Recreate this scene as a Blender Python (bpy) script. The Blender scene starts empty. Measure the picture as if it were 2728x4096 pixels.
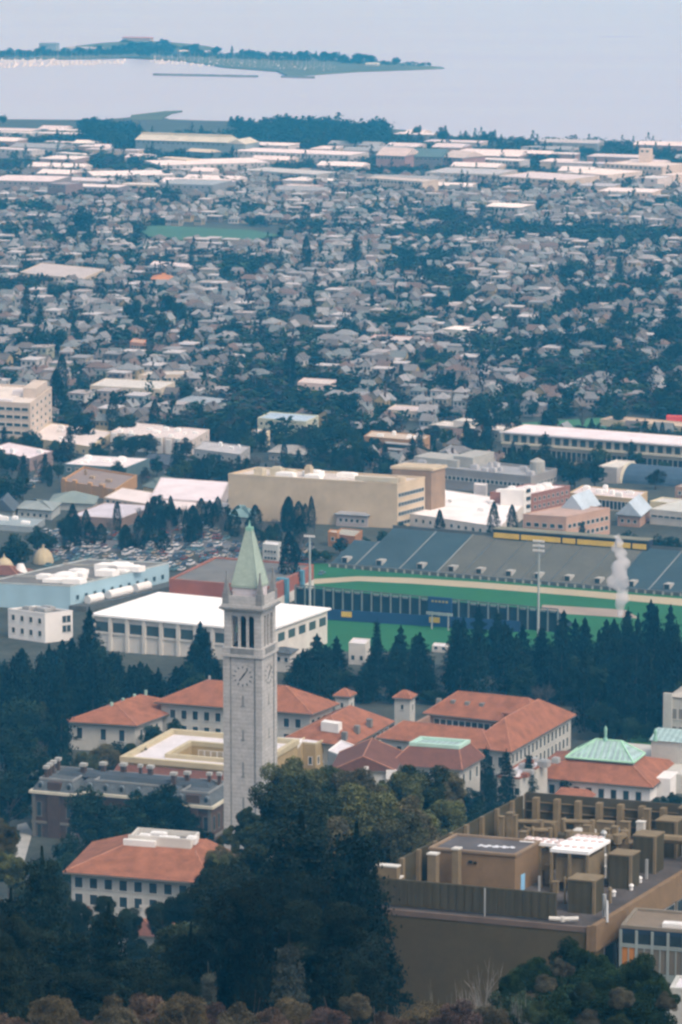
import bpy, math, random
import numpy as np
from mathutils import Vector, noise as mnoise
R = math.radians
random.seed(7); rng = np.random.default_rng(7)
scn = bpy.context.scene
col = scn.collection

# ------------------------------------------------------------------ camera
CZ = 342.0; PITCH = R(9.95); F = 3840.0
cam = bpy.data.objects.new('camera', bpy.data.cameras.new('camera'))
col.objects.link(cam); scn.camera = cam
cam.data.sensor_fit = 'VERTICAL'; cam.data.sensor_height = 36.0; cam.data.lens = 135.0
cam.data.clip_start = 1.0; cam.data.clip_end = 90000.0
cam.location = (0, 0, CZ); cam.rotation_euler = (R(90) - PITCH, 0, 0)
# ------------------------------------------------------------------ light
world = bpy.data.worlds.new('World'); scn.world = world; world.use_nodes = True
wn = world.node_tree; bg = wn.nodes['Background']
sky = wn.nodes.new('ShaderNodeTexSky'); sky.sky_type = 'NISHITA'; sky.sun_disc = False
SUN_EL, SUN_AZ = 52.0, 138.0          # azimuth measured from +Y towards +X
sky.sun_elevation = R(SUN_EL); sky.sun_rotation = R(SUN_AZ)
sky.air_density = 1.0; sky.dust_density = 4.0; sky.ozone_density = 2.0
hs = wn.nodes.new('ShaderNodeHueSaturation'); hs.inputs['Saturation'].default_value = .5
wn.links.new(sky.outputs[0], hs.inputs['Color']); wn.links.new(hs.outputs[0], bg.inputs[0]); bg.inputs[1].default_value = 0.15
sl = bpy.data.lights.new('sun', 'SUN'); sl.energy = 1.2; sl.angle = R(18); sl.color = (1, .93, .84)
so = bpy.data.objects.new('sun', sl); col.objects.link(so)
so.rotation_euler = (R(90 - SUN_EL), 0, R(180 - SUN_AZ))
so.location = (0, 0, 800)
scn.view_settings.view_transform = 'Standard'; scn.view_settings.look = 'None'
scn.view_settings.exposure = 0.45; scn.view_settings.gamma = 1.0
scn.cycles.use_denoising = True; scn.cycles.max_bounces = 5; scn.cycles.diffuse_bounces = 2
scn.cycles.glossy_bounces = 2; scn.cycles.transmission_bounces = 2; scn.cycles.volume_bounces = 10
scn.cycles.filter_width = 2.6
scn.cycles.sample_clamp_indirect = 12.0

# ------------------------------------------------------------------ terrain profile
PROF = [(-2000, 420), (-300, 345), (-60, 331), (30, 326), (200, 262), (300, 228), (400, 197), (500, 169), (600, 143), (700, 118), (800, 98),
        (880, 87), (943, 80), (1100, 72), (1330, 58), (1520, 58), (1800, 51), (2000, 46)]
PY = [p[0] for p in PROF]; PZ = [p[1] for p in PROF]
def ray(su, sv):                       # photo pixels (2728 wide) -> ray
    u = su / 4.0 - 341.0; v = sv / 4.0 - 512.0
    return (u, F * math.cos(PITCH) - v * math.sin(PITCH), -F * math.sin(PITCH) - v * math.cos(PITCH))
def pz(su, sv, z):
    d = ray(su, sv); t = (z - CZ) / d[2]
    return Vector((d[0] * t, d[1] * t, z))
def py(su, sv, Y):
    d = ray(su, sv); t = Y / d[1]
    return Vector((d[0] * t, Y, CZ + d[2] * t))
SHORE = [pz(x * 1.74, y * 1.74, 0) for x, y in ((-900, 262), (-200, 272), (0, 275), (250, 277), (300, 268), (370, 270), (410, 276), (600, 281), (830, 287), (1080, 318), (1568, 338), (2600, 372))]
SHX = [p.x for p in SHORE]; SHY = [p.y for p in SHORE]
def shore(x): return float(np.interp(x, SHX, SHY))
def zt(x, Y):
    if Y <= 2000: return float(np.interp(Y, PY, PZ))
    s = shore(x)
    if Y < s: return 46 - 45.6 * (Y - 2000) / (s - 2000)
    return max(-3.0, .4 - (Y - s) * .05)
def pg(su, sv, h=0.0):
    d = ray(su, sv); Y = 250.0; last = Y
    while Y < 9000:
        t = Y / d[1]; x = d[0] * t; z = CZ + d[2] * t
        if z <= zt(x, Y) + h:
            lo, hi = last, Y
            for _ in range(20):
                m = (lo + hi) / 2; t = m / d[1]
                if CZ + d[2] * t <= zt(d[0] * t, m) + h: hi = m
                else: lo = m
            t = hi / d[1]; return Vector((d[0] * t, hi, CZ + d[2] * t))
        last = Y; Y += 8
    return pz(su, sv, 0)

# ------------------------------------------------------------------ materials
MATS = {}
def mat(name, c, rough=.85, var=.18, scale=.25, objcol=False, metal=0.0, spec=.3, fine=None, stripes=None, attr=None, randv=0.0):
    if name in MATS: return MATS[name]
    m = bpy.data.materials.new(name); m.use_nodes = True; MATS[name] = m
    nt = m.node_tree; N = nt.nodes; L = nt.links; b = N['Principled BSDF']
    b.inputs['Roughness'].default_value = rough; b.inputs['Metallic'].default_value = metal
    b.inputs['Specular IOR Level'].default_value = spec
    m.diffuse_color = (c[0], c[1], c[2], 1)
    if objcol: src = N.new('ShaderNodeObjectInfo').outputs['Color']
    elif attr:
        a = N.new('ShaderNodeAttribute'); a.attribute_name = attr; src = a.outputs['Color']
    else:
        r = N.new('ShaderNodeRGB'); r.outputs[0].default_value = (c[0], c[1], c[2], 1); src = r.outputs[0]
    geo = N.new('ShaderNodeNewGeometry')
    def mul(src, facout, lo, hi):
        mr = N.new('ShaderNodeMapRange'); L.new(facout, mr.inputs['Value'])
        mr.inputs['To Min'].default_value = lo; mr.inputs['To Max'].default_value = hi
        mr.inputs['From Min'].default_value = .25; mr.inputs['From Max'].default_value = .75
        x = N.new('ShaderNodeVectorMath'); x.operation = 'SCALE'
        L.new(src, x.inputs[0]); L.new(mr.outputs[0], x.inputs['Scale']); return x.outputs[0]
    if var:
        n = N.new('ShaderNodeTexNoise'); n.inputs['Scale'].default_value = scale; n.inputs['Detail'].default_value = 5
        L.new(geo.outputs['Position'], n.inputs['Vector']); src = mul(src, n.outputs['Fac'], 1 - var, 1 + var)
    if fine:
        n = N.new('ShaderNodeTexNoise'); n.inputs['Scale'].default_value = fine[0]; n.inputs['Detail'].default_value = 2
        L.new(geo.outputs['Position'], n.inputs['Vector']); src = mul(src, n.outputs['Fac'], 1 - fine[1], 1 + fine[1])
    if stripes:                          # (axis vector, wavelength m, amount)
        dt = N.new('ShaderNodeVectorMath'); dt.operation = 'DOT_PRODUCT'; dt.inputs[1].default_value = stripes[0]
        L.new(geo.outputs['Position'], dt.inputs[0])
        ma = N.new('ShaderNodeMath'); ma.operation = 'MULTIPLY'; ma.inputs[1].default_value = 2 * math.pi / stripes[1]
        L.new(dt.outputs['Value'], ma.inputs[0])
        sn = N.new('ShaderNodeMath'); sn.operation = 'SINE'; L.new(ma.outputs[0], sn.inputs[0])
        mr = N.new('ShaderNodeMapRange'); L.new(sn.outputs[0], mr.inputs['Value'])
        mr.inputs['From Min'].default_value = -1; mr.inputs['From Max'].default_value = 1
        mr.inputs['To Min'].default_value = 1 - stripes[2]; mr.inputs['To Max'].default_value = 1 + stripes[2]
        x = N.new('ShaderNodeVectorMath'); x.operation = 'SCALE'
        L.new(src, x.inputs[0]); L.new(mr.outputs[0], x.inputs['Scale']); src = x.outputs[0]
    if randv:
        oi = N.new('ShaderNodeObjectInfo'); mr = N.new('ShaderNodeMapRange'); L.new(oi.outputs['Random'], mr.inputs['Value'])
        mr.inputs['To Min'].default_value = 1 - randv; mr.inputs['To Max'].default_value = 1 + randv
        x = N.new('ShaderNodeVectorMath'); x.operation = 'SCALE'
        L.new(src, x.inputs[0]); L.new(mr.outputs[0], x.inputs['Scale']); src = x.outputs[0]
    L.new(src, b.inputs['Base Color'])
    return m
M = dict(
 stone=mat('granite', (.43, .42, .41), var=.14, scale=.5, fine=(2.2, .16), stripes=((0, 0, 1), 1.05, .06)),
 stone_dark=mat('weathered and shaded granite', (.22, .225, .225), var=.25, scale=.9),
 spire=mat('spire slabs', (.34, .42, .36), var=.12, scale=.8, fine=(2.5, .12)),
 white_stone=mat('pale lantern stone', (.6, .55, .57), var=.1, scale=.8),
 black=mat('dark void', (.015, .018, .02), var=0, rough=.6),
 glass=mat('window glass', (.03, .045, .055), var=.3, scale=.7, rough=.15, spec=.5),
 frame=mat('window frame', (.55, .56, .54), var=.1),
 wwall=mat('pale stucco', (.46, .46, .43), var=.12, scale=.2, fine=(1.5, .06)),
 tile=mat('clay roof tile', (.265, .108, .062), var=.28, scale=.35, fine=(2.5, .14)),
 tile_dk=mat('dull clay tile', (.14, .062, .046), var=.16, scale=.35, fine=(2.5, .16)),
 tile_lt=mat('ridge tile', (.36, .17, .11), var=.3, scale=.8),
 copper=mat('verdigris copper', (.25, .46, .37), var=.16, scale=.5, rough=.6),
 copperglass=mat('dusty roof glazing', (.30, .42, .42), var=.2, scale=.6, rough=.4, spec=.5, stripes=((.9, -.4, 0), 1.6, .16)),
 eave=mat('eave timber', (.12, .11, .10), var=.2),
 cream=mat('cream parapet', (.48, .42, .28), var=.12, scale=.3),
 yellow=mat('ochre stucco', (.38, .29, .15), var=.12, scale=.3),
 whiteroof=mat('white membrane roof', (.62, .60, .63), var=.08, scale=.12, fine=(.6, .08)),
 brightroof=mat('bright white roof', (.86, .86, .86), var=.03, scale=.1),
 slate=mat('slate roof', (.09, .105, .115), var=.3, scale=.5, fine=(2, .2)),
 brick=mat('red brick', (.085, .056, .046), var=.2, scale=.4, fine=(2.5, .15)),
 trimc=mat('cream cornice', (.55, .52, .42), var=.12),
 brown=mat('brown panel', (.088, .068, .034), var=.10, scale=.25, fine=(1.2, .05)),
 brown2=mat('brown metal screen', (.068, .058, .034), var=.12, scale=.3, stripes=((.94, -.34, 0), 1.2, .10)),
 tan=mat('tan concrete', (.215, .145, .085), var=.12, scale=.4, fine=(1.5, .06)),
 duct=mat('duct paint', (.20, .155, .095), var=.18, scale=.5),
 darkroof=mat('dark gravel roof', (.085, .075, .072), var=.35, scale=.25, fine=(1.5, .15)),
 greyroof=mat('grey gravel roof', (.15, .15, .145), var=.22, scale=.12, fine=(.8, .12)),
 white=mat('white paint', (.74, .73, .72), var=.08),
 offwhite=mat('off white paint', (.6, .58, .54), var=.1),
 blue=mat('blue wall paint', (.018, .055, .135), var=.15),
 navy=mat('navy paint', (.02, .03, .06), var=.15),
 signy=mat('yellow paint', (.6, .42, .08), var=.12),
 ltblue=mat('pale blue cladding', (.33, .49, .58), var=.08, scale=.12, stripes=((1, 0, 0), 9.0, .03)),
 steel=mat('galvanised steel', (.42, .43, .43), var=.15, rough=.5, metal=.3),
 seat_s=mat('slate seating', (.07, .115, .14), var=.14, scale=.1, fine=(1.2, .1)),
 seat_g=mat('grey seating', (.17, .175, .155), var=.12, scale=.1, fine=(1.2, .1)),
 conc=mat('concrete', (.36, .36, .34), var=.15, scale=.3),
 concdark=mat('dark concrete', (.09, .10, .10), var=.2, scale=.3),
 objp=mat('painted surface', (.6, .6, .6), objcol=True, var=.16, scale=.3, fine=(1.5, .08)),
 attrp=mat('assorted paint', (.6, .6, .6), attr='Col', var=.12, scale=.2),
 bark=mat('bark', (.07, .055, .045), var=.3, scale=1.5),
 palebark=mat('pale bark', (.22, .20, .17), var=.3, scale=1.5),
 leaf=mat('foliage', (.05, .07, .03), objcol=True, var=.65, scale=.28, fine=(1.2, .5), rough=.9, spec=.03),
 leafmass=mat('distant foliage', (.035, .06, .035), attr='Col', var=.5, scale=.12, rough=.9, spec=.03),
 rubber=mat('tyre rubber', (.02, .02, .02), var=0),
)

# ------------------------------------------------------------------ mesh helpers
class MB:
    def __init__(s): s.v = []; s.f = []; s.mi = []
    def add(s, vs, fs, mi=0):
        n = len(s.v); s.v += [tuple(v) for v in vs]
        for f in fs: s.f.append(tuple(n + i for i in f)); s.mi.append(mi)
    def hexa(s, b, t, mi=0):             # 4 bottom, 4 top points, counter clockwise from above
        s.add(list(b) + list(t), [(3, 2, 1, 0), (4, 5, 6, 7), (0, 1, 5, 4), (1, 2, 6, 5), (2, 3, 7, 6), (3, 0, 4, 7)], mi)
    def box(s, x0, x1, y0, y1, z0, z1, mi=0, taper=0.0):
        t = taper
        s.hexa([(x0, y0, z0), (x1, y0, z0), (x1, y1, z0), (x0, y1, z0)],
               [(x0 + t, y0 + t, z1), (x1 - t, y0 + t, z1), (x1 - t, y1 - t, z1), (x0 + t, y1 - t, z1)], mi)
    def cyl(s, x, y, z0, z1, r, r2=None, n=8, mi=0, dx=0, dy=0):
        r2 = r if r2 is None else r2
        a = [(x + r * math.cos(2 * math.pi * i / n), y + r * math.sin(2 * math.pi * i / n), z0) for i in range(n)]
        b = [(x + dx + r2 * math.cos(2 * math.pi * i / n), y + dy + r2 * math.sin(2 * math.pi * i / n), z1) for i in range(n)]
        s.add(a + b, [(i, (i + 1) % n, n + (i + 1) % n, n + i) for i in range(n)] + [tuple(range(n - 1, -1, -1)), tuple(range(n, 2 * n))], mi)
    def tube(s, p, q, r, r2=None, n=6, mi=0):
        r2 = r if r2 is None else r2
        p = Vector(p); q = Vector(q); d = (q - p)
        if d.length < 1e-6: return
        d.normalize(); a = d.orthogonal().normalized(); b = d.cross(a)
        A = [p + (a * math.cos(2 * math.pi * i / n) + b * math.sin(2 * math.pi * i / n)) * r for i in range(n)]
        B = [q + (a * math.cos(2 * math.pi * i / n) + b * math.sin(2 * math.pi * i / n)) * r2 for i in range(n)]
        s.add(A + B, [(i, (i + 1) % n, n + (i + 1) % n, n + i) for i in range(n)] + [tuple(range(n - 1, -1, -1)), tuple(range(n, 2 * n))], mi)
    def build(s, name, mats, parent=None, loc=None, smooth=False):
        me = bpy.data.meshes.new(name); me.from_pydata(s.v, [], s.f)
        for m in (mats if isinstance(mats, (list, tuple)) else [mats]): me.materials.append(m)
        if any(s.mi): me.polygons.foreach_set('material_index', s.mi)
        if smooth: me.polygons.foreach_set('use_smooth', [True] * len(s.f))
        me.update()
        o = bpy.data.objects.new(name, me); col.objects.link(o)
        if parent is not None: o.parent = parent
        if loc is not None: o.location = loc
        return o
def tag(o, label=None, cat=None, group=None, kind=None):
    if label: o['label'] = label
    if cat: o['category'] = cat
    if group: o['group'] = group
    if kind: o['kind'] = kind
    return o
def empty(name, loc, rz=0, label=None, cat=None, group=None):
    o = bpy.data.objects.new(name, None); col.objects.link(o); o.location = loc; o.rotation_euler = (0, 0, rz)
    o.empty_display_size = .5
    return tag(o, label, cat, group)
def kids(o): return [c for c in ALLKIDS.get(o.name, [])]
ALLKIDS = {}
def copy_tree(src, children, parent=None):
    c = src.copy(); col.objects.link(c)
    if parent is not None: c.parent = parent
    for ch in children:
        d = ch.copy(); col.objects.link(d); d.parent = c
    return c
LAND = []        # (phrase, x, y)
EXCL = []        # parallelograms to keep free: O, U, V, W, D
def excl(O, U, V, W, D, m=4): EXCL.append((O.x, O.y, U[0], U[1], V[0], V[1], W, D, m))
def blocked(x, y, m=0):
    for ox, oy, ux, uy, vx, vy, W, D, mm in EXCL:
        det = ux * vy - uy * vx; dx = x - ox; dy = y - oy
        s = (dx * vy - dy * vx) / det; t = (ux * dy - uy * dx) / det
        if -mm - m < s < W + mm + m and -mm - m < t < D + mm + m: return True
    return False
AUTO = []        # (object, kindword, attribute phrase, x, y)

# ------------------------------------------------------------------ building frame
TH = R(20)
E1 = (math.cos(TH), -math.sin(TH)); E2 = (math.sin(TH), math.cos(TH))
class Fr:
    """building frame: O front left corner at ground, U along the front, V into depth (plan need not be square)"""
    def __init__(s, name, label, cat, A, B, C=None, base=None, h=None, W=None, D=None, ortho=False, group=None, land=None, Y=None):
        if Y is not None: Bw = py(B[0], B[1], Y); zr = Bw.z
        elif base is not None:
            g = pg(B[0], base); Bw = py(B[0], B[1], g.y); zr = Bw.z
        else:
            Bw = pg(B[0], B[1], h); zr = Bw.z
        Aw = pz(A[0], A[1], zr) if A else None
        U = (Aw and Vector((Bw.x - Aw.x, Bw.y - Aw.y)))
        if U is None: U = Vector(E1) * W
        if W is None: W = U.length
        U = U.normalized()
        if ortho: U = Vector(E1)
        if C:
            Cw = pz(C[0], C[1], zr); V = Vector((Cw.x - Bw.x, Cw.y - Bw.y))
            if D is None: D = V.length
            V.normalize()
            if ortho: V = Vector(E2)
        else: V = Vector((-U.y, U.x))
        Ox = Bw.x - U.x * W; Oy = Bw.y - U.y * W
        zg = zt(Bw.x, Bw.y)
        s.W, s.D, s.H = W, D, zr - zg; s.U, s.V = U, V
        s.O = Vector((Ox, Oy, zg)); s.zr = zr
        s.root = empty(name, s.O, 0, label, cat, group)
        s.dn = max(3.0, zg - min(zt(Ox + V.x * D, Oy + V.y * D), zt(Bw.x + V.x * D, Bw.y + V.y * D)) + 2)
        excl(s.O, U, V, W, D)
        if land: LAND.append((land, s.O.x + U.x * W / 2 + V.x * D / 2, s.O.y + U.y * W / 2 + V.y * D / 2))
        s.wcache = {}
    def p(s, a, b, z): return (s.U.x * a + s.V.x * b, s.U.y * a + s.V.y * b, z)
    def inv(s, w):                       # world point -> s,t
        dx = w.x - s.O.x; dy = w.y - s.O.y; det = s.U.x * s.V.y - s.U.y * s.V.x
        return ((dx * s.V.y - dy * s.V.x) / det, (s.U.x * dy - s.U.y * dx) / det)
    def at(s, su, sv, z=None):           # photo pixel on the plane z above base
        return s.inv(pz(su, sv, (s.zr if z is None else s.O.z + z)))
    def box(s, mb, s0, s1, t0, t1, z0, z1, mi=0, tp=0.0):
        q = s.p
        mb.hexa([q(s0, t0, z0), q(s1, t0, z0), q(s1, t1, z0), q(s0, t1, z0)],
                [q(s0 + tp, t0 + tp, z1), q(s1 - tp, t0 + tp, z1), q(s1 - tp, t1 - tp, z1), q(s0 + tp, t1 - tp, z1)], mi)
    def cyl(s, mb, a, b, z0, z1, r, r2=None, n=8, mi=0):
        c = s.p(a, b, 0); mb.cyl(c[0], c[1], z0, z1, r, r2, n, mi)
    def tube(s, mb, A, B, r, n=6, mi=0): mb.tube(s.p(*A), s.p(*B), r, None, n, mi)
    def part(s, name, mb, m, parent=None): return mb.build(name, m, parent or s.root)
    def walls(s, m, s0=0, s1=None, t0=0, t1=None, z1=None, name='wall'):
        mb = MB(); s.box(mb, s0, s.W if s1 is None else s1, t0, s.D if t1 is None else t1, -s.dn, s.H if z1 is None else z1)
        return s.part(name, mb, m)
    def flatroof(s, m, pm, ph=.8, pw=.5, s0=0, s1=None, t0=0, t1=None, z=None, name='roof'):
        s1 = s.W if s1 is None else s1; t1 = s.D if t1 is None else t1; z = s.H if z is None else z
        mb = MB(); s.box(mb, s0 + pw, s1 - pw, t0 + pw, t1 - pw, z + .004, z + .12, 0); r = s.part(name, mb, m)
        mb = MB(); o = .05
        s.box(mb, s0 - o, s1 + o, t0 - o, t0 + pw, z + .002, z + ph); s.box(mb, s0 - o, s1 + o, t1 - pw, t1 + o, z + .002, z + ph)
        s.box(mb, s0 - o, s0 + pw, t0 + pw + .002, t1 - pw - .002, z + .002, z + ph); s.box(mb, s1 - pw, s1 + o, t0 + pw + .002, t1 - pw - .002, z + .002, z + ph)
        s.part('parapet', mb, pm); return r
    def hip(s, m, s0, s1, t0, t1, z, rise, ov=1.0, along='U', em=None, flat=None, gable=False, name='roof', inset=None):
        """hip roof with its ridge along U or V; flat=(s0,s1,t0,t1) makes a cut-off hip"""
        a0, a1, b0, b1 = s0 - ov, s1 + ov, t0 - ov, t1 + ov
        e = .35
        E = [s.p(a0, b0, z), s.p(a1, b0, z), s.p(a1, b1, z), s.p(a0, b1, z)]
        E2_ = [s.p(a0, b0, z + e), s.p(a1, b0, z + e), s.p(a1, b1, z + e), s.p(a0, b1, z + e)]
        mb = MB(); mb.add(E + E2_, [(3, 2, 1, 0)], 1); mb.add(E + E2_, [(0, 1, 5, 4), (1, 2, 6, 5), (2, 3, 7, 6), (3, 0, 4, 7)], 1)
        if flat:
            c0, c1, d0, d1 = flat
            T = [s.p(c0, d0, z + rise), s.p(c1, d0, z + rise), s.p(c1, d1, z + rise), s.p(c0, d1, z + rise)]
            mb.add(E2_ + T, [(0, 1, 5, 4), (1, 2, 6, 5), (2, 3, 7, 6), (3, 0, 4, 7), (4, 5, 6, 7)])
        elif along == 'U':
            i = 0 if gable else (inset if inset is not None else (b1 - b0) / 2); mid = (b0 + b1) / 2
            T = [s.p(a0 + i, mid, z + rise), s.p(a1 - i, mid, z + rise)]
            mb.add(E2_ + T, [(0, 1, 5, 4), (1, 2, 5), (2, 3, 4, 5), (3, 0, 4)])
        else:
            i = 0 if gable else (inset if inset is not None else (a1 - a0) / 2); mid = (a0 + a1) / 2
            T = [s.p(mid, b0 + i, z + rise), s.p(mid, b1 - i, z + rise)]
            mb.add(E2_ + T, [(0, 1, 4), (1, 2, 5, 4), (2, 3, 5), (3, 0, 4, 5)])
        r = s.part(name, mb, [m, em or M['eave']])
        if m in (M['tile'], M['tile_dk']):
            cb = MB(); n = len(T)
            if flat: L_ = [(E2_[i], T[i]) for i in range(4)]
            elif along == 'U': L_ = [(E2_[0], T[0]), (E2_[3], T[0]), (E2_[1], T[1]), (E2_[2], T[1]), (T[0], T[1])]
            else: L_ = [(E2_[0], T[0]), (E2_[1], T[0]), (E2_[2], T[1]), (E2_[3], T[1]), (T[0], T[1])]
            for a, b in L_: cb.tube(a, b, .2, .2, 5)
            s.part('ridge_cap', cb, M['tile_lt'], r)
            gb = MB()
            for a, b in zip(E, E[1:] + E[:1]): gb.tube(a, b, .14, .14, 5)
            s.part('gutter', gb, M['eave'], r)
        return r
    def win(s, face, positions, zs, w, h, off=0.0, arch=False, fm=None, gm=None, at=0.0, name='window', parent=None):
        """windows: one mesh per size and face, copied"""
        key = (face, w, h, arch, id(fm), id(gm), name)
        d = s.U if face in 'FB' else s.V
        sg = -1 if face in 'FL' else 1       # outward side
        if face == 'F': nrm = Vector((d.y, -d.x))
        elif face == 'B': nrm = Vector((-d.y, d.x))
        elif face == 'R': nrm = Vector((d.y, -d.x))
        else: nrm = Vector((-d.y, d.x))
        if key not in s.wcache:
            mb = MB(); t = .16
            def bx(a0, a1, n0, n1, z0, z1, mi):
                P = lambda a, n, z: (d.x * a + nrm.x * n, d.y * a + nrm.y * n, z)
                q = [P(a0, n1, z0), P(a1, n1, z0), P(a1, n0, z0), P(a0, n0, z0)]; r = [P(a0, n1, z1), P(a1, n1, z1), P(a1, n0, z1), P(a0, n0, z1)]
                mb.hexa(q, r, mi)
            bx(-w / 2, w / 2, -.05, .03, 0, h, 0)
            bx(-w / 2 - t, -w / 2 - .002, -.05, .10, 0, h, 1); bx(w / 2 + .002, w / 2 + t, -.05, .10, 0, h, 1)
            bx(-w / 2 - t, w / 2 + t, -.05, .10, h + .002, h + t, 1); bx(-w / 2 - t - .1, w / 2 + t + .1, -.05, .22, -t, -.002, 1)
            me = bpy.data.meshes.new('window'); me.from_pydata(mb.v, [], mb.f)
            me.materials.append(gm or M['glass']); me.materials.append(fm or M['frame'])
            me.polygons.foreach_set('material_index', mb.mi); s.wcache[key] = me
        for z in zs:
            for a in positions:
                o = bpy.data.objects.new(name, s.wcache[key]); col.objects.link(o); o.parent = parent or s.root
                if face == 'F': o.location = s.p(a, at, z)
                elif face == 'B': o.location = s.p(a, s.D if at == 0 else at, z)
                elif face == 'R': o.location = s.p(s.W if at == 0 else at, a, z)
                else: o.location = s.p(at, a, z)
def lin(a, b, n): return [a + (b - a) * i / max(1, n - 1) for i in range(n)]
def mid(L, n, m=0.0): return [m + (L - 2 * m) * (i + .5) / n for i in range(n)]
def roofstuff(f, spots, m, z=None, hv=2.0, name='roof_unit', n=0):
    for (a, b, w, d, h) in spots:
        mb = MB(); zz = f.H + .13 if z is None else z
        f.box(mb, a, a + w, b, b + d, zz, zz + h * .85); f.box(mb, a + w * .15, a + w * .85, b + d * .2, b + d * .8, zz + h * .85, zz + h, 0)
        f.part(name, mb, m)
def sheet(name, pts, m, dz=.05, kind='structure', world=False, sub=0):
    P = pts if world else [pg(*p) for p in pts]
    mb = MB(); mb.add([(p.x, p.y, zt(p.x, p.y) + dz) for p in P], [tuple(range(len(P)))][::1])
    o = mb.build(name, m); o['kind'] = kind
    me = o.data
    if me.polygons[0].normal.z < 0: me.flip_normals()
    return o

# ------------------------------------------------------------------ ground, water, haze
def build_ground():
    xs = sorted(set([-9000, -5000, -3000, -2000, -1500] + list(range(-1200, 1201, 25)) + [1500, 2000, 3000, 5000, 9000]))
    ys = sorted(set([-2500, -1500, -700] + PY[1:] + list(range(-200, 2000, 20)) + list(range(2000, 5200, 25)) + [5300, 5400]))
    ys = [y for y in ys if y > -2600]
    v = []; f = []
    for y in ys:
        for x in xs:
            z = zt(x, y)
            if 150 < y < 1000 and abs(x) < 1200: z -= 0.6 * (1 + mnoise.noise(Vector((x * .03, y * .03, 0))))
            v.append((x, y, z))
    n = len(xs)
    for j in range(len(ys) - 1):
        for i in range(n - 1):
            a = j * n + i; f.append((a, a + 1, a + n + 1, a + n))
    me = bpy.data.meshes.new('ground'); me.from_pydata(v, [], f)
    m = mat('ground cover', (.05, .058, .05), var=.35, scale=.03, fine=(.3, .3)); me.materials.append(m)
    me.polygons.foreach_set('use_smooth', [True] * len(f))
    o = bpy.data.objects.new('ground', me); col.objects.link(o); o['kind'] = 'structure'
build_ground()
def build_water():
    mb = MB(); X = 30000
    mb.add([(-X, 3300, 0), (X, 3300, 0), (X, 30000, 0), (-X, 30000, 0)], [(0, 1, 2, 3)])
    m = bpy.data.materials.new('bay water'); m.use_nodes = True; N = m.node_tree.nodes; L = m.node_tree.links; b = N['Principled BSDF']
    b.inputs['Base Color'].default_value = WATER_COL; b.inputs['Roughness'].default_value = .28
    b.inputs['IOR'].default_value = 1.33
    g = N.new('ShaderNodeNewGeometry')
    mp = N.new('ShaderNodeMapping'); mp.inputs['Scale'].default_value = (.0006, .004, 1)
    L.new(g.outputs['Position'], mp.inputs['Vector'])
    n = N.new('ShaderNodeTexNoise'); n.inputs['Scale'].default_value = 1.0; n.inputs['Detail'].default_value = 4; L.new(mp.outputs[0], n.inputs['Vector'])
    mr = N.new('ShaderNodeMapRange'); mr.inputs['From Min'].default_value = .3; mr.inputs['From Max'].default_value = .7
    mr.inputs['To Min'].default_value = .27; mr.inputs['To Max'].default_value = .34
    L.new(n.outputs['Fac'], mr.inputs['Value']); L.new(mr.outputs[0], b.inputs['Roughness'])
    o = mb.build('water', m); o['kind'] = 'structure'
WATER_COL = (.42, .45, .60, 1)
build_water()
def build_haze():
    mb = MB(); mb.box(-31000, 31000, -3000, 31000, -6, 700)
    m = bpy.data.materials.new('haze'); m.use_nodes = True; nt = m.node_tree; nt.nodes.clear()
    out = nt.nodes.new('ShaderNodeOutputMaterial'); v = nt.nodes.new('ShaderNodeVolumePrincipled')
    v.inputs['Color'].default_value = HAZE_COL; v.inputs['Absorption Color'].default_value = (1, 1, 1, 1)
    v.inputs['Density'].default_value = HAZE_D; v.inputs['Anisotropy'].default_value = .25
    nt.links.new(v.outputs[0], out.inputs['Volume'])
    o = mb.build('haze', m); o['kind'] = 'stuff'; o['label'] = 'thin blue haze hanging over the city and the bay'
HAZE_COL = (.07, .53, .96, 1); HAZE_D = 1.42e-4
build_haze()

# ------------------------------------------------------------------ trees
def quads(C, S, mats_idx=0, flat=.6, up=0.0):
    """random leaf quads: centres C (n,3), sizes S (n)"""
    n = len(C)
    a = rng.normal(size=(n, 3)); a[:, 2] *= flat; a /= np.linalg.norm(a, axis=1)[:, None] + 1e-9
    b = rng.normal(size=(n, 3)); b[:, 2] *= flat; b -= a * (a * b).sum(1)[:, None]; b /= np.linalg.norm(b, axis=1)[:, None] + 1e-9
    a *= S[:, None]; b *= S[:, None] * .7
    V = np.empty((n, 4, 3)); V[:, 0] = C - a; V[:, 1] = C - b * .8; V[:, 2] = C + a * 1.0; V[:, 3] = C + b
    return V.reshape(-1, 3)
def mesh_quads(name, V, m, attr=None):
    n = len(V) // 4
    me = bpy.data.meshes.new(name); me.vertices.add(len(V)); me.vertices.foreach_set('co', V.astype(np.float32).ravel())
    me.loops.add(4 * n); me.loops.foreach_set('vertex_index', np.arange(4 * n, dtype=np.int32))
    me.polygons.add(n); me.polygons.foreach_set('loop_start', np.arange(0, 4 * n, 4, dtype=np.int32))
    me.materials.append(m)
    if attr is not None:
        ca = me.color_attributes.new('Col', 'FLOAT_COLOR', 'POINT'); c = np.ones((len(V), 4), dtype=np.float32); c[:, :3] = attr; ca.data.foreach_set('color', c.ravel())
    me.update(calc_edges=True); me.validate(); return me
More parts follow.
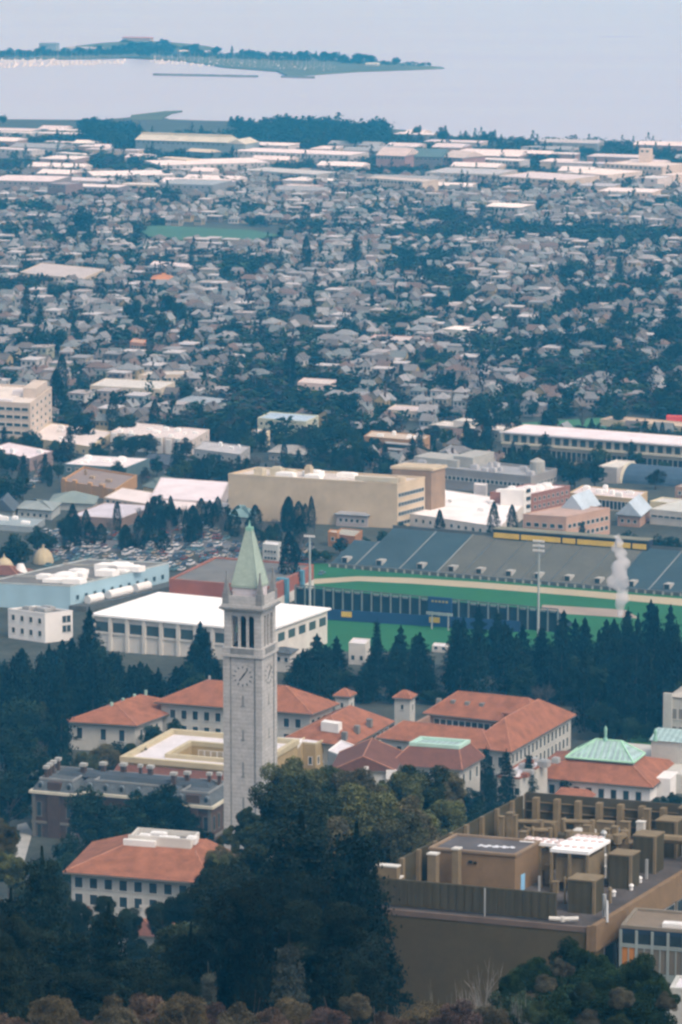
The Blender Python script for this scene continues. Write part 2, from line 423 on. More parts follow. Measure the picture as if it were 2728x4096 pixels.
def crown_pts(kind, n, seed):
    """unit crowns: height 1 (0..1), half width .5 -> scale (w, w, h)"""
    r = np.random.default_rng(seed); P = []; 
    if kind == 'conifer':                # layered boughs
        levels = 15; out = []
        for k in range(levels):
            z0 = .10 + .88 * k / levels; rad = .5 * (1 - (z0 - .06)) ** .85 * (1 + .18 * r.normal()) 
            nb = 5 + int(5 * (1 - z0)); ph = r.uniform(0, 6.28)
            for j in range(nb):
                a = ph + 2 * math.pi * j / nb + r.normal() * .2; L = rad * r.uniform(.6, 1.12); m = max(3, int(n / levels / nb * (.5 + 1.2 * (1 - z0))))
                t = r.uniform(.05, 1, m) ** .75; sp = .07 * (1.2 - t) + .015
                x = t * L * math.cos(a) + r.normal(size=m) * sp * .8; y = t * L * math.sin(a) + r.normal(size=m) * sp * .8
                z = z0 + .03 * (1 - z0) - t * L * .14 + r.normal(size=m) * .012
                out.append(np.stack([x, y, z], 1))
        m = n // 8; z = r.uniform(.8, 1.0, m); rr = (1 - z) * .22 * r.uniform(0, 1, m); a = r.uniform(0, 6.28, m)
        out.append(np.stack([rr * np.cos(a), rr * np.sin(a), z], 1))
        return np.concatenate(out)
    if kind == 'redwood':                # narrow dense
        z = r.uniform(0.05, 1, n) ** 1.15; rad = .5 * np.minimum(1, (1 - z) * 1.7) ** .8 * (.75 + .3 * np.sin(z * 55 + r.uniform(0, 6)) + .0)
        a = r.uniform(0, 6.28, n); lob = 1 + .22 * np.sin(a * 5 + z * 30) ; rr = rad * lob * np.sqrt(r.uniform(.15, 1, n))
        return np.stack([rr * np.cos(a), rr * np.sin(a), z], 1)
    if kind in ('broad', 'euc', 'dome'):
        nl = {'broad': 26, 'euc': 30, 'dome': 34}[kind]; out = []; c = []
        for k in range(nl):
            while True:
                p = r.uniform(-1, 1, 3)
                if np.linalg.norm(p) < 1: break
            p = p / (np.linalg.norm(p) + .01) * (r.uniform(.35, .82))
            if kind == 'dome': p[2] = abs(p[2]) * 1.3 - .5
            c.append((p[0] * .42, p[1] * .42, .55 + p[2] * .42))
        for k, (x, y, z) in enumerate(c):
            m = n // nl; s = r.uniform(.09, .17) * (.8 if kind == 'euc' else 1)
            d = r.normal(size=(m, 3)); d /= np.linalg.norm(d, axis=1)[:, None]; d *= s * r.uniform(.55, 1.08, m)[:, None]
            d[:, 2] *= .8; out.append(np.array([x, y, z]) + d)
        return np.concatenate(out)
    if kind == 'cypress':
        z = r.uniform(0.03, 1, n); rad = .5 * np.sin(np.clip(z * .93 + .07, 0, 1) * math.pi) ** .55 * (1 - z * .35)
        a = r.uniform(0, 6.28, n); rr = rad * (1 + .15 * np.sin(a * 4 + z * 14)) * r.uniform(.6, 1, n)
        return np.stack([rr * np.cos(a), rr * np.sin(a), z], 1)
PROTO = {}
def proto(kind, lod, var):
    key = (kind, lod, var)
    if key in PROTO: return PROTO[key]
    n = {0: 38000, 1: 9000, 2: 2400, 3: 420}[lod]; fs = {0: .0125, 1: .019, 2: .033, 3: .075}[lod]
    C = crown_pts(kind, n, 100 + var * 7 + lod + len(kind))
    if kind in ('conifer',): fs *= .8
    S = rng.uniform(.6, 1.3, len(C)) * fs
    me = mesh_quads('crown', quads(C, S), M['leaf'])
    mb = MB(); r = random.Random(var * 3 + len(kind))
    top = {'conifer': .8, 'redwood': .75, 'cypress': .7}.get(kind, .55)
    mb.cyl(0, 0, -.06, .28, .028, .02, 8 if lod < 2 else 5); mb.cyl(0, 0, .28, top, .02, .004, 8 if lod < 2 else 5)
    if kind in ('broad', 'euc', 'dome'):
        for k in range(7 if lod < 2 else 4):
            a = r.uniform(0, 6.28); z0 = r.uniform(.15, .4); L = r.uniform(.2, .36)
            mb.tube((0, 0, z0), (L * math.cos(a), L * math.sin(a), z0 + r.uniform(.2, .4)), .013, .004, 5)
    t = bpy.data.meshes.new('trunk'); t.from_pydata(mb.v, [], mb.f); t.materials.append(M['bark'])
    PROTO[key] = (me, t); return PROTO[key]
def bare_proto(lod, var):
    key = ('bare', lod, var)
    if key in PROTO: return PROTO[key]
    r = random.Random(50 + var); mb = MB(); depth = 5 if lod == 0 else 4
    def grow(p, d, L, rad, k):
        q = p + d * L; mb.tube(p, q, rad, rad * .6, 4 if k else 6)
        if k >= depth: return
        for j in range(3 if k < 2 else r.choice((2, 3, 3))):
            nd = (d + Vector((r.gauss(0, .42), r.gauss(0, .42), r.gauss(.12, .22)))).normalized()
            grow(q - d * L * r.uniform(0, .3), nd, L * r.uniform(.62, .86), rad * .55, k + 1)
    grow(Vector((0, 0, -.05)), Vector((0, 0, 1)), .28, .034, 0)
    for k in range(6): a = r.uniform(0, 6.28); grow(Vector((0, 0, r.uniform(.05, .2))), Vector((math.cos(a) * .5, math.sin(a) * .5, .9)).normalized(), .22, .019, 1)
    me = bpy.data.meshes.new('branches'); me.from_pydata(mb.v, [], mb.f); me.materials.append(M['twig'])
    mb = MB(); mb.cyl(0, 0, -.06, .25, .03, .022, 6); t = bpy.data.meshes.new('trunk'); t.from_pydata(mb.v, [], mb.f); t.materials.append(M['twig'])
    PROTO[key] = (me, t); return PROTO[key]
M['twig'] = mat('grey twigs', (.13, .12, .10), objcol=True, var=.25, scale=.6)
TREENAME = dict(conifer='conifer_tree', redwood='redwood_tree', cypress='cypress_tree', broad='broadleaf_tree', euc='eucalyptus_tree', dome='shrub', bare='bare_tree')
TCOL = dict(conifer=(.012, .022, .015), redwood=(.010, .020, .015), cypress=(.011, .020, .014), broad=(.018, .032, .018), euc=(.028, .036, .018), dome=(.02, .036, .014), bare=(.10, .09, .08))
def tree(kind, x, y, h, w, lod=1, label=None, c=None, group=None, attrs=None, z=None, name=None):
    var = random.randint(0, 3 if lod < 2 else 4)
    me, tr = bare_proto(0 if lod <= 1 else 1, var) if kind == 'bare' else proto(kind, lod, var)
    nm = name or TREENAME[kind]
    e = empty(nm, (x, y, (zt(x, y) if z is None else z) - .2), random.uniform(0, 6.28)); e.rotation_euler = (random.gauss(0, .018), random.gauss(0, .018), e.rotation_euler.z)
    c = c or TCOL[kind]; k = random.uniform(.7, 1.35)
    hc = min(h, w * 1.1) if kind in ('broad', 'euc', 'dome') else h
    for mm, pn in ((me, 'branches' if kind == 'bare' else 'crown'), (tr, 'trunk')):
        o = bpy.data.objects.new(pn, mm); col.objects.link(o); o.parent = e; o.scale = (w, w, h)
        if pn == 'crown': o.scale = (w, w, hc); o.location = (0, 0, h - hc)
        elif hc < h: tw = min(w, h * .5); o.scale = (tw, tw, h * .85)
        o.color = (c[0] * k, c[1] * k, c[2] * k, 1)
    e['category'] = 'shrub' if kind == 'dome' else 'tree'
    if label: e['label'] = label
    else:
        AUTO.append((e, (name or TREENAME[kind]).replace('_', ' '), attrs or '', x, y))
    if group: e['group'] = group
    return e
def tree_px(kind, su, svtip, Y, wpx, lod=1, dbase=0, **k):
    """tip at a photo pixel, standing at distance Y; wpx = crown width in photo pixels"""
    p = py(su, svtip, Y); h = p.z - zt(p.x, Y) - dbase
    sc = math.hypot(Y, CZ - p.z) / F / 4 * 1.0
    return tree(kind, p.x, Y, max(h, 2.0) / .98, wpx * sc, lod, **k)

ASP = dict(broad=1.0, euc=1.15, conifer=2.0, redwood=2.6, dome=.8, bare=1.1, cypress=2.6)
def tree_top(kind, su, sv, wpx, lod=1, **k):
    """tip at a photo pixel, standing where a tree of natural proportions would meet the ground"""
    p = pg(su, sv, 14)
    for _ in range(3):
        w = wpx * math.hypot(p.y, CZ - p.z) / F / 4; h = w * ASP[kind]; p = pg(su, sv, h)
    return tree(kind, p.x, p.y, h / .98, w, lod, **k)

def proj(x, y, z):
    d = Vector((x, y, z - CZ)); f_ = d.y * math.cos(PITCH) - d.z * math.sin(PITCH); v_ = -(d.y * math.sin(PITCH) + d.z * math.cos(PITCH))
    return ((d.x / f_ * F + 341) * 4, (v_ / f_ * F + 512) * 4)

# ================================================================== CAMPUS
def campanile():
    Yf = 933.2; fc = py(970, 2700, Yf); cx = fc.x + E2[0] * 5.2; cy = Yf + E2[1] * 5.2; zb = zt(cx, cy)
    root = empty('bell_tower', (cx, cy, zb), -TH, 'tall pale granite bell tower with clock faces, open belfry and a pointed green-grey spire', 'bell tower')
    LAND.append(('bell tower', cx, cy)); EXCL.append((cx - 10, cy - 10, 1, 0, 0, 1, 20, 20, 4))
    Z = lambda sv: py(970, sv, Yf).z - zb
    H = 5.2
    z_clockcor = Z(2625); z_bel0 = Z(2590); z_bel1 = Z(2462); z_cor = Z(2447); z_cor2 = Z(2427); z_par = Z(2385)
    mb = MB(); rc = .22
    mb.box(-H + rc, H - rc, -H + rc, H - rc, -3, z_clockcor - .3)
    sh = mb.build('shaft', M['stone'], root)
    for sx in (-1, 1):                   # corner piers stand proud of the shaft
        for sy in (-1, 1):
            mb = MB(); a0, a1 = (H - 1.75, H) if sx > 0 else (-H, -H + 1.75); b0, b1 = (H - 1.75, H) if sy > 0 else (-H, -H + 1.75)
            mb.box(a0, a1, b0, b1, -3, z_clockcor - .3); mb.build('corner_pier', M['stone'], root)
    for (ax) in range(4):                # dark strips paint in the shade of the channels beside the piers
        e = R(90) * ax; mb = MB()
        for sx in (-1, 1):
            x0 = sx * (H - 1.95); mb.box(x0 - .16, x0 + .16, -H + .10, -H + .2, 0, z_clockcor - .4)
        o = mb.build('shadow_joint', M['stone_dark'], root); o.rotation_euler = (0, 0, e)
    mb = MB(); mb.box(-H - .35, H + .35, -H - .35, H + .35, z_clockcor - .3, z_clockcor + .45); mb.box(-H - .15, H + .15, -H - .15, H + .15, z_clockcor + .45, z_bel0 - .2)
    mb.build('belfry_base', M['stone'], root)
    for a in range(4):                   # balustrade below the openings
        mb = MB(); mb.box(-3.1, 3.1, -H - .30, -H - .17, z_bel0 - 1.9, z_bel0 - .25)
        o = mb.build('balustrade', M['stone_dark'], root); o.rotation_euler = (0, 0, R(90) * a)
    # belfry: corner piers, two columns per side, arched heads
    for sx in (-1, 1):
        for sy in (-1, 1):
            mb = MB(); a0, a1 = sorted((sx * (H - .25), sx * (H - 2.15))); b0, b1 = sorted((sy * (H - .25), sy * (H - 2.15)))
            mb.box(a0, a1, b0, b1, z_bel0 - .2, z_bel1 + 1.9); mb.build('belfry_pier', M['stone'], root)
    hw = H - 2.15; cw = .50; ow = (2 * hw - 2 * cw) / 3
    for a in range(4):
        mb = MB(); yo = -H + .35
        for k in (1, 2):
            x0 = -hw + k * ow + (k - 1) * cw
            mb.box(x0, x0 + cw, yo + .1, yo + .9, z_bel0 - .2, z_bel1)
        # arch heads: polygon strip with three semicircles
        top = z_bel1 + 1.88; zs = z_bel1 - ow / 2 - .2; n = 10
        for k in range(3):
            x0 = -hw + k * (ow + cw); xc = x0 + ow / 2
            for i in range(n):
                t0 = math.pi * i / n; t1 = math.pi * (i + 1) / n
                xa, za = xc - ow / 2 * math.cos(t0), zs + ow / 2 * math.sin(t0); xb, zb_ = xc - ow / 2 * math.cos(t1), zs + ow / 2 * math.sin(t1)
                mb.hexa([(xa, yo, za), (xb, yo, zb_), (xb, yo + .8, zb_), (xa, yo + .8, za)], [(xa, yo, top), (xb, yo, top), (xb, yo + .8, top), (xa, yo + .8, top)])
            if k < 2: mb.box(x0 + ow, x0 + ow + cw, yo + .0, yo + .8, zs, top)
        o = mb.build('arcade', M['stone'], root); o.rotation_euler = (0, 0, R(90) * a)
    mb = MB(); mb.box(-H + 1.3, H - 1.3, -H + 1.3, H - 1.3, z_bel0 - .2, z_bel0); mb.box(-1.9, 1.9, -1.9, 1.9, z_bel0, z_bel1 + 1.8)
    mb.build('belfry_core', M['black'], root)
    mb = MB()
    mb.cyl(-1.9, -3.4, z_bel0 + 3.5, z_bel0 + 5.4, .75, .45, 12); mb.build('bell', mat('aged bronze', (.22, .33, .28), rough=.5, metal=.4), root)
    mb = MB(); mb.box(-H + .1, H - .1, -H + .1, H - .1, z_bel1 + 1.9, z_cor + .1); mb.box(-H - .2, H + .2, -H - .2, H + .2, z_cor + .1, z_cor + .5)
    mb.build('frieze', M['stone'], root)
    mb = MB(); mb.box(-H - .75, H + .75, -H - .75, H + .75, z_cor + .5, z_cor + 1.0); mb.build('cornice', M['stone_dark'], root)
    mb = MB(); mb.box(-H - .3, H + .3, -H - .3, H + .3, z_cor + 1.0, z_cor + 1.7)
    for a, b in ((-1, 0), (1, 0), (0, -1), (0, 1)):
        w = .35
        if a: mb.box(*sorted((a * (H + .1), a * (H - .3))), -H + 1.6, H - 1.6, z_cor + 1.7, z_par)
        else: mb.box(-H + 1.6, H - 1.6, *sorted((b * (H + .1), b * (H - .3))), z_cor + 1.7, z_par)
    mb.build('parapet', M['stone'], root)
    for sx in (-1, 1):
        for sy in (-1, 1):
            mb = MB(); cx_, cy_ = sx * (H - .75), sy * (H - .75); w = .85
            mb.box(cx_ - w, cx_ + w, cy_ - w, cy_ + w, z_cor + 1.7, z_par + .5); mb.box(cx_ - .6, cx_ + .6, cy_ - .6, cy_ + .6, z_par + .5, z_par + 1.5)
            zt_ = Z(2298)
            mb.hexa([(cx_ - .55, cy_ - .55, z_par + 1.5), (cx_ + .55, cy_ - .55, z_par + 1.5), (cx_ + .55, cy_ + .55, z_par + 1.5), (cx_ - .55, cy_ + .55, z_par + 1.5)],
                    [(cx_ - .12, cy_ - .12, zt_), (cx_ + .12, cy_ - .12, zt_), (cx_ + .12, cy_ + .12, zt_), (cx_ - .12, cy_ + .12, zt_)])
            mb.cyl(cx_, cy_, zt_ - .2, zt_ + .5, .22, .22, 8); mb.build('obelisk', M['stone_dark'], root)
    Yc = 938; Zc = lambda sv: py(1000, sv, Yc).z - zb
    zl0 = z_cor + 1.7; zl1 = Zc(2342)
    h2 = 3.35
    mb = MB(); mb.box(-h2, h2, -h2, h2, zl0, zl1); lan = mb.build('lantern_base', M['white_stone'], root)
    for a in range(4):
        mb = MB(); mb.box(-.45, .45, -h2 - .04, -h2 + .1, zl0 + .5, zl1 - 2.2); o = mb.build('doorway', M['black'], lan); o.rotation_euler = (0, 0, R(90) * a)
    tip = Zc(2122)
    mb = MB(); mb.box(-h2 - .25, h2 + .25, -h2 - .25, h2 + .25, zl1, zl1 + .7); mb.build('spire_cornice', M['spire'], root)
    mb = MB(); e = h2 + .1; k = .75
    B = [(-e, -e, zl1 + .7), (e, -e, zl1 + .7), (e, e, zl1 + .7), (-e, e, zl1 + .7)]; T = [(-k, -k, tip), (k, -k, tip), (k, k, tip), (-k, k, tip)]
    mb.hexa(B, T); 
    for (x, y) in ((-1, -1), (1, -1), (1, 1), (-1, 1)): mb.tube((x * e, y * e, zl1 + .7), (x * k, y * k, tip), .16, .10, 5)
    sp = mb.build('spire', M['spire'], root)
    mb = MB(); mb.box(-.8, .8, -.8, .8, tip, tip + .9); mb.cyl(0, 0, tip + .9, tip + 2.6, .35, .08, 8); mb.build('spire_lantern', M['copper'], root)
    # clock faces and slit windows on the four sides
    zc = Z(2706)
    for a in range(4):
        fr = empty('clock_face', (0, 0, 0)); fr.parent = root; fr.rotation_euler = (0, 0, R(90) * a)
        mb = MB(); yy = -H + rc
        ring = [(2.75 * math.cos(2 * math.pi * i / 40), 2.75 * math.sin(2 * math.pi * i / 40)) for i in range(40)]
        mb.add([(x, yy - .03, zc + z) for x, z in ring] + [(x, yy + .05, zc + z) for x, z in ring], [tuple(range(40))] + [(i, (i + 1) % 40, 40 + (i + 1) % 40, 40 + i) for i in range(40)])
        mb.build('dial', mat('dial stone', (.45, .44, .43), var=.06), fr)
        mb = MB()
        for i in range(12):
            t = 2 * math.pi * i / 12; ux, uz = math.sin(t), math.cos(t); px, pz_ = uz * .16, -ux * .16
            r0, r1 = 2.0, 2.6
            q = [(ux * r0 - px, uz * r0 - pz_), (ux * r0 + px, uz * r0 + pz_), (ux * r1 + px, uz * r1 + pz_), (ux * r1 - px, uz * r1 - pz_)]
            mb.hexa([(x, yy - .03, zc + z) for x, z in q], [(x, yy - .10, zc + z) for x, z in q])
        mb.build('numerals', mat('grey bronze', (.13, .135, .14)), fr)
        for nm, ang, L, w, back in (('minute_hand', R(218), 1.0, .24, .9), ('hour_hand', R(38), 1.0, .2, .2)):
            L = 1.55 if nm == 'minute_hand' else 2.3
            mb = MB(); ux, uz = math.sin(ang), math.cos(ang); px, pz_ = uz * w, -ux * w
            q = [(-ux * back - px * .8, -uz * back - pz_ * .8), (-ux * back + px * .8, -uz * back + pz_ * .8), (ux * L + px * .45, uz * L + pz_ * .45), (ux * L - px * .45, uz * L - pz_ * .45)]
            d0 = .12 if nm == 'minute_hand' else .17
            mb.hexa([(x, yy - d0, zc + z) for x, z in q], [(x, yy - d0 - .04, zc + z) for x, z in q]); mb.build(nm, mat('dark bronze', (.03, .04, .05)), fr)
    for (s0, s1) in ((2784, 2822), (2921, 2958), (3050, 3106), (3190, 3240), (3320, 3370)):
        for a in range(4):
            mb = MB(); mb.box(-.26, .26, -H + rc - .03, -H + rc + .1, Z(s1), Z(s0)); mb.box(-.5, .5, -H + rc - .12, -H + rc + .1, Z(s1) - .35, Z(s1))
            o = mb.build('slit_window', M['stone_dark'] if s0 > 0 else M['black'], root); o.rotation_euler = (0, 0, R(90) * a)
campanile()

# --- hipped red roof building, front left
f = Fr('hipped_hall', 'white hall with broad orange hip roof carrying an equipment deck, below the bell tower', 'building', (285, 3488), (822, 3531), (910, 3425), h=13.0, land='hall with the roof deck')
f.walls(M['wwall'])
f.win('F', mid(f.W, 9), [f.H - 3.6, f.H - 7.6], 1.9, 2.5, gm=M['glass'])
f.win('R', mid(f.D, 6), [f.H - 3.6], 1.7, 2.4)
pl = [f.at(488, 3402, f.H + 4.2), f.at(717, 3414, f.H + 4.2), f.at(786, 3352, f.H + 4.2)]
rs = 4.2
f.hip(M['tile'], 0, f.W, 0, f.D, f.H, rs, ov=1.7, flat=(f.W * .30, f.W * .84, f.D * .50, f.D * .95))
mb = MB(); a0, a1, b0, b1 = f.W * .33, f.W * .80, f.D * .54, f.D * .92; z0 = f.H + rs + .4
f.box(mb, a0, a1, b0, b0 + .5, z0 - .4, z0 + 1.9); f.box(mb, a0, a0 + .5, b0 + .5, b1, z0 - .4, z0 + 1.3); f.box(mb, a1 - .5, a1, b0 + .5, b1, z0 - .4, z0 + 1.3); f.box(mb, a0, a1, b1, b1 + .4, z0 - .4, z0 + 1.3)
f.part('deck_wall', mb, M['offwhite'])
mb = MB(); f.box(mb, a0 + .5, a1 - .5, b0 + .5, b1, z0 - .4, z0 + .1); f.part('deck', mb, M['greyroof'])
roofstuff(f, [(a0 + 2, b0 + 1.5, 3, 2.5, 1.6), (a0 + 7, b0 + 2.5, 5, 2, 1.3), (a0 + 14, b0 + 2, 2.5, 3, 1.7), (a0 + 4, b1 - 3, 4, 2, 1.2)], M['white'], z=z0 + .1)
mb = MB(); f.box(mb, a0 - 1, a0 + (a1 - a0) * .45, b0 - 1.1, b0 - .05, z0 - .5, z0 + 1.0); f.part('deck_duct', mb, M['white'])
# lower things in front of it
f = Fr('skylit_annex', 'low cream annex with green glass lean-to before the hall with the roof deck', 'building', (500, 3625), (640, 3640), (700, 3600), h=6, land=None)
f.walls(M['offwhite']); f.flatroof(M['whiteroof'], M['offwhite'])
mb = MB(); q = f.p; mb.hexa([q(f.W * .55, -.4, 2.6), q(f.W + .5, -.4, 2.6), q(f.W + .5, 5, 2.6), q(f.W * .55, 5, 2.6)], [q(f.W * .55, -.2, 2.9), q(f.W + .5, -.2, 2.9), q(f.W + .5, 5, 7.6), q(f.W * .55, 5, 7.6)]); f.part('glass_lean_to', mb, M['copperglass'])
roofstuff(f, [(2, 2, 3, 2, 1.6), (7, 3, 2, 2, 2.2)], M['white'])
f.win('F', mid(f.W, 5), [1.5], 1.4, 1.4)
f = Fr('tiled_lodge', 'small lodge with a dull red tiled roof half hidden by dark trees, front left', 'building', (470, 3735), (625, 3748), None, h=5, D=9)
f.walls(M['wwall']); f.hip(M['tile_dk'], 0, f.W, 0, f.D, f.H, 2.6, ov=1); f.win('F', mid(f.W, 5), [1.6], 1.1, 1.3)
f = Fr('tiled_cottage', 'little cottage with a red roof showing between the far left conifers', 'building', (40, 3800), (120, 3806), None, h=5, D=8)
f.walls(M['wwall']); f.hip(M['tile_dk'], 0, f.W, 0, f.D, f.H, 2.4, ov=.8); f.win('F', mid(f.W, 3), [1.6], 1.1, 1.3)
f = Fr('tiled_porch_house', 'small pale house with tan roof under the left end of the roof deck hall', 'building', (285, 3640), (350, 3646), None, h=5, D=7)
f.walls(M['wwall']); f.hip(M['tile'], 0, f.W, 0, f.D, f.H, 1.8, ov=.6); f.win('F', mid(f.W, 3), [1.6], 1.1, 1.3)

# --- slate mansard brick hall with chimneys (left of the tower)
f = Fr('mansard_hall', 'old brick hall with slate mansard roof and many chimneys, left of the bell tower', 'building', (118, 3176), (846, 3236), (880, 3211), base=3400, ortho=True, D=17, land='slate roofed brick hall')
W, D, H = f.W, f.D, f.H
wing = W * .245
mb = MB(); f.box(mb, 0, wing, 0, D, -4, H); f.box(mb, W - wing * .85, W, 0, D, -4, H); f.box(mb, wing, W - wing * .85, 3.0, D, -4, H - .02); f.part('wall', mb, M['brick'])
mb = MB()
for s0, s1, t0 in ((0, wing, 0), (W - wing * .85, W, 0), (wing + .7, W - wing * .85 - .7, 3.0)):
    f.box(mb, s0 - .7, s1 + .7, t0 - .7, D + .7, H, H + .75)
f.part('cornice', mb, M['trimc'])
mb = MB()
for s0, s1, t0, dz in ((0, wing, 0, 0), (W - wing * .85, W, 0, 0), (wing - 1, W - wing * .85 + 1, 3.0, -.1)):
    q = f.p; z0 = H + .75 + dz; z1 = H + 3.5 + dz; i = 1.6
    mb.hexa([q(s0, t0, z0), q(s1, t0, z0), q(s1, D, z0), q(s0, D, z0)], [q(s0 + i, t0 + i, z1), q(s1 - i, t0 + i, z1), q(s1 - i, D - i, z1), q(s0 + i, D - i, z1)])
f.part('roof', mb, M['slate'])
mb = MB()
for s0, s1, t0 in ((0, wing, 0), (W - wing * .85, W, 0), (wing + 2, W - wing * .85 - 2, 3.0)):
    i = 1.5; z1 = H + 3.5
    f.box(mb, s0 + i, s1 - i, t0 + i, t0 + i + .3, z1 + .01, z1 + .5); f.box(mb, s0 + i, s1 - i, D - i - .3, D - i, z1 + .01, z1 + .5)
    f.box(mb, s0 + i, s0 + i + .3, t0 + i + .302, D - i - .302, z1 + .01, z1 + .5); f.box(mb, s1 - i - .3, s1 - i, t0 + i + .302, D - i - .302, z1 + .01, z1 + .5)
f.part('roof_curb', mb, mat('grey curb', (.26, .27, .27)))
mb = MB(); f.box(mb, wing * .3, W - wing * .3, D * .45, D * .8, H + 3.5, H + 4.5, 0, .8); f.part('ridge_roof', mb, mat('blue slate', (.06, .075, .09), var=.2))
for a, b, w in ((3.0, 3, .9), (2.6, 6, .9), (2.3, 9, .9), (2.2, 12.5, .9), (wing - 1.5, 9, 1.3), (wing + 3, 12, 1.2), (wing + 8.5, 13, 1.3), (wing + 13.5, 13, .7), (W * .56, 13, 1.2), (W * .73, 8, 1.1), (W * .79, 10, 1.1), (W - 5, 11, .8), (W - 2.5, 12, .8)):
    mb = MB(); f.box(mb, a - w / 2, a + w / 2, b - w / 2, b + w / 2, H + 2, H + 6.2); c = f.part('chimney', mb, M['brick'])
    mb = MB(); f.box(mb, a - w / 2 - .3, a + w / 2 + .3, b - w / 2 - .3, b + w / 2 + .3, H + 6.2, H + 7.0); f.part('chimney_cap', mb, M['conc'], c)
for a, t0 in ((wing * .5, 0), (W - wing * .43, 0)):          # central bay with a flat dormer
    mb = MB(); f.box(mb, a - 1.8, a + 1.8, t0 - .5, t0 + 2.2, -4, H - .01); f.part('bay', mb, M['brick'])
    mb = MB(); f.box(mb, a - 1.9, a + 1.9, t0 + .2, t0 + 2.3, H + .78, H + 3.3); f.part('dormer', mb, M['brick'])
for a in (wing * .17, wing * .83, W - wing * .72, W - wing * .14) + tuple(lin(wing + 2.5, W - wing * .85 - 2.5, 6)):
    t0 = 0.45 if (a < wing or a > W - wing * .85) else 3.45
    mb = MB(); f.box(mb, a - .75, a + .75, t0, t0 + 1.6, H + .8, H + 2.4); mb.tube(f.p(a, t0, H + 2.4), f.p(a, t0 + 1.6, H + 2.4), .75, .75, 10); d = f.part('dormer', mb, mat('slate dormer', (.14, .17, .19)))
    mb = MB(); f.box(mb, a - .4, a + .4, t0 - .04, t0 + .1, H + 1.0, H + 2.6); f.part('dormer_window', mb, M['black'], d)
f.win('F', [wing * .16, wing * .84, W - wing * .72, W - wing * .13], [H - 6.2, H - 12.5], 1.2, 3.8, fm=mat('worn trim', (.16, .155, .14)))
f.win('F', lin(wing + 2, W - wing * .85 - 2, 7), [H - 6.2, H - 12.5], 1.2, 3.6, at=3.0, fm=mat('worn trim', (.16, .155, .14)))
f.win('R', mid(D, 5), [H - 6.2], 1.2, 3.8, fm=mat('worn trim', (.16, .155, .14)))
mb = MB(); f.box(mb, -.25, wing + .25, -.3, D, H - 8.3, H - 7.6); f.part('stone_band', mb, mat('worn trim', (.16, .155, .14))); mb = MB(); f.box(mb, W - wing * .85 - .25, W + .25, -.3, D, H - 8.3, H - 7.6); f.part('stone_band', mb, mat('worn trim', (.16, .155, .14))); mb = MB()
for a in (0, wing - 1.0, W - wing * .85, W - 1.0): f.box(mb, a, a + 1.0, -.22, .1, -4, H - .02)
f.part('quoins', mb, mat('worn trim', (.16, .155, .14)))

# --- yellow parapet building round a courtyard
f = Fr('courtyard_library', 'flat white roofed ochre library built round an open courtyard, behind the bell tower', 'building', (486, 3046), (1000, 3091), (1190, 2978), h=13, land='ochre courtyard library')
W, D, H = f.W, f.D, f.H
c0, c1, d0, d1 = W * .28, W * .84, D * .24, D * .68
bl = f.at(725, 2930); 
skew = bl[0] - 0.0
mb = MB()
for s0, s1, t0, t1 in ((0, W, 0, d0), (0, W, d1, D), (0, c0, d0, d1), (c1, W, d0, d1)): f.box(mb, s0, s1, t0, t1, -4, H)
f.part('wall', mb, M['yellow'])
mb = MB()
for s0, s1, t0, t1 in ((0, W, 0, d0), (0, W, d1, D), (0, c0, d0, d1), (c1, W, d0, d1)): f.box(mb, s0 + .02, s1 - .02, t0 + .02, t1 - .02, H + .004, H + .15)
f.part('roof', mb, M['whiteroof'])
mb = MB()
for s0, s1, t0, t1 in ((-.4, W + .4, -.4, .9), (-.4, W + .4, D - .9, D + .4), (-.4, .9, .902, D - .902), (W - .9, W + .4, .902, D - .902)): f.box(mb, s0, s1, t0, t1, H + .01, H + 1.5)
f.part('parapet', mb, M['cream'])
mb = MB()
for s0, s1, t0, t1 in ((c0 - 1, c1 + 1, d0 - 1, d0 + .1), (c0 - 1, c1 + 1, d1 - .1, d1 + 1), (c0 - 1, c0 + .1, d0 + .102, d1 - .102), (c1 - .1, c1 + 1, d0 + .102, d1 - .102)): f.box(mb, s0, s1, t0, t1, H + .01, H + 1.3)
f.part('court_parapet', mb, M['cream'])
f.win('F', lin(c0 + 3, c1 - 3, 9), [H - 3.6, H - 7], 1.5, 2.4, at=d1 - .0, fm=M['white'], gm=mat('pale blind', (.4, .34, .24)))
mb = MB(); q = f.p; mb.hexa([q(-1, -9.5, H - 5.2), q(W, -9.5, H - 5.2), q(W, .0, H - 5.2), q(-1, 0, H - 5.2)], [q(-1, -9.3, H - 4.9), q(W, -9.3, H - 4.9), q(W, -.05, H - .6), q(-1, -.05, H - .6)])
f.part('lean_to_roof', mb, M['tile_dk'])
mb = MB(); f.box(mb, 0, W * .74, -6.6, -.01, -4, H - 5.3); f.part('front_wall', mb, M['wwall'])
f = Fr('ochre_block', 'small ochre house with white framed windows just right of the bell tower', 'building', (1178, 2972), (1262, 2980), (1306, 2960), base=3085)
f.walls(M['yellow']); f.flatroof(M['whiteroof'], M['cream'], .5); f.win('F', mid(f.W, 2), [f.H - 6.0], 1.0, 2.2, fm=M['white']); f.win('R', mid(f.D, 2), [f.H - 6.0], 1.0, 2.2, fm=M['white'])
f = Fr('white_link_block', 'low white flat roofed block with an ochre front between bell tower and ochre house', 'building', (1095, 2990), (1190, 2996), (1210, 2968), h=8)
f.walls(M['yellow']); f.flatroof(M['whiteroof'], M['white'], 1.0); f.win('F', mid(f.W, 3), [f.H - 3.2], 1.0, 1.8, fm=M['white'])
f = Fr('white_roof_gallery', 'pale flat roofed gallery between the ochre house and the dark red gable', 'building', (1312, 3006), (1400, 3040), (1452, 2998), h=9)
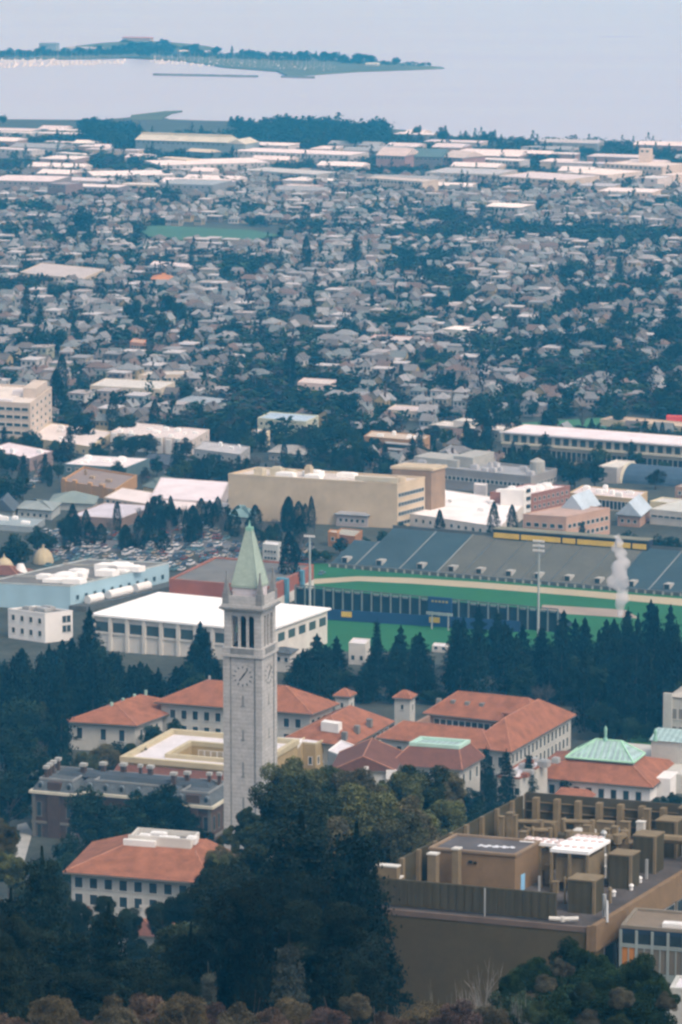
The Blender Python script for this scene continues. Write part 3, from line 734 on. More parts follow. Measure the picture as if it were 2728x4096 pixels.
f.walls(M['wwall']); f.flatroof(M['whiteroof'], M['white'], .4)

# --- left red roofed hall
f = Fr('long_tiled_hall', 'long white hall with an orange hip roof passing behind the bell tower', 'building', (644, 2810), (1240, 2856), (1330, 2822), base=3010, land='long tiled hall')
W, D, H = f.W, f.D, f.H
f.walls(M['wwall']); f.hip(M['tile'], 0, W, 0, D, H, 6.6, ov=1.5, along='U', inset=13)
n = 12; f.win('F', mid(W, n, 2), [H - 4.6, H - 9.4, H - 14.2], 1.7, 2.7); f.win('R', mid(D, 4), [H - 4.6, H - 9.4], 1.6, 2.6)
mb = MB()
for a, b, w, h in ((W * .07, D * .8, 4, 1.8), (W * .11, D * .95, 3, 3.0), (W * .17, D * .95, .5, 5.5)): f.box(mb, a, a + w, b, b + min(w, 2), H + 1, H + 1 + h)
f.part('roof_vent', mb, M['steel'])
g = Fr('tiled_hall_wing', 'lower white wing with orange hip roof, left end of the long tiled hall', 'building', (276, 2887), (540, 2903), (650, 2862), base=3010)
W, D, H = g.W, g.D, g.H
g.walls(M['wwall']); g.hip(M['tile'], 0, W, 0, D + 14, H, 4.6, ov=1.3, along='V', inset=9)
g.win('F', [W * .16, W * .52, W * .8], [H - 5.0], 1.7, 3.4); g.win('R', mid(D, 4, 2), [H - 5], 1.3, 3.2)
for k in range(4):
    mb = MB(); a = g.p(W * .46, 7 + k * 6.5, 0); mb.cyl(a[0], a[1], H + 2.5, H + 5.2, .5, .5, 8); g.part('roof_vent', mb, mat('green vent', (.3, .45, .40)))

# --- middle red roof
f = Fr('tiled_side_hall', 'orange hip roofed hall with a small skylight and pilastered side, right of the bell tower', 'building', (1160, 2952), (1393, 2986), (1559, 2892), base=3085, land='pilastered tiled hall')
W, D, H = f.W, f.D, f.H
f.walls(M['wwall']); f.hip(M['tile'], 0, W, 0, D, H, 6.0, ov=1.2, along='V', inset=10)
f.win('R', mid(D, 9, 1), [H - 5.2], 1.3, 4.0); f.win('F', mid(W, 5, 1), [H - 5.2], 1.3, 3.2)
mb = MB(); a = f.at(1326, 2895, f.H + 5.0); f.box(mb, a[0] - 3, a[0] + 3, a[1] - 1.5, a[1] + 1.5, H + 2.8, H + 5.6); f.part('skylight', mb, M['white'])
for k in range(3):
    a = f.at(1378 + k * 50, 2938 - k * 26, f.H + 3.2); mb = MB(); f.box(mb, a[0] - .8, a[0] + .8, a[1] - .8, a[1] + .8, H + 1.5, H + 4.0); f.part('roof_hatch', mb, mat('dull vent', (.2, .2, .19)))
def turret(name, label, A, B, C, base):
    f = Fr(name, label, 'turret', A, B, C, base=base); f.walls(M['wwall'])
    f.hip(M['tile'], 0, f.W, 0, f.D, f.H, 2.2, ov=.6, along='U', inset=f.D / 2 + .1)
    f.win('R', [f.D / 2], [f.H - 4.2], 1.0, 2.2); f.win('F', [f.W / 2], [f.H - 3.4], .9, 1.6)
    mb = MB(); f.box(mb, -1.5, f.W + 1.5, -1.2, f.D + 1, -8, 0); f.part('plinth', mb, M['wwall'])
turret('stair_turret', 'square white turret with a red cap above the pilastered hall, left of two', (1341, 2786), (1395, 2790), (1417, 2778), 2925)
turret('stair_turret', 'square white turret with a red cap on the ring shaped hall, right of two', (1578, 2793), (1640, 2798), (1660, 2784), 2925)

# --- right red roofed ring building
f = Fr('ring_hall', 'large ring shaped hall with orange tiled roofs round an inner court, right of the turrets', 'building', (1525, 2953), (2036, 3008), (2284, 2866), base=3105, land='ring shaped hall')
W, D, H = f.W, f.D, f.H
bk = D * .70; fw = D * .22; rw = W * .30
mb = MB()
for s0, s1, t0, t1 in ((0, W - rw, 0, fw), (W - rw, W, 0, D), (0, W - rw, bk, D)): f.box(mb, s0, s1, t0, t1, -4, H)
f.part('wall', mb, M['wwall'])
mb = MB(); f.box(mb, .5, W - rw - .01, bk - .12, bk, -4, H - .1); f.box(mb, .5, 1.2, fw, bk - .13, -4, H - .1); f.part('court_wall', mb, mat('pink stucco', (.33, .22, .17), var=.15))
f.hip(M['tile'], 0, W - rw + 6, 0, fw, H, 4.6, ov=1.2, along='U', inset=6)
f.hip(M['tile'], 0, W - rw + 8, bk, D, H + .01, 6.2, ov=1.2, along='U', inset=8)
f.hip(M['tile'], W - rw, W, 0, D, H + .02, 7.2, ov=1.2, along='V', inset=13)
f.win('F', mid(W - rw - 4, 10, 2), [H - 4.0], 1.7, 2.8, at=bk - .13, fm=M['frame'])
f.win('R', mid(D, 15, 1.5), [H - 4.2, H - 8.6, H - 13], 1.3, 2.8); f.win('F', mid(W, 12, 1), [H - 4.6, H - 9.5], 1.5, 2.8)
for k in range(4):
    a = f.at(1700 + k * 62, 2838 + k * 4, H + 3); mb = MB(); f.box(mb, a[0] - .7, a[0] + .7, bk + 3, bk + 4.4, H + 1.5, H + 4.2); f.part('roof_hatch', mb, mat('dull vent', (.2, .2, .19)))
mb = MB(); f.box(mb, W - rw - 2, W - rw + 6, bk - 4, bk + 3, H - .2, H + 3.4); f.part('roof_block', mb, M['tile_dk'])
mb = MB(); f.box(mb, W - rw - 2.5, W - rw + 6.5, bk - 4.5, bk + 3.5, H + 3.41, H + 3.9); f.part('roof_block_cap', mb, M['tile'])

# --- green framed skylight building
f = Fr('skylit_gallery', 'low gallery with a dull red roof carrying a large green framed flat skylight', 'building', (1575, 3060), (1841, 3080), (1920, 3034), h=13, land='green framed skylight')
W, D, H = f.W, f.D, f.H
f.walls(M['wwall']); f.hip(M['tile_dk'], 0, W, 0, D, H, 4.2, ov=1, flat=(W * .10, W * .86, D * .42, D * .98))
mb = MB(); a0, a1, b0, b1 = W * .10, W * .86, D * .42, D * .98; z = H + 4.3
for s0, s1, t0, t1 in ((a0, a1, b0, b0 + .9), (a0, a1, b1 - .9, b1), (a0, a0 + .9, b0 + .902, b1 - .902), (a1 - .9, a1, b0 + .902, b1 - .902)): f.box(mb, s0, s1, t0, t1, z, z + 1.0)
f.part('skylight_frame', mb, mat('pale verdigris', (.42, .62, .54), var=.1)); mb = MB(); f.box(mb, a0 + .9, a1 - .9, b0 + .9, b1 - .9, z, z + .35); f.part('skylight', mb, M['copperglass'])
f.win('F', mid(W, 7), [H - 4.6], 1.3, 3.0); f.win('R', mid(D, 3), [H - 4.6], 1.3, 3)
f = Fr('gabled_gallery', 'gallery with dark red gable roof and white pilastered end, above the olive trees', 'building', (1330, 3085), (1575, 3085), (1600, 3030), h=13.5)
W, D, H = f.W, f.D, f.H
f.walls(M['wwall']); f.hip(M['tile_dk'], 0, W, 0, D + 4, H, 4.4, ov=.8, along='V', gable=True)
mb = MB(); f.box(mb, W - 2.0, W + .8, -1.2, -.1, -4, H + .6); f.box(mb, W - 8, W - 6.8, -1.2, -.1, -4, H + 1.6); f.part('pilaster', mb, M['white'])
f.win('F', mid(W, 5, 2), [H - 6], 1.4, 3.6)

# --- copper roofed library
f = Fr('copper_roof_library', 'library with an orange tile skirt roof and a green copper hipped skylight with a finial', 'building', (2112, 3110), (2600, 3150), (2648, 3118), base=3205, ortho=True, land='copper roofed library')
W, D, H = f.W, f.D, f.H
D = 30; f.D = D
f.walls(M['white']); f.walls(M['wwall'], s0=W * .3, s1=W + 30, t0=D * .45, t1=D + 16, z1=H + 1, name='rear_wall')
rs = 5.0
c = [f.at(2264, 3043, H + rs), f.at(2519, 3070, H + rs), f.at(2585, 3027, H + rs)]
fl = (c[0][0], c[1][0], max(4, c[0][1]), max(8, c[2][1]))
f.hip(M['tile'], 0, W, 0, D, H, rs, ov=1.2, flat=fl)
mb = MB(); z = H + rs + .36; q = f.p; a0, a1, b0, b1 = fl[0] - .4, fl[1] + .4, fl[2] - .4, fl[3] + .4
pk = 5.0; m_ = (b0 + b1) / 2; ii = (a1 - a0) * .36
V_ = [q(a0, b0, z), q(a1, b0, z), q(a1, b1, z), q(a0, b1, z), q(a0, b0, z + .5), q(a1, b0, z + .5), q(a1, b1, z + .5), q(a0, b1, z + .5), q(a0 + ii, m_, z + pk), q(a1 - ii * .75, m_, z + pk)]
mb.add(V_, [(0, 1, 5, 4), (1, 2, 6, 5), (2, 3, 7, 6), (3, 0, 4, 7), (4, 5, 9, 8), (5, 6, 9), (6, 7, 8, 9), (7, 4, 8)])
sk = f.part('copper_roof', mb, M['copperglass'])
mb = MB()
for A_, B_ in ((4, 8), (5, 9), (6, 9), (7, 8), (8, 9), (4, 5), (5, 6), (7, 4)): mb.tube(V_[A_], V_[B_], .32, .32, 5)
for k in range(1, 10):
    t = k / 10; s_ = a0 + (a1 - a0) * t; st = min(max(s_, a0 + ii), a1 - ii * .75); mb.tube(q(s_, b0, z + .5), q(st, m_, z + pk), .13, .13, 4)
f.part('roof_ribs', mb, mat('bright verdigris', (.36, .62, .46), var=.12), sk)
for s_, hh in (((a0 + a1) / 2, 3.2), (a1 + 3, 2.2)):
    mb = MB(); c_ = q(s_, m_ + (0 if hh > 3 else 6), 0); mb.cyl(c_[0], c_[1], z + pk - .6, z + pk + .6, .7, .6, 8); mb.cyl(c_[0], c_[1], z + pk + .6, z + pk + hh, .35, .5, 8); mb.cyl(c_[0], c_[1], z + pk + hh, z + pk + hh + .9, .5, .1, 8)
    f.part('finial', mb, M['copper'])
mb = MB(); f.box(mb, a1 - 1, W + 46, D - 4, D + 9, H + 1, H + rs + 2.4); f.part('rear_copper_wall', mb, M['wwall'])
mb = MB(); A_ = q(a1 - 1.5, D - 4.5, H + rs + 2.41); q2 = [q(a1 - 1.5, D - 4.5, H + rs + 2.41), q(W + 46, D - 4.5, H + rs + 2.41), q(W + 46, D + 9.5, H + rs + 2.41), q(a1 - 1.5, D + 9.5, H + rs + 2.41)]
t2 = [q(a1 - 1, D + 2, H + rs + 4.6), q(W + 45, D + 2, H + rs + 4.6), q(W + 45, D + 3, H + rs + 4.6), q(a1 - 1, D + 3, H + rs + 4.6)]
mb.hexa(q2, t2); f.part('rear_copper_roof', mb, M['copperglass'])
f.win('F', mid(W, 9, 1.5), [H - 4.2], 1.6, 2.6)
mb = MB(); f.box(mb, W - 3, W + 4, 7, 16, -4, H + 1.2); f.part('side_block', mb, M['white'])
mb = MB(); f.box(mb, W * .28, W * .55, -9, -1, -4, H - 3.2); f.part('front_block', mb, M['wwall'])
mb = MB(); q = f.p; mb.hexa([q(W * .26, -9.8, H - 3.18), q(W * .57, -9.8, H - 3.18), q(W * .57, -.5, H - 3.18), q(W * .26, -.5, H - 3.18)], [q(W * .31, -6, H - 1.0), q(W * .52, -6, H - 1.0), q(W * .52, -4, H - 1.0), q(W * .31, -4, H - 1.0)]); f.part('front_roof', mb, M['tile'])

# --- cluttered low roofs left of it
f = Fr('cluttered_roof_wing', 'low white wing with rooftop clutter between the ring shaped hall and copper roof', 'building', (1990, 3110), (2080, 3118), (2190, 3050), h=9)
f.walls(M['wwall']); f.flatroof(M['whiteroof'], M['tile'], .5)
roofstuff(f, [(1, 3, 3, 2, 1.6), (5, 6, 3, 2, 1.2), (2, 11, 4, 2, 1.6), (6, 15, 3, 3, 2), (1, 20, 3, 2, 1.2), (8, 21, 2, 2, 1.6)], M['steel'])
roofstuff(f, [(6, 2, 2, 2, 1.2), (2, 16, 2, 2, 1.6)], M['tile'])
f.win('F', mid(f.W, 4), [4.5], 1.4, 2)
# --- pale hall cut by the right edge
f = Fr('pale_stone_hall', 'pale stone hall with a gabled end, cut by the right edge beyond the lawn', 'building', (2672, 2790), (2860, 2806), None, base=2990, D=20)
f.walls(M['wwall']); f.hip(mat('pale roof', (.4, .38, .34)), 0, f.W, 0, f.D, f.H, 3.6, ov=.2)
f.win('F', mid(f.W, 6, 1), [f.H - 6.5, f.H - 12], 1.5, 3.2, gm=mat('shaded stone', (.2, .19, .17)))
mb = MB(); f.box(mb, -1.2, 1.5, -1, .0, -4, f.H + 1.5); f.part('buttress', mb, M['wwall'])
sheet('lawn', [(2480, 3020), (2700, 3020), (2700, 2895), (2540, 2888)], mat('lawn grass', (.04, .13, .055), var=.2, scale=.1), .06)
sheet('path', [(40, 3480), (85, 3490), (130, 3330), (105, 3290), (70, 3300)], M['conc'], .06)

# ================================================================== BROWN LABORATORY (right foreground)
f = Fr('brown_laboratory', 'big brown laboratory block with a screened roof full of ducts, right foreground', 'building', (1440, 3632), (2380, 3718), (2728, 3504), Y=560, D=75, land='brown laboratory')
W, D, H = f.W, f.D, f.H; LAB = f
f.walls(M['brown'], z1=H - .02)
mb = MB(); f.box(mb, .01, W - .01, .01, D, H, H + .1); f.part('roof', mb, M['darkroof'])
mb = MB(); f.box(mb, W - .5, W + .35, -.35, D, H - 3.4, H + .7); f.box(mb, W - 1.2, W - .52, -.3, .3, H - 12, H + .45); f.part('fascia', mb, M['tan'])
mb = MB(); f.box(mb, 0, W - .6, -.12, .3, H - .6, H + .25); f.part('front_coping', mb, mat('brown coping', (.15, .11, .09)))
f.win('R', mid(D, 12, 3), [H - 8.4], 4.6, 4.6, fm=M['steel'], gm=M['glass'])
f.win('R', mid(D, 12, 3), [H - 14], 4.6, 4.6, fm=M['steel'], gm=M['glass'])
# screen fence: front panel, left side and back
a = f.at(2255, 3672); b_ = f.at(1553, 3618); s1 = a[0]; t0 = 1.6; sh = 4.6
mb = MB(); f.box(mb, -1, s1, t0, t0 + .4, H + .45, H + sh); fp = f.part('front_screen', mb, M['brown2'])
mb = MB()
for k in range(24): f.box(mb, -1 + k * (s1 + 1) / 24 + .1, -1 + (k + 1) * (s1 + 1) / 24 - .05, t0 - .07, t0, H + .5, H + sh - .1)
f.part('screen_panels', mb, M['brown2'], fp)
bc = f.at(2009, 3166, H + 6); ls0 = f.at(1516, 3420, H + 4.6)
tb = min(max(bc[1], 50), 70)
mb = MB(); lx = bc[0]
q = f.p; L0 = (max(-6, ls0[0]), t0 + 3.5); 
def wallseg(mb, A, B, z0, z1, th=.35):
    A = Vector(A); B = Vector(B); d = (B - A).normalized(); n = Vector((-d.y, d.x)) * th
    P = [A, B, B + n, A + n]; mb.hexa([q(p.x, p.y, z0) for p in P], [q(p.x, p.y, z1) for p in P])
LL = (2.0, 9); LB = (2.0, tb)
wallseg(mb, LL, LB, H + .1, H + 5.6); f.part('side_screen', mb, M['brown2'])
mb = MB()
for k in range(9): t = LL[1] + (tb - LL[1]) * k / 8; mb = MB(); f.box(mb, 2.1, 2.7, t, t + .8, H + .1, H + 5.9); f.part('side_post', mb, M['duct'])
mb = MB(); wallseg(mb, (2.4, tb), (W + 14, tb), H + .1, H + 6.2); bs = f.part('back_screen', mb, mat('dark screen', (.075, .068, .05), var=.2))
for k in range(12):
    mb = MB(); s_ = 4 + k * (W + 6) / 12; f.box(mb, s_, s_ + .9, tb - 1.2, tb - .02, H + .1, H + 5.6); f.part('screen_post', mb, M['duct'], bs)
mb = MB()
for k in range(3): f.box(mb, 2.5, W + 13, tb - .2, tb - .03, H + 1.6 + k * 1.5, H + 1.8 + k * 1.5)
f.part('screen_rails', mb, M['duct'], bs)
# penthouse
pa = f.at(1727, 3390, H + 6.4); pb = f.at(2060, 3422, H + 6.4); pc = f.at(2160, 3367, H + 6.4)
x0, x1, y0 = pa[0], pb[0], max(3.5, pb[1]); y1 = max(y0 + 8, pc[1])
mb = MB(); f.box(mb, x0, x1, y0, y1, H + .1, H + 6.2); ph = f.part('penthouse', mb, M['tan'])
mb = MB(); f.box(mb, x0 - .2, x1 + .2, y0 - .2, y0 + .3, H + 6.21, H + 6.6); f.box(mb, x0 - .2, x1 + .2, y1 - .3, y1 + .2, H + 6.21, H + 6.6); f.box(mb, x0 - .2, x0 + .3, y0 + .302, y1 - .302, H + 6.21, H + 6.6); f.box(mb, x1 - .3, x1 + .2, y0 + .302, y1 - .302, H + 6.21, H + 6.6)
f.part('penthouse_parapet', mb, mat('tan coping', (.26, .19, .13)), ph)
mb = MB(); f.box(mb, x0 + .3, x1 - .3, y0 + .3, y1 - .3, H + 6.21, H + 6.3); f.part('penthouse_roof', mb, mat('asphalt roof', (.10, .095, .10), var=.3), ph)
mb = MB(); zz = H + 6.31; xx = (x0 + x1) / 2
for k in range(14): f.box(mb, xx - 1 + k * .42, xx - 1 + k * .42 + .5, y0 + (y1 - y0) * .42 + .35 * math.sin(k * 1.7), y0 + (y1 - y0) * .42 + .9 + .3 * math.cos(k * 2.1), zz + .01 * k, zz + .02 + .01 * k)
f.part('roof_patch', mb, mat('white sealant', (.6, .62, .66)), ph)
mb = MB(); f.box(mb, x1, x1 + .12, y0 + 2.2, y0 + 3.5, H + .1, H + 2.7); f.part('door', mb, mat('pale blue door', (.25, .50, .75)), ph)
mb = MB(); f.box(mb, x0 + (x1 - x0) * .46, x0 + (x1 - x0) * .50, y0 - .25, y0, H + 4.6, H + 5.0); f.box(mb, x0 + (x1 - x0) * .52, x0 + (x1 - x0) * .55, y0 - .2, y0, H + 4.5, H + 4.9); f.part('wall_lamp', mb, M['black'], ph)
# cooling plant (white topped frames)
def plant(su, sv, w, d, h, nm='cooling_unit'):
    a = f.at(su, sv, H + h)
    mb = MB(); f.box(mb, a[0], a[0] + w, a[1], a[1] + d, H + h - .5, H + h); r = f.part(nm, mb, M['brightroof'])
    mb = MB()
    for i in range(3):
        for j in range(2): s_ = a[0] + (w - .4) * i / 2; t_ = a[1] + (d - .4) * j; f.box(mb, s_, s_ + .4, t_, t_ + .4, H + .1, H + h - .5)
    f.box(mb, a[0] + .6, a[0] + w - .6, a[1] + .8, a[1] + d - .8, H + 1.6, H + h - 1.4); f.part('unit_frame', mb, M['duct'], r)
    mb = MB()
    for i in range(5):
        for j in range(2): c_ = f.p(a[0] + w * (i + .5) / 5, a[1] + d * (j + .5) / 2, 0); mb.cyl(c_[0], c_[1], H + h, H + h + .18, w * .075, w * .075, 10)
    f.part('fan', mb, mat('pinkish fan guard', (.62, .5, .48)), r)
plant(2200, 3395, 6.2, 8.5, 7.0); plant(2078, 3364, 6.5, 3.0, 6.4); plant(2290, 3348, 4.6, 1.6, 6.6)
# tall box exhausts along the right side
for su, sv, w, d, h in ((2272, 3520, 4.2, 3.6, 5.2), (2435, 3420, 3.6, 3.4, 5.4), (2533, 3345, 3.6, 3.6, 6.0), (2624, 3285, 3.4, 3.6, 6.0), (2715, 3235, 3.4, 3.6, 6.2)):
    a = f.at(su, sv, H + h)
    mb = MB(); f.box(mb, a[0], a[0] + w, a[1], a[1] + d, H + .1, H + h); r = f.part('exhaust_box', mb, M['brown2'])
    mb = MB(); f.box(mb, a[0] - .12, a[0] + w + .12, a[1] - .12, a[1] + d + .12, H + h, H + h + .25); f.box(mb, a[0] + w - .3, a[0] + w + .14, a[1] - .14, a[1] + .2, H + .1, H + h - .01); f.part('box_trim', mb, M['duct'], r)
# ducts, pipes, posts
rd = random.Random(5)
def pipe(pts, r, m, nm='duct', z=True):
    mb = MB()
    for p_, q_ in zip(pts, pts[1:]): mb.tube(f.p(*p_), f.p(*q_), r, r, 8)
    for p_ in pts[1:-1]: c_ = f.p(*p_); mb.cyl(c_[0], c_[1], c_[2] - r * 1.05, c_[2] + r * 1.05, r * 1.1, r * 1.1, 8)
    f.part(nm, mb, m)
cx0 = x1 + 2
for (sa, sb, ta, zz, r) in ((x1 - 2, x1 + 6, y1 + 16, 3.6, .7), (x1 + 9, x1 + 19, y1 + 18, 3.8, .75), (x1 + 20, W + 2, y1 + 14, 3.4, .6), (x1 - 8, x1 - 1, y1 + 9, 3.0, .45)):
    pipe([(sa, ta, H + .2), (sa, ta, H + zz), (sb, ta, H + zz), (sb, ta + 3, H + zz), (sb, ta + 3, H + .2)], r, M['duct'])
for k in range(34):
    s_ = rd.uniform(4, W - 4); t_ = rd.uniform(6, tb - 4)
    if x0 - 1 < s_ < x1 + 1 and t_ < y1 + 1: continue
    if s_ > x1 and t_ < 8: continue
    hh = rd.uniform(2.0, 5.2); w_ = rd.uniform(.25, .7); mb = MB()
    if k % 3: f.box(mb, s_, s_ + w_, t_, t_ + w_, H + .1, H + hh)
    else: c_ = f.p(s_, t_, 0); mb.cyl(c_[0], c_[1], H + .1, H + hh, w_ * .6, w_ * .6, 8); mb.cyl(c_[0], c_[1], H + hh, H + hh + .4, w_ * .9, w_ * .5, 8)
    f.part('vent_stack', mb, M['duct'] if k % 4 else M['steel'])
for k in range(12):
    s_ = rd.uniform(3, W - 8); t_ = rd.uniform(y1 + 3, tb - 6); w_ = rd.uniform(1.5, 3.6); mb = MB()
    f.box(mb, s_, s_ + w_, t_, t_ + rd.uniform(1, 3), H + .1, H + rd.uniform(1.2, 2.8)); f.part('air_handler', mb, (M['duct'], M['brown2'], M['offwhite'])[k % 3])
for su, sv in ((1560, 3405), (1650, 3405)):
    pass
for s_, t_, w_, h_ in ((.4, 4.5, 3.4, 5.6), (6.2, 10, 1.4, 6.6), (2.8, 5.5, 1.0, 3.6), (9.3, 12, 1.0, 7.2)):
    mb = MB(); f.box(mb, s_, s_ + w_, t_, t_ + 1.2, H + .1, H + h_); r = f.part('left_housing', mb, M['duct']); mb = MB(); f.box(mb, s_ - .1, s_ + w_ + .1, t_ - .1, t_ + 1.3, H + h_, H + h_ + .25); f.part('housing_cap', mb, M['offwhite'], r)
for k, (su, sv) in enumerate(((2455, 3575), (2525, 3550), (2618, 3480), (2560, 3520))):
    a = f.at(su, sv, H + .5); mb = MB(); c_ = f.p(a[0], a[1], 0); mb.cyl(c_[0], c_[1], H + .1, H + .8, .3, .3, 8); mb.cyl(c_[0], c_[1], H + .8, H + 1.1, .45, .2, 8); f.part('roof_vent', mb, M['white'])
pipe([(s1 - .6, .6, H + .9), (s1 + 1.4, .9, H + .9), (s1 + 3.6, 1.6, H + 1.0)], .35, M['offwhite'], 'drain_pipe')
pipe([(s1 + 6.2, 5, H + .4), (s1 + 6.2, 5, H + 4.2)], .3, M['steel'], 'flue'); pipe([(s1 + 7.4, 3.2, H + .3), (s1 + 6.6, 5, H + 3.2)], .22, M['steel'], 'flue')
f.tube(mb := MB(), (s1 * .66, -.3, H + .6), (s1 * .66, -.3, H + 5), .12); f.part('mast', mb, M['steel'])

# --- window wall building at the lower right
g = Fr('window_wall_annex', 'low annex with navy and white framed window panels below the brown laboratory', 'building', (2484, 3712), (2800, 3738), None, Y=556, D=10)
W, D, H = g.W, g.D, g.H
g.walls(mat('navy wall', (.02, .04, .07))); g.flatroof(mat('tan roof edge', (.20, .16, .12)), mat('grey brown edge', (.22, .19, .15)), .5)
nb = 5
for i in range(nb):
    a0 = i * W / nb; w_ = W / nb
    mb = MB(); g.box(mb, a0 + .25, a0 + w_ - .25, -.06, 0, H - 2.2, H - .7); pn = g.part('top_pane', mb, M['glass'])
    mb = MB(); g.box(mb, a0 + .25, a0 + w_ * .5 - .1, -.06, 0, H - 6.6, H - 2.9); g.box(mb, a0 + w_ * .5 + .1, a0 + w_ - .25, -.06, 0, H - 6.6, H - 2.9); g.part('middle_pane', mb, mat('dusty pane', (.17, .15, .12), rough=.3) if i else mat('orange blind', (.5, .2, .05)))
    mb = MB(); g.box(mb, a0 + .25, a0 + w_ - .25, -.06, 0, H - 11, H - 8.0); g.part('lower_pane', mb, M['navy'])
mb = MB()
for i in range(nb + 1): g.box(mb, i * W / nb - .2, i * W / nb + .2, -.22, -.01, H - 13, H - .2)
for i in range(nb): g.box(mb, (i + .5) * W / nb - .1, (i + .5) * W / nb + .1, -.15, -.01, H - 7.8, H - 2.9)
g.part('mullion', mb, mat('grey mullion', (.27, .31, .30)))
mb = MB(); g.box(mb, 0, W, -.18, -.012, H - 2.9, H - 2.3); g.box(mb, 0, W, -.16, -.012, H - 8.0, H - 6.7); g.box(mb, 0, W, -.3, -.012, H - 11.6, H - 11.1); g.part('transom', mb, mat('grey transom', (.24, .28, .27)))
roofstuff(g, [(6, 1.5, 7, 1.6, .8)], M['white'], n=1)
g = Fr('corner_hut', 'small pale hut at the lower right corner among dark shrubs', 'hut', (2680, 3960), (2790, 3968), None, Y=520, D=6)
g.walls(M['wwall']); g.flatroof(M['whiteroof'], M['wwall'], .4); g.win('F', mid(g.W, 2), [1.5], 1.2, 1.2)

# more clutter on the laboratory roof, each piece standing on the roof deck
f = LAB
CL = [('b', 1560, 3410, 2.6, 1.2, 4.0), ('b', 1610, 3440, 1.2, 1.2, 3.4), ('c', 1640, 3420, .5, 0, 3.6), ('b', 1668, 3400, 1.5, 1.0, 4.2), ('c', 1585, 3460, .4, 0, 2.6), ('b', 1700, 3420, .8, .8, 3.6), ('b', 1690, 3330, .7, .7, 4.4), ('c', 1770, 3300, .35, 0, 4.6), ('c', 1885, 3272, .45, 0, 5.4), ('c', 1898, 3284, .45, 0, 5.2), ('b', 1930, 3300, 1.2, 1.2, 3.2), ('b', 1965, 3290, .8, .8, 4.4), ('b', 1995, 3270, .8, .8, 5.4), ('b', 2025, 3255, 1.0, 1.0, 6.0), ('b', 2045, 3265, .8, .8, 5.6), ('c', 2015, 3230, .4, 0, 5.0), ('b', 2010, 3330, 2.0, 1.2, 2.6), ('b', 1955, 3320, 2.4, 1.4, 2.2),
 ('b', 2180, 3465, .7, .7, 3.0), ('b', 2200, 3490, .6, .6, 2.6), ('c', 2225, 3490, .35, 0, 2.6), ('b', 2235, 3455, 1.0, .8, 2.2), ('b', 2210, 3530, .8, .6, 1.8), ('b', 2340, 3420, 1.6, 1.2, 2.4), ('c', 2355, 3400, .6, 0, 3.8), ('c', 2395, 3385, .8, 0, 2.2), ('b', 2415, 3320, .9, .9, 4.8), ('b', 2445, 3310, .9, .9, 5.2), ('c', 2500, 3325, .4, 0, 4.0), ('b', 2480, 3290, 1.4, 1.0, 5.0), ('b', 2545, 3290, 1.2, 1.0, 4.4), ('b', 2575, 3240, .9, .9, 5.6), ('b', 2385, 3290, 2.6, 1.4, 3.2), ('b', 2130, 3290, 3.6, 1.6, 2.6), ('b', 2330, 3305, 1.2, 1.0, 3.6), ('b', 2375, 3470, 1.8, 1.2, 1.8), ('b', 2080, 3330, 1.0, 1.0, 3.8), ('c', 2440, 3560, .3, 0, 2.2), ('b', 2300, 3560, 1.0, .8, 2.0)]
for k, (kd, su, sv, w_, d_, h_) in enumerate(CL):
    a = f.at(su, sv, H_ := f.H + h_); mb = MB()
    if a[0] < 3 or a[0] > f.W - 1 or a[1] < 2.5: continue
    if kd == 'b': f.box(mb, a[0], a[0] + w_, a[1], a[1] + d_, f.H + .1, H_); f.box(mb, a[0] - .1, a[0] + w_ + .1, a[1] - .1, a[1] + d_ + .1, H_, H_ + .18)
    else: c_ = f.p(a[0], a[1], 0); mb.cyl(c_[0], c_[1], f.H + .1, H_, w_, w_, 9); mb.cyl(c_[0], c_[1], H_, H_ + .5, w_ * 1.5, w_ * .6, 9)
    f.part('roof_duct' if kd == 'b' else 'exhaust_stack', mb, M['duct'] if k % 5 else M['offwhite'])
for (su0, sv0, su1, sv1, h_) in ((2055, 3285, 2165, 3290, 3.6), (2255, 3285, 2370, 3290, 4.0), (2110, 3320, 2200, 3322, 2.4), (2300, 3480, 2390, 3450, 3.0), (2180, 3440, 2270, 3400, 3.2), (1560, 3480, 1700, 3420, 1.2)):
    a = f.at(su0, sv0, f.H + h_); b = f.at(su1, sv1, f.H + h_)
    pipe([(a[0], a[1], f.H + .2), (a[0], a[1], f.H + h_), (b[0], b[1], f.H + h_), (b[0], b[1], f.H + .2)], .42, M['duct'], 'bent_duct')

# ================================================================== STADIUM
grass = mat('turf', (.018, .12, .048), var=.12, scale=.05, fine=(.4, .08))
sheet('playing_field', [(1150, 2606), (2900, 2606), (2900, 2412), (2728, 2385), (1840, 2295), (1240, 2250), (1240, 2320)], grass, .05)
track = mat('track surface', (.38, .335, .235), var=.08, scale=.05)
sheet('running_track', [(1240, 2318), (1430, 2306), (1640, 2312), (1900, 2328), (2300, 2360), (2728, 2396), (2900, 2412), (2900, 2440), (2728, 2424), (2300, 2384), (1900, 2352), (1640, 2335), (1430, 2325), (1240, 2338)], track, .10)
sheet('infield_dirt', [(2170, 2420), (2500, 2440), (2560, 2475), (2160, 2450)], mat('infield clay', (.30, .25, .21), var=.1, scale=.1), .10)
sheet('warning_track', [(1310, 2462), (1800, 2488), (2100, 2515), (2100, 2524), (1800, 2498), (1310, 2472)], mat('cinder', (.18, .12, .09)), .10)
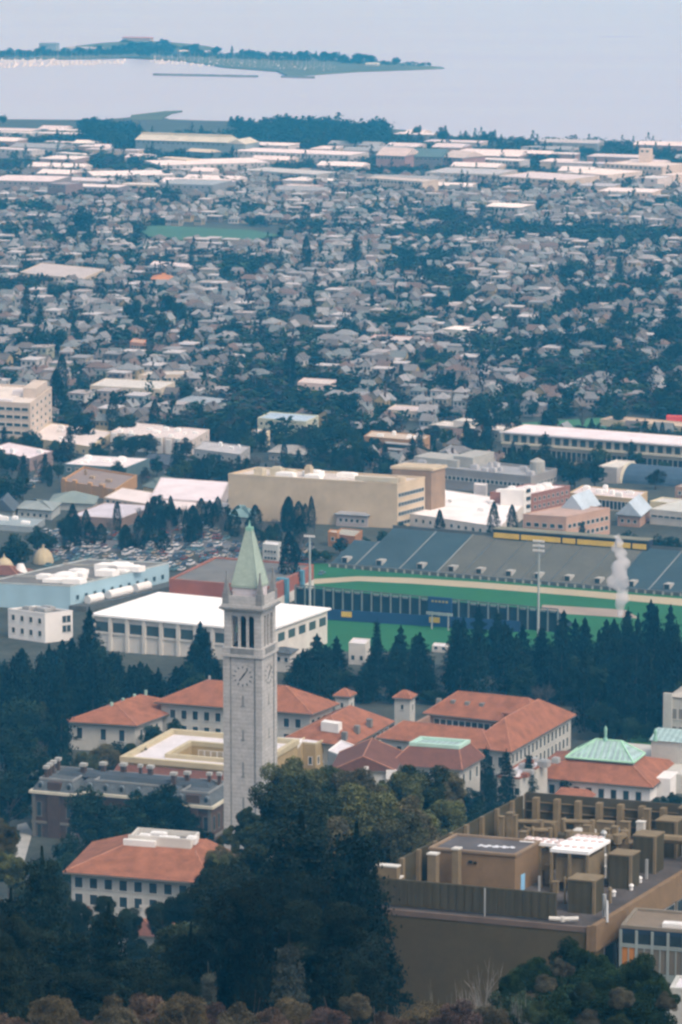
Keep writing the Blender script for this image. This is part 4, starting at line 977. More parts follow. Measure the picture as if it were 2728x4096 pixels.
def stadium():
    P0 = pg(1322, 2266); P1 = pg(2728, 2384); U = Vector((P1.x - P0.x, P1.y - P0.y)); L = U.length * 1.12; U.normalize(); V = Vector((-U.y, U.x)); V = (V * .96 + U * .10).normalized()
    z0 = zt(P0.x, P0.y); root = empty('stadium_stand', (P0.x, P0.y, z0), 0, 'long sloping stadium stand with slate and grey seating sections beyond the running track', 'stadium stand')
    LAND.append(('stadium stand', P0.x + U.x * L * .5, P0.y + U.y * L * .5)); EXCL.append((P0.x, P0.y, U.x, U.y, V.x, V.y, L, 34, 6))
    q = lambda a, b, z: (U.x * a + V.x * b, U.y * a + V.y * b, z)
    def sof(sx, sy): p = pg(sx, sy); d = Vector((p.x - P0.x, p.y - P0.y)); return d.dot(U)
    xs = [sof(x, y) for x, y in ((1322, 2266), (1425, 2273), (1600, 2288), (1741, 2305), (1847, 2310), (1975, 2318), (2085, 2330), (2200, 2340), (2320, 2352), (2438, 2362), (2590, 2375), (2728, 2384))] + [L]
    tone = random.Random(2)
    cols = ['s', 's', 's', 'g', 'g', 'g', 'g', 'g', 'g', 's', 's', 's']
    rows = 30; dep = 1.0; dh = .34
    for i, c in enumerate(cols):
        a0, a1 = xs[i], xs[i + 1]; n = 19 if i < 1 else rows
        mb = MB()
        for k in range(n):
            sh = 0
            mb.hexa([q(a0 + .25, k * dep, -2), q(a1 - .25, k * dep, -2), q(a1 - .25, (k + 1) * dep, -2), q(a0 + .25, (k + 1) * dep, -2)],
                    [q(a0 + .25, k * dep, 1.6 + k * dh), q(a1 - .25, k * dep, 1.6 + k * dh), q(a1 - .25, (k + 1) * dep, 1.6 + k * dh), q(a0 + .25, (k + 1) * dep, 1.6 + k * dh)])
        mb.build('seating_section', M['seat_s' if c == 's' else 'seat_g'], root)
        mb = MB(); w = .35
        mb.hexa([q(a1 - w, 0, -2), q(a1 + w, 0, -2), q(a1 + w, n * dep, -2), q(a1 - w, n * dep, -2)], [q(a1 - w, 0, 1.5), q(a1 + w, 0, 1.5), q(a1 + w, n * dep, 1.5 + n * dh), q(a1 - w, n * dep, 1.5 + n * dh)])
        mb.build('aisle', mat('aisle concrete', (.19, .21, .21)) if c == 's' else M['concdark'], root)
        mb = MB(); am = (a0 + a1) / 2
        mb.hexa([q(am - 1.3, 1.2, 1), q(am + 1.3, 1.2, 1), q(am + 1.3, 5, 1), q(am - 1.3, 5, 1)], [q(am - 1.3, 1.2, 3.9), q(am + 1.3, 1.2, 3.9), q(am + 1.3, 5, 3.9), q(am - 1.3, 5, 3.9)])
        p = mb.build('vomitory', M['conc'], root)
        mb = MB(); mb.hexa([q(am - .95, 1.1, 1.2), q(am + .95, 1.1, 1.2), q(am + .95, 1.19, 1.2), q(am - .95, 1.19, 1.2)], [q(am - .95, 1.1, 3.7), q(am + .95, 1.1, 3.7), q(am + .95, 1.19, 3.7), q(am - .95, 1.19, 3.7)])
        mb.build('vomitory_opening', M['black'], p)
    mb = MB(); mb.hexa([q(0, -1.4, -1), q(L, -1.4, -1), q(L, -.1, -1), q(0, -.1, -1)], [q(0, -1.4, 1.5), q(L, -1.4, 1.5), q(L, -.1, 1.5), q(0, -.1, 1.5)]); mb.build('front_wall', M['concdark'], root)
    for k in range(46): mb = MB(); a = L * k / 46; mb.hexa([q(a, -1.6, 0), q(a + .8, -1.6, 0), q(a + .8, -1.41, 0), q(a, -1.41, 0)], [q(a, -1.6, 1.3), q(a + .8, -1.6, 1.3), q(a + .8, -1.41, 1.3), q(a, -1.41, 1.3)]); mb.build('wall_fin', M['conc'], root)
    D = rows * dep; zt_ = 1.6 + rows * dh
    mb = MB(); mb.hexa([q(xs[1], D, -2), q(L, D, -2), q(L, D + .4, -2), q(xs[1], D + .4, -2)], [q(xs[1], D, zt_ + 1), q(L, D, zt_ + 1), q(L, D + .4, zt_ + 1), q(xs[1], D + .4, zt_ + 1)]); mb.build('rear_wall', M['concdark'], root)
    # press box
    a0, a1 = xs[5] - 14, xs[9] + 2
    pr = empty('press_box', root.location, 0, 'long press box with yellow panels over a navy base on top of the stand', 'press box')
    mb = MB(); mb.hexa([q(a0, D - 2, zt_ - 2.2), q(a1, D - 2, zt_ - 2.2), q(a1, D + 3, zt_ - 2.2), q(a0, D + 3, zt_ - 2.2)], [q(a0, D - 2, zt_ - .4), q(a1, D - 2, zt_ - .4), q(a1, D + 3, zt_ - .4), q(a0, D + 3, zt_ - .4)]); mb.build('base', M['navy'], pr)
    mb = MB(); mb.hexa([q(a0, D - 2.4, zt_ + 2.9), q(a1, D - 2.4, zt_ + 2.9), q(a1, D + 3.3, zt_ + 2.9), q(a0, D + 3.3, zt_ + 2.9)], [q(a0, D - 2.4, zt_ + 3.3), q(a1, D - 2.4, zt_ + 3.3), q(a1, D + 3.3, zt_ + 3.3), q(a0, D + 3.3, zt_ + 3.3)]); mb.build('roof', mat('olive roof edge', (.2, .2, .15)), pr)
    mb = MB(); mb.hexa([q(a0, D - 1.8, zt_ - .4), q(a1, D - 1.8, zt_ - .4), q(a1, D + 3, zt_ - .4), q(a0, D + 3, zt_ - .4)], [q(a0, D - 1.8, zt_ + 2.9), q(a1, D - 1.8, zt_ + 2.9), q(a1, D + 3, zt_ + 2.9), q(a0, D + 3, zt_ + 2.9)]); mb.build('cabin', M['navy'], pr)
    cuts = [0, .18, .45, .545, .80, .90, 1]
    for i in range(6):
        b0 = a0 + (a1 - a0) * cuts[i] + .4; b1 = a0 + (a1 - a0) * cuts[i + 1] - .6
        mb = MB(); mb.hexa([q(b0, D - 2.35, zt_ - .38), q(b1, D - 2.35, zt_ - .38), q(b1, D - 1.81, zt_ - .38), q(b0, D - 1.81, zt_ - .38)], [q(b0, D - 2.35, zt_ + 1.6), q(b1, D - 2.35, zt_ + 1.6), q(b1, D - 1.81, zt_ + 1.6), q(b0, D - 1.81, zt_ + 1.6)]); mb.build('yellow_panel', M['signy'], pr)
stadium()
f = Fr('rear_grandstand', 'back of a grandstand with pale posts and dark openings, facing the running track', 'grandstand', (1180, 2340), (2230, 2438), None, base=2532, D=14, land='dark posted grandstand')
W, D, H = f.W, f.D, f.H
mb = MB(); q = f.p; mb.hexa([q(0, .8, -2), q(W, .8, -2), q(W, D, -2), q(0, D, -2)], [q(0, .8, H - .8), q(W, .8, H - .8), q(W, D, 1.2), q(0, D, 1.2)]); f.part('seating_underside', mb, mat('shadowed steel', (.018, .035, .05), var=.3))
n = 28
for k in range(n):
    s_ = W * k / (n - 1); mb = MB(); f.box(mb, s_ - .25, s_ + .25, 0, .6, -1, H); f.part('post', mb, mat('worn pale post', (.16, .20, .20)))
mb = MB()
for k in range(n - 1):
    if k % 5 != 2: s_ = W * k / (n - 1); f.box(mb, s_ + .9, s_ + W / (n - 1) - .9, .1, .4, H - 1.3, H - .5)
f.part('valance', mb, mat('grey valance', (.2, .24, .24)))
mb = MB(); f.box(mb, 0, W, .7, 1.0, H - .3, H + .1); f.part('top_rail', mb, M['concdark'])
f = Fr('outfield_wall', 'low curved dark blue outfield wall below the dark posted grandstand', 'wall', (1225, 2436), (2080, 2490), None, Y=1366, D=.4)
f.H = 4.1; f.walls(M['blue'], z1=4.1)
for sx in (1380, 1765):
    a = f.at(sx, 2450)[0]; mb = MB(); f.box(mb, a - 2.0, a + 2.0, -.15, -.01, 1.6, 3.6); f.part('yellow_sign', mb, M['signy'])
f = Fr('scoreboard', 'dark blue scoreboard with small yellow lettering blocks above the outfield wall', 'scoreboard', (1712, 2386), (1806, 2394), None, Y=1368, D=.8)
W, H = f.W, f.H
mb = MB(); f.box(mb, 0, W, 0, .8, H - 5.4, H); f.part('panel', mb, M['blue'])
for k in range(2):
    mb = MB(); a = W * (.15 + .7 * k); f.box(mb, a - .25, a + .25, .3, .7, -1, H - 5.4); f.part('leg', mb, M['steel'])
mb = MB()
for k in range(5): f.box(mb, W * (.15 + .15 * k), W * (.15 + .15 * k) + .9, -.08, -.01, H - 1.9, H - 1.1)
f.part('lettering', mb, mat('dim yellow', (.3, .27, .12)))
mb = MB(); f.box(mb, -.6, W + .4, -.2, .3, H - 6.6, H - 5.6); f.part('lower_board', mb, mat('pale board', (.28, .34, .34)))
def lightpole(su, svt, Y, lab, heads=2):
    p = py(su, svt, Y); zb = zt(p.x, Y); h = p.z - zb; e = empty('floodlight_pole', (p.x, Y, zb), -TH, lab, 'light pole', 'stadium floodlight poles')
    mb = MB(); mb.cyl(0, 0, -.5, h, .5, .34, 10); mb.build('pole', mat('pale pole', (.34, .38, .38), var=.08), e)
    for k in range(heads):
        mb = MB(); z = h - .5 - k * 1.7; mb.box(-2.0, 2.0, -.2, .2, z - .2, z + .0); hd = mb.build('crossarm', M['steel'], e)
        for j in range(5): mb = MB(); x = -1.8 + .9 * j; mb.box(x - .3, x + .3, -.6, -.21, z, z + .7); mb.build('lamp', M['white'], hd)
lightpole(1239, 2142, 1400, 'pale green floodlight pole beside the brick gymnasium corner', 1)
lightpole(2156, 2162, 1345, 'tall white floodlight pole with two lamp rows in front of the stand', 3)
# steam plume
def steam():
    root = empty('steam_plume', (0, 0, 0), 0, 'white steam plume rising from the dark grove before the stadium stand', 'steam')
    root['kind'] = 'stuff'
    m = bpy.data.materials.new('steam'); m.use_nodes = True; nt = m.node_tree; nt.nodes.clear(); out = nt.nodes.new('ShaderNodeOutputMaterial')
    v = nt.nodes.new('ShaderNodeVolumePrincipled'); v.inputs['Color'].default_value = (.99, .97, .98, 1); v.inputs['Density'].default_value = .32
    nt.links.new(v.outputs[0], out.inputs['Volume'])
    Y = 1275; r = random.Random(3); mb = MB(); 
    vs = []; 
    spine = [(2482, 2462, 14), (2478, 2440, 18), (2480, 2415, 22), (2488, 2395, 30), (2484, 2370, 28), (2474, 2345, 24), (2500, 2325, 18), (2455, 2318, 26), (2470, 2295, 36), (2480, 2270, 36), (2492, 2245, 32), (2480, 2220, 28), (2466, 2195, 26), (2474, 2175, 20), (2462, 2150, 12), (2476, 2135, 8)]
    import bmesh
    bm = bmesh.new()
    for (x, y, rr) in spine:
        for k in range(3):
            p = py(x + r.uniform(-.35, .35) * rr, y + r.uniform(-9, 9), Y + r.uniform(-1.5, 1.5)); R_ = rr / 4 * Y / F * r.uniform(.6, 1.0)
            t = bmesh.ops.create_icosphere(bm, subdivisions=2, radius=R_)
            for w in t['verts']:
                n_ = mnoise.noise((w.co + p) * .6); w.co = w.co * (1 + .45 * n_) + p
    me = bpy.data.meshes.new('steam'); bm.to_mesh(me); bm.free(); me.materials.append(m)
    o = bpy.data.objects.new('steam_cloud', me); col.objects.link(o); o.parent = root
    rm = o.modifiers.new('merge', 'REMESH'); rm.mode = 'VOXEL'; rm.voxel_size = .5
    o.name = 'steam_plume'; col.objects.unlink(root) ; o.parent = None; bpy.data.objects.remove(root)
    tag(o, 'white steam plume rising from the dark grove before the stadium stand', None, None, 'stuff')
steam()

# ================================================================== GYMNASIUM AREA
f = Fr('pale_blue_gymnasium', 'wide pale blue gymnasium with grey roof, white roof units and a row of small windows', 'gymnasium', (-60, 2332), (281, 2348), (676, 2255), base=2442, land='pale blue gymnasium')
W, D, H = f.W, f.D, f.H
f.walls(M['ltblue']); f.flatroof(M['greyroof'], mat('pale edge', (.42, .46, .46)), .5, .5)
f.win('R', mid(D, 11, 1.5), [H - 5.4], 1.7, 1.7, fm=M['ltblue']); 
roofstuff(f, [(W * .55, 6, 10, 3, 1.5), (W * .80, 5, 7, 4, 2.2), (W * .62, 8.5, 7, 4, 3.4), (W * .55, 15, 4, 3, 2.6), (W * .68, 17, 4, 3, 2.6), (W * .80, 24, 7, 4, 2.6), (W * .55, 36, 9, 4, 2.8), (W * .72, 36, 12, 4, 2.4), (W * .60, 42, 8, 3, 2.4), (W * .84, 33, 5, 2, 1.2), (W * .35, 12, 5, 3, 2), (W * .45, 26, 6, 3, 2)], M['brightroof'])
for t in (D * .25, D * .75): mb = MB(); f.box(mb, 1, W - 1, t, t + .5, H + .13, H + .9); f.part('roof_step', mb, M['conc'])
for t0, t1 in ((5, 13), (17, 30), (33, 41)):
    mb = MB(); P0 = f.p(W + 3.2, t0, 3.3); P1 = f.p(W + 3.2, t1, 3.3); mb.tube(P0, P1, 1.7, 1.7, 12); f.part('roof_drum', mb, M['white'])
f.walls(M['concdark'], s0=W + .02, s1=W + 7, t0=-1, t1=D, z1=2.0, name='side_block')
f = Fr('brick_gymnasium', 'brick gymnasium with a grey roof, white panels and blue wall ducts, behind the bell tower', 'gymnasium', (676, 2322), (1082, 2354), (1255, 2264), base=2452, land='brick gymnasium')
W, D, H = f.W, f.D, f.H
f.walls(mat('rust brick', (.30, .10, .065), var=.12, fine=(2, .1))); f.flatroof(M['greyroof'], mat('rust coping', (.30, .12, .08)), .7, .9)
mb = MB(); f.box(mb, W + .02, W + .25, D * .05, D * .99, .2, H - 5.2); f.part('side_panel', mb, M['offwhite'])
for t in (D * .30, D * .66, D * .2):
    if t == D * .2: continue
    mb = MB(); f.box(mb, W + .3, W + 1.5, t, t + 2.2, .2, H - .5); f.box(mb, W - 3.0, W + 1.5, t, t + 2.2, H - .5, H + 1.1); f.part('wall_duct', mb, mat('blue duct', (.10, .26, .36)))
f.win('R', [D * .9], [2, 6], 1.6, 3.6, at=f.W + .27)
mb = MB(); f.box(mb, W * .05, W * .30, -7, -.01, -3, H - 5); f.part('front_wing', mb, M['offwhite']); mb = MB()
for k in range(5): f.box(mb, W * .305, W * .31, -6.6 + 1.3 * k, -5.9 + 1.3 * k, 0, H - 6)
f.part('wing_window', mb, M['glass'])
f = Fr('white_roof_hall', 'hall with brilliant white flat roof and wide dark windows, behind the bell tower', 'hall', (376, 2462), (1060, 2528), (1309, 2440), base=2650, land='white roofed hall')
W, D, H = f.W, f.D, f.H
f.walls(M['offwhite'])
mb = MB(); q = f.p; o = 1.0
mb.hexa([q(-o, -o, H + .01), q(W + o, -o, H + .01), q(W + o, D + o, H + .01), q(-o, D + o, H + .01)], [q(-o, -o, H + .7), q(W + o, -o, H + .7), q(W + o, D + o, H + .7), q(-o, D + o, H + .7)])
nb_ = 8; base = [q(.2 * 0 + W * i / nb_, D * j / nb_, H + .71 + 1.3 * (math.sin(math.pi * i / nb_) * math.sin(math.pi * j / nb_)) ** .6) for j in range(nb_ + 1) for i in range(nb_ + 1)]
mb.add(base, [(j * (nb_ + 1) + i, j * (nb_ + 1) + i + 1, (j + 1) * (nb_ + 1) + i + 1, (j + 1) * (nb_ + 1) + i) for j in range(nb_) for i in range(nb_)])
f.part('roof', mb, M['brightroof'])
n = 10
for k in range(n):
    a0 = W * k / n
    mb = MB(); f.box(mb, a0 + .9, a0 + W / n - .9, -.12, .0, H - 5.4, H - 1.9); f.part('window', mb, mat('dim glass', (.06, .085, .09), rough=.2, spec=.5))
    mb = MB(); f.box(mb, a0 - .6, a0 + .6, -.8, -.02, -3, H - .02); f.part('pilaster', mb, M['offwhite'])
mb = MB(); f.box(mb, 0, W, -.4, -.13, H - 6.2, H - 5.5); f.part('sill_band', mb, M['offwhite'])
for k in range(6):
    t0 = D * k / 6; mb = MB(); f.box(mb, W, W + .12, t0 + 1.6, t0 + D / 6 - 1.2, H - 5.2, H - 2.2); f.part('window', mb, mat('dim glass', (.06, .085, .09), rough=.2, spec=.5))
f = Fr('small_white_block', 'small white block with square windows, left of the white roofed hall', 'building', (32, 2440), (180, 2460), (290, 2448), base=2572)
f.walls(M['white']); f.flatroof(M['greyroof'], M['white'], .6); f.win('F', mid(f.W, 4, .4), [f.H - 3.4, f.H - 8], 1.3, 1.9); f.win('R', [f.D * .7, f.D * .85], [f.H - 3.5, f.H - 7], 1.6, 2.4)
roofstuff(f, [(3, 3, 3, 2, 1.4), (8, 4, 4, 3, 1.3), (6, 8, 4, 2, 1.5)], M['steel'])
f = Fr('striped_pavilion', 'small pale pavilion with a dark sloping roof right of the bell tower', 'pavilion', (1100, 2610), (1160, 2616), (1185, 2600), base=2690)
f.walls(M['offwhite']); f.hip(M['slate'], 0, f.W, 0, f.D, f.H, 1.6, ov=.8); f.win('F', mid(f.W, 2), [f.H - 3], 1.2, 1.6)
f = Fr('field_house', 'small pale flat roofed field house between conifers before the green field', 'building', (1395, 2575), (1462, 2580), (1480, 2560), base=2660)
f.walls(M['offwhite']); f.flatroof(M['whiteroof'], M['offwhite'], .4); f.win('F', mid(f.W, 2), [1.5], 1.2, 1.6)
f = Fr('field_kiosk', 'low pale kiosk at the near edge of the green field, right of three conifers', 'kiosk', (1728, 2585), (1790, 2590), (1800, 2578), base=2612)
f.walls(M['offwhite']); f.flatroof(M['whiteroof'], M['offwhite'], .3); f.win('F', mid(f.W, 2), [1], 1.2, 1)
# --- domed building far left
def domed(su, sv, Y, r, lab):
    p = py(su, sv, Y); zb = zt(p.x, Y); h = p.z - zb; e = empty('domed_tower', (p.x, Y, zb), -TH, lab, 'domed tower')
    mb = MB(); mb.cyl(0, 0, -2, h - r * 1.9, r * .95, r * .95, 8); mb.build('drum', mat('buff stone', (.42, .34, .22)), e)
    mb = MB(); n = 12; prev = None
    rings = [(r * 1.05 * math.cos(t), h - r * 1.9 + r * 1.5 * math.sin(t)) for t in lin(0, 1.45, 7)]
    V_ = [(a * math.cos(2 * math.pi * i / n), a * math.sin(2 * math.pi * i / n), z) for a, z in rings for i in range(n)]
    mb.add(V_, [(k * n + i, k * n + (i + 1) % n, (k + 1) * n + (i + 1) % n, (k + 1) * n + i) for k in range(6) for i in range(n)]); mb.cyl(0, 0, h - r * .5, h, r * .2, r * .03, 6); mb.build('dome', mat('buff dome', (.42, .36, .24)), e, smooth=False)
    for k in range(4): mb = MB(); mb.box(-.5, .5, -r - .05, -r + .3, h - r * 3.6, h - r * 2.3); o = mb.build('window', M['glass'], e); o.rotation_euler = (0, 0, k * R(90))
domed(172, 2176, 1500, 4.0, 'buff domed tower beyond the pale blue gymnasium')
domed(16, 2214, 1470, 3.8, 'buff pointed dome at the left edge beyond the pale blue gymnasium')
f = Fr('red_roofed_hall_left', 'hall with a red tiled roof and curved white gable at the left edge', 'hall', (-80, 2300), (70, 2306), (125, 2285), h=7)
f.root.name = 'gabled_theatre'; f.walls(M['offwhite']); f.hip(M['tile_dk'], 0, f.W, 0, f.D, f.H, 3, ov=.5); f.win('F', mid(f.W, 4), [3], 1.2, 1.8)
mb = MB(); c_ = f.p(f.W - 2, f.D * .6, 0); mb.cyl(c_[0], c_[1], f.H, f.H + 3.6, 2.8, 1.2, 12); f.part('curved_gable', mb, M['white'])

# ================================================================== MIDDLE CITY
lib = {}
def B(name, label, A, Bp, C, base=None, h=None, wall=(.5, .5, .5), roof=(.6, .6, .6), fw=0, rw=0, zs=1, ww=1.3, wh=1.4, par=.5, land=None, rooftype='flat', D=None, units=0, cat='building', uc=None, rise=3, along='U', Y=None, gable=False, top=2.9, step=3.3):
    f = Fr(name, label, cat, A, Bp, C, base=base, h=h, D=D, land=land, Y=Y)
    wm = mat('wall %.2f %.2f %.2f' % wall, wall, var=.12, scale=.15, fine=(1.2, .05)); rm = mat('roof %.2f %.2f %.2f' % roof, roof, var=.14, scale=.12, fine=(.8, .08))
    f.walls(wm)
    if rooftype == 'flat': f.flatroof(rm, wm, par)
    else: f.hip(rm, 0, f.W, 0, f.D, f.H, rise, ov=.8, along=along, gable=gable)
    z = [f.H - top - step * k for k in range(zs) if f.H - top - step * k > .3]
    if fw: f.win('F', mid(f.W, fw, .8), z, ww, wh)
    if rw: f.win('R', mid(f.D, rw, .8), z, ww, wh)
    if units:
        rr = random.Random(len(label) + int(f.W)); sp = []
        for k in range(units): w_ = rr.uniform(1.4, 4); sp.append((rr.uniform(1, max(1.2, f.W - 5)), rr.uniform(1, max(1.2, f.D - 4)), w_, rr.uniform(1.2, 3), rr.uniform(.9, 2.4)))
        roofstuff(f, sp, M['brightroof'] if not uc else mat('unit %.2f %.2f %.2f' % uc, uc))
    return f
f = B('blank_wall_block', 'huge cream block with a blank front wall and white roof units, mid city', (913, 1903), (1589, 1944), (1700, 1916), base=2114, wall=(.52, .43, .31), roof=(.55, .5, .46), rw=9, zs=4, ww=2.0, wh=1.6, par=1.0, land='blank cream block', top=5, step=4)
W, D, H = f.W, f.D, f.H
roofstuff(f, [(W * .12, 4, 4, 3, 3.4), (W * .20, 6, 5, 3, 3.8), (W * .29, 6, 4, 3, 3.0)], mat('unit cream', (.55, .5, .38)))
roofstuff(f, [(W * .27, 1.5, 8, 3, 2.6), (W * .44, 1.5, 7, 3, 2.4), (W * .36, 10, 8, 4, 2.6), (W * .55, 12, 8, 3, 2.2)], M['brightroof'])
roofstuff(f, [(W * .40, 7, 2.5, 2.5, 5.2), (W * .78, 2.5, 7, 3, 2.0), (W * .86, 2, 7, 3, 2.2), (W * .93, 6, 3, 5, 2.4)], mat('unit buff', (.5, .42, .3)))
mb = MB(); f.box(mb, W * .74, W * .99, 1.5, 2.0, H + 1.01, H + 3.0); f.part('rail', mb, M['trimc'])
mb = MB(); f.box(mb, W * .80, W * 1.03, D + 1, D + 12, -2, H + 3.5); rr_ = f.part('rear_block', mb, mat('brown stucco', (.27, .19, .13))); mb = MB(); f.box(mb, W * .79, W * 1.04, D + .7, D + 12.3, H + 3.51, H + 4.6); f.part('rear_roof', mb, mat('unit buff', (.5, .42, .3)))
f = B('stepped_office_block', 'tall cream office block with window bands and a rooftop box at the left edge', (-170, 1606), (121, 1622), (207, 1556), base=1790, wall=(.56, .48, .41), roof=(.66, .6, .55), rw=5, fw=9, zs=5, ww=3.4, wh=1.5, par=1.2, land='cream office block', cat='office block', step=3.9)
mb = MB(); f.box(mb, f.W * .78, f.W * .97, f.D * .4, f.D * .9, f.H, f.H + 5); f.part('rooftop_box', mb, mat('wall 0.56 0.48 0.41', (.56, .48, .41))); roofstuff(f, [(f.W * .5, 3, 9, 4, 1.6), (f.W * .6, f.D * .5, 6, 5, 2.6)], M['whiteroof'])
def bays(f, n, m, proj=1.6):
    for k in range(n):
        a = f.W * (k + .5) / n; w_ = f.W / n * .30; mb = MB(); hh = random.uniform(-.6, 1.2)
        f.box(mb, a - w_, a + w_, -proj, .6, -3, f.H + .3 + hh); f.part('bay', mb, m)
f = B('bay_windowed_apartments', 'row of white apartments with many tall rounded bays, right of the cream office block', (440, 1732), (768, 1764), (838, 1722), base=1822, wall=(.6, .54, .5), roof=(.62, .56, .55), fw=9, zs=3, ww=1.1, wh=1.7, units=9, land='white bay apartments', cat='apartment building', rw=3)
bays(f, 9, M['white'])
f = B('cream_apartments', 'pale yellow apartment block with white roof patches beside the cream office block', (105, 1752), (360, 1790), (455, 1730), base=1820, wall=(.55, .46, .29), roof=(.66, .6, .58), fw=6, rw=4, zs=2, units=6, cat='apartment building', land='pale yellow apartments')
f = B('long_white_store', 'low store with long white roof and brown front, left edge below the office block', (-60, 1800), (118, 1836), (212, 1806), base=1886, wall=(.26, .2, .19), roof=(.66, .6, .64), fw=6, zs=1, ww=2, wh=2, units=3, cat='store', par=.3)
f = B('teal_banded_store', 'low store with a white cluttered roof and dark teal front band', (252, 1858), (505, 1873), (598, 1836), base=1915, wall=(.10, .15, .16), roof=(.68, .64, .66), fw=7, zs=1, ww=1.8, wh=1.6, units=7, cat='store', par=.3, land='teal banded store')
f = B('dark_hipped_store', 'brown store with a dark hipped roof right of the teal banded store', (565, 1846), (742, 1872), (778, 1846), base=1888, wall=(.30, .25, .23), roof=(.07, .08, .10), rooftype='hip', rise=3.2, fw=5, zs=1, cat='store')
f = B('grey_institute', 'grey stucco institute with square windows, left of the blank cream block', (775, 1798), (960, 1822), (1000, 1790), base=1876, wall=(.33, .33, .33), roof=(.4, .4, .42), fw=7, rw=3, zs=2, units=3)
f = B('ochre_arched_hall', 'ochre orange hall with arched windows and corner turrets', (243, 1930), (460, 1966), (548, 1908), base=2000, wall=(.46, .27, .12), roof=(.25, .2, .18), fw=6, rw=4, zs=1, ww=1.4, wh=2.2, units=4, uc=(.4, .3, .2), land='ochre arched hall', top=3.6, par=1.0)
for s_ in (.02, .22, .5, .72):
    mb = MB(); f.box(mb, f.W * s_, f.W * s_ + 2.4, -.4, 2.4, -2, f.H + 2.0); f.part('turret', mb, mat('wall 0.46 0.27 0.12', (.46, .27, .12)))
f = B('yellow_hall', 'pale yellow hall with a dark green roof, left of the blank cream block', (574, 1946), (646, 1962), (727, 1922), base=1990, wall=(.6, .5, .25), roof=(.12, .16, .15), fw=3, rw=5, zs=1, ww=1.2, wh=2, rooftype='hip', rise=1.5)
f = B('long_school', 'long school with a broad white roof and cream end wall, before the yellow hall', (415, 1992), (757, 2044), (826, 2003), base=2080, wall=(.5, .42, .34), roof=(.68, .62, .62), fw=14, rw=2, zs=1, ww=1.6, wh=2.4, par=.3, cat='school', land='long white roofed school')
f = B('white_roof_store', 'wide white roofed store against the left end of the blank cream block', (600, 1992), (880, 2012), (915, 1930), h=5, wall=(.5, .45, .45), roof=(.7, .64, .68), fw=6, zs=1, par=.3, cat='store')
f = B('grey_hipped_school', 'school wing with a grey green hipped roof, left of the long school', (200, 2010), (372, 2018), (390, 1990), base=2045, wall=(.42, .44, .42), roof=(.20, .25, .24), rooftype='hip', rise=4, fw=7, zs=1)
f = B('grey_parish_hall', 'pale grey parish hall with a low hipped roof at the left, below the ochre hall', (70, 2035), (205, 2045), (240, 2015), base=2080, wall=(.42, .45, .44), roof=(.26, .30, .30), rooftype='hip', rise=3, fw=5, zs=1)
f = B('dark_roof_church', 'small church with a steep dark blue roof at the left edge', (-30, 2040), (50, 2048), (70, 2020), base=2085, wall=(.4, .4, .36), roof=(.08, .10, .12), rooftype='hip', rise=5, fw=2, zs=1, gable=True, along='V')
f = B('brick_store_row', 'low brick store row with a pale flat roof, before the long school', (272, 2066), (485, 2078), (628, 2024), base=2112, wall=(.24, .17, .13), roof=(.52, .50, .56), fw=7, rw=8, zs=1, ww=1.8, wh=1.8, par=.4, land='brick store row', cat='store row', top=3.4)
f = B('blue_grey_shed', 'long shed with a blue grey roof and white skylights at the left edge', (-60, 2098), (130, 2112), (180, 2078), base=2130, wall=(.3, .34, .36), roof=(.27, .33, .36), fw=6, zs=1, units=5)
f = B('teal_roof_house', 'house with a teal hipped roof between palm like trees, below the blank cream block', (905, 2066), (1000, 2074), (1030, 2050), base=2115, wall=(.42, .40, .33), roof=(.16, .26, .27), rooftype='hip', rise=4, fw=4, zs=1, cat='house')
f = B('balconied_flats', 'pale flats with stacked balconies right of the long school', (845, 2022), (905, 2035), (925, 2015), base=2070, wall=(.45, .40, .36), roof=(.5, .48, .48), fw=4, zs=2, rw=2)
f = B('white_grid_block', 'small white gridded block just right of the spire tip', (1050, 2180), (1112, 2186), (1125, 2172), base=2245, wall=(.46, .48, .46), roof=(.6, .6, .62), fw=4, zs=4, ww=1.3, wh=1.0, step=2.6)
f = B('ornate_villa', 'pale villa with turreted roofs in front of the blank cream block', (1345, 2058), (1470, 2066), (1500, 2040), base=2110, wall=(.42, .38, .38), roof=(.26, .27, .29), rooftype='hip', rise=4, fw=5, zs=1, cat='house')
f = B('red_roof_villa', 'villa with a dull red hipped roof right of the ornate villa', (1500, 2058), (1560, 2064), (1575, 2045), base=2110, wall=(.42, .38, .36), roof=(.22, .10, .10), rooftype='hip', rise=4, fw=3, zs=1, cat='house')
f = B('flat_villa', 'low house with a broad buff flat roof and an orange chimney wall by the stand', (1335, 2140), (1420, 2150), (1450, 2125), base=2178, wall=(.34, .17, .08), roof=(.34, .34, .30), fw=4, zs=1, cat='house')
f = B('orange_chimney_house', 'narrow orange brick house left of the buff flat roof', (1312, 2132), (1350, 2136), (1358, 2125), base=2188, wall=(.42, .20, .07), roof=(.5, .45, .4), fw=1, zs=1, cat='house')
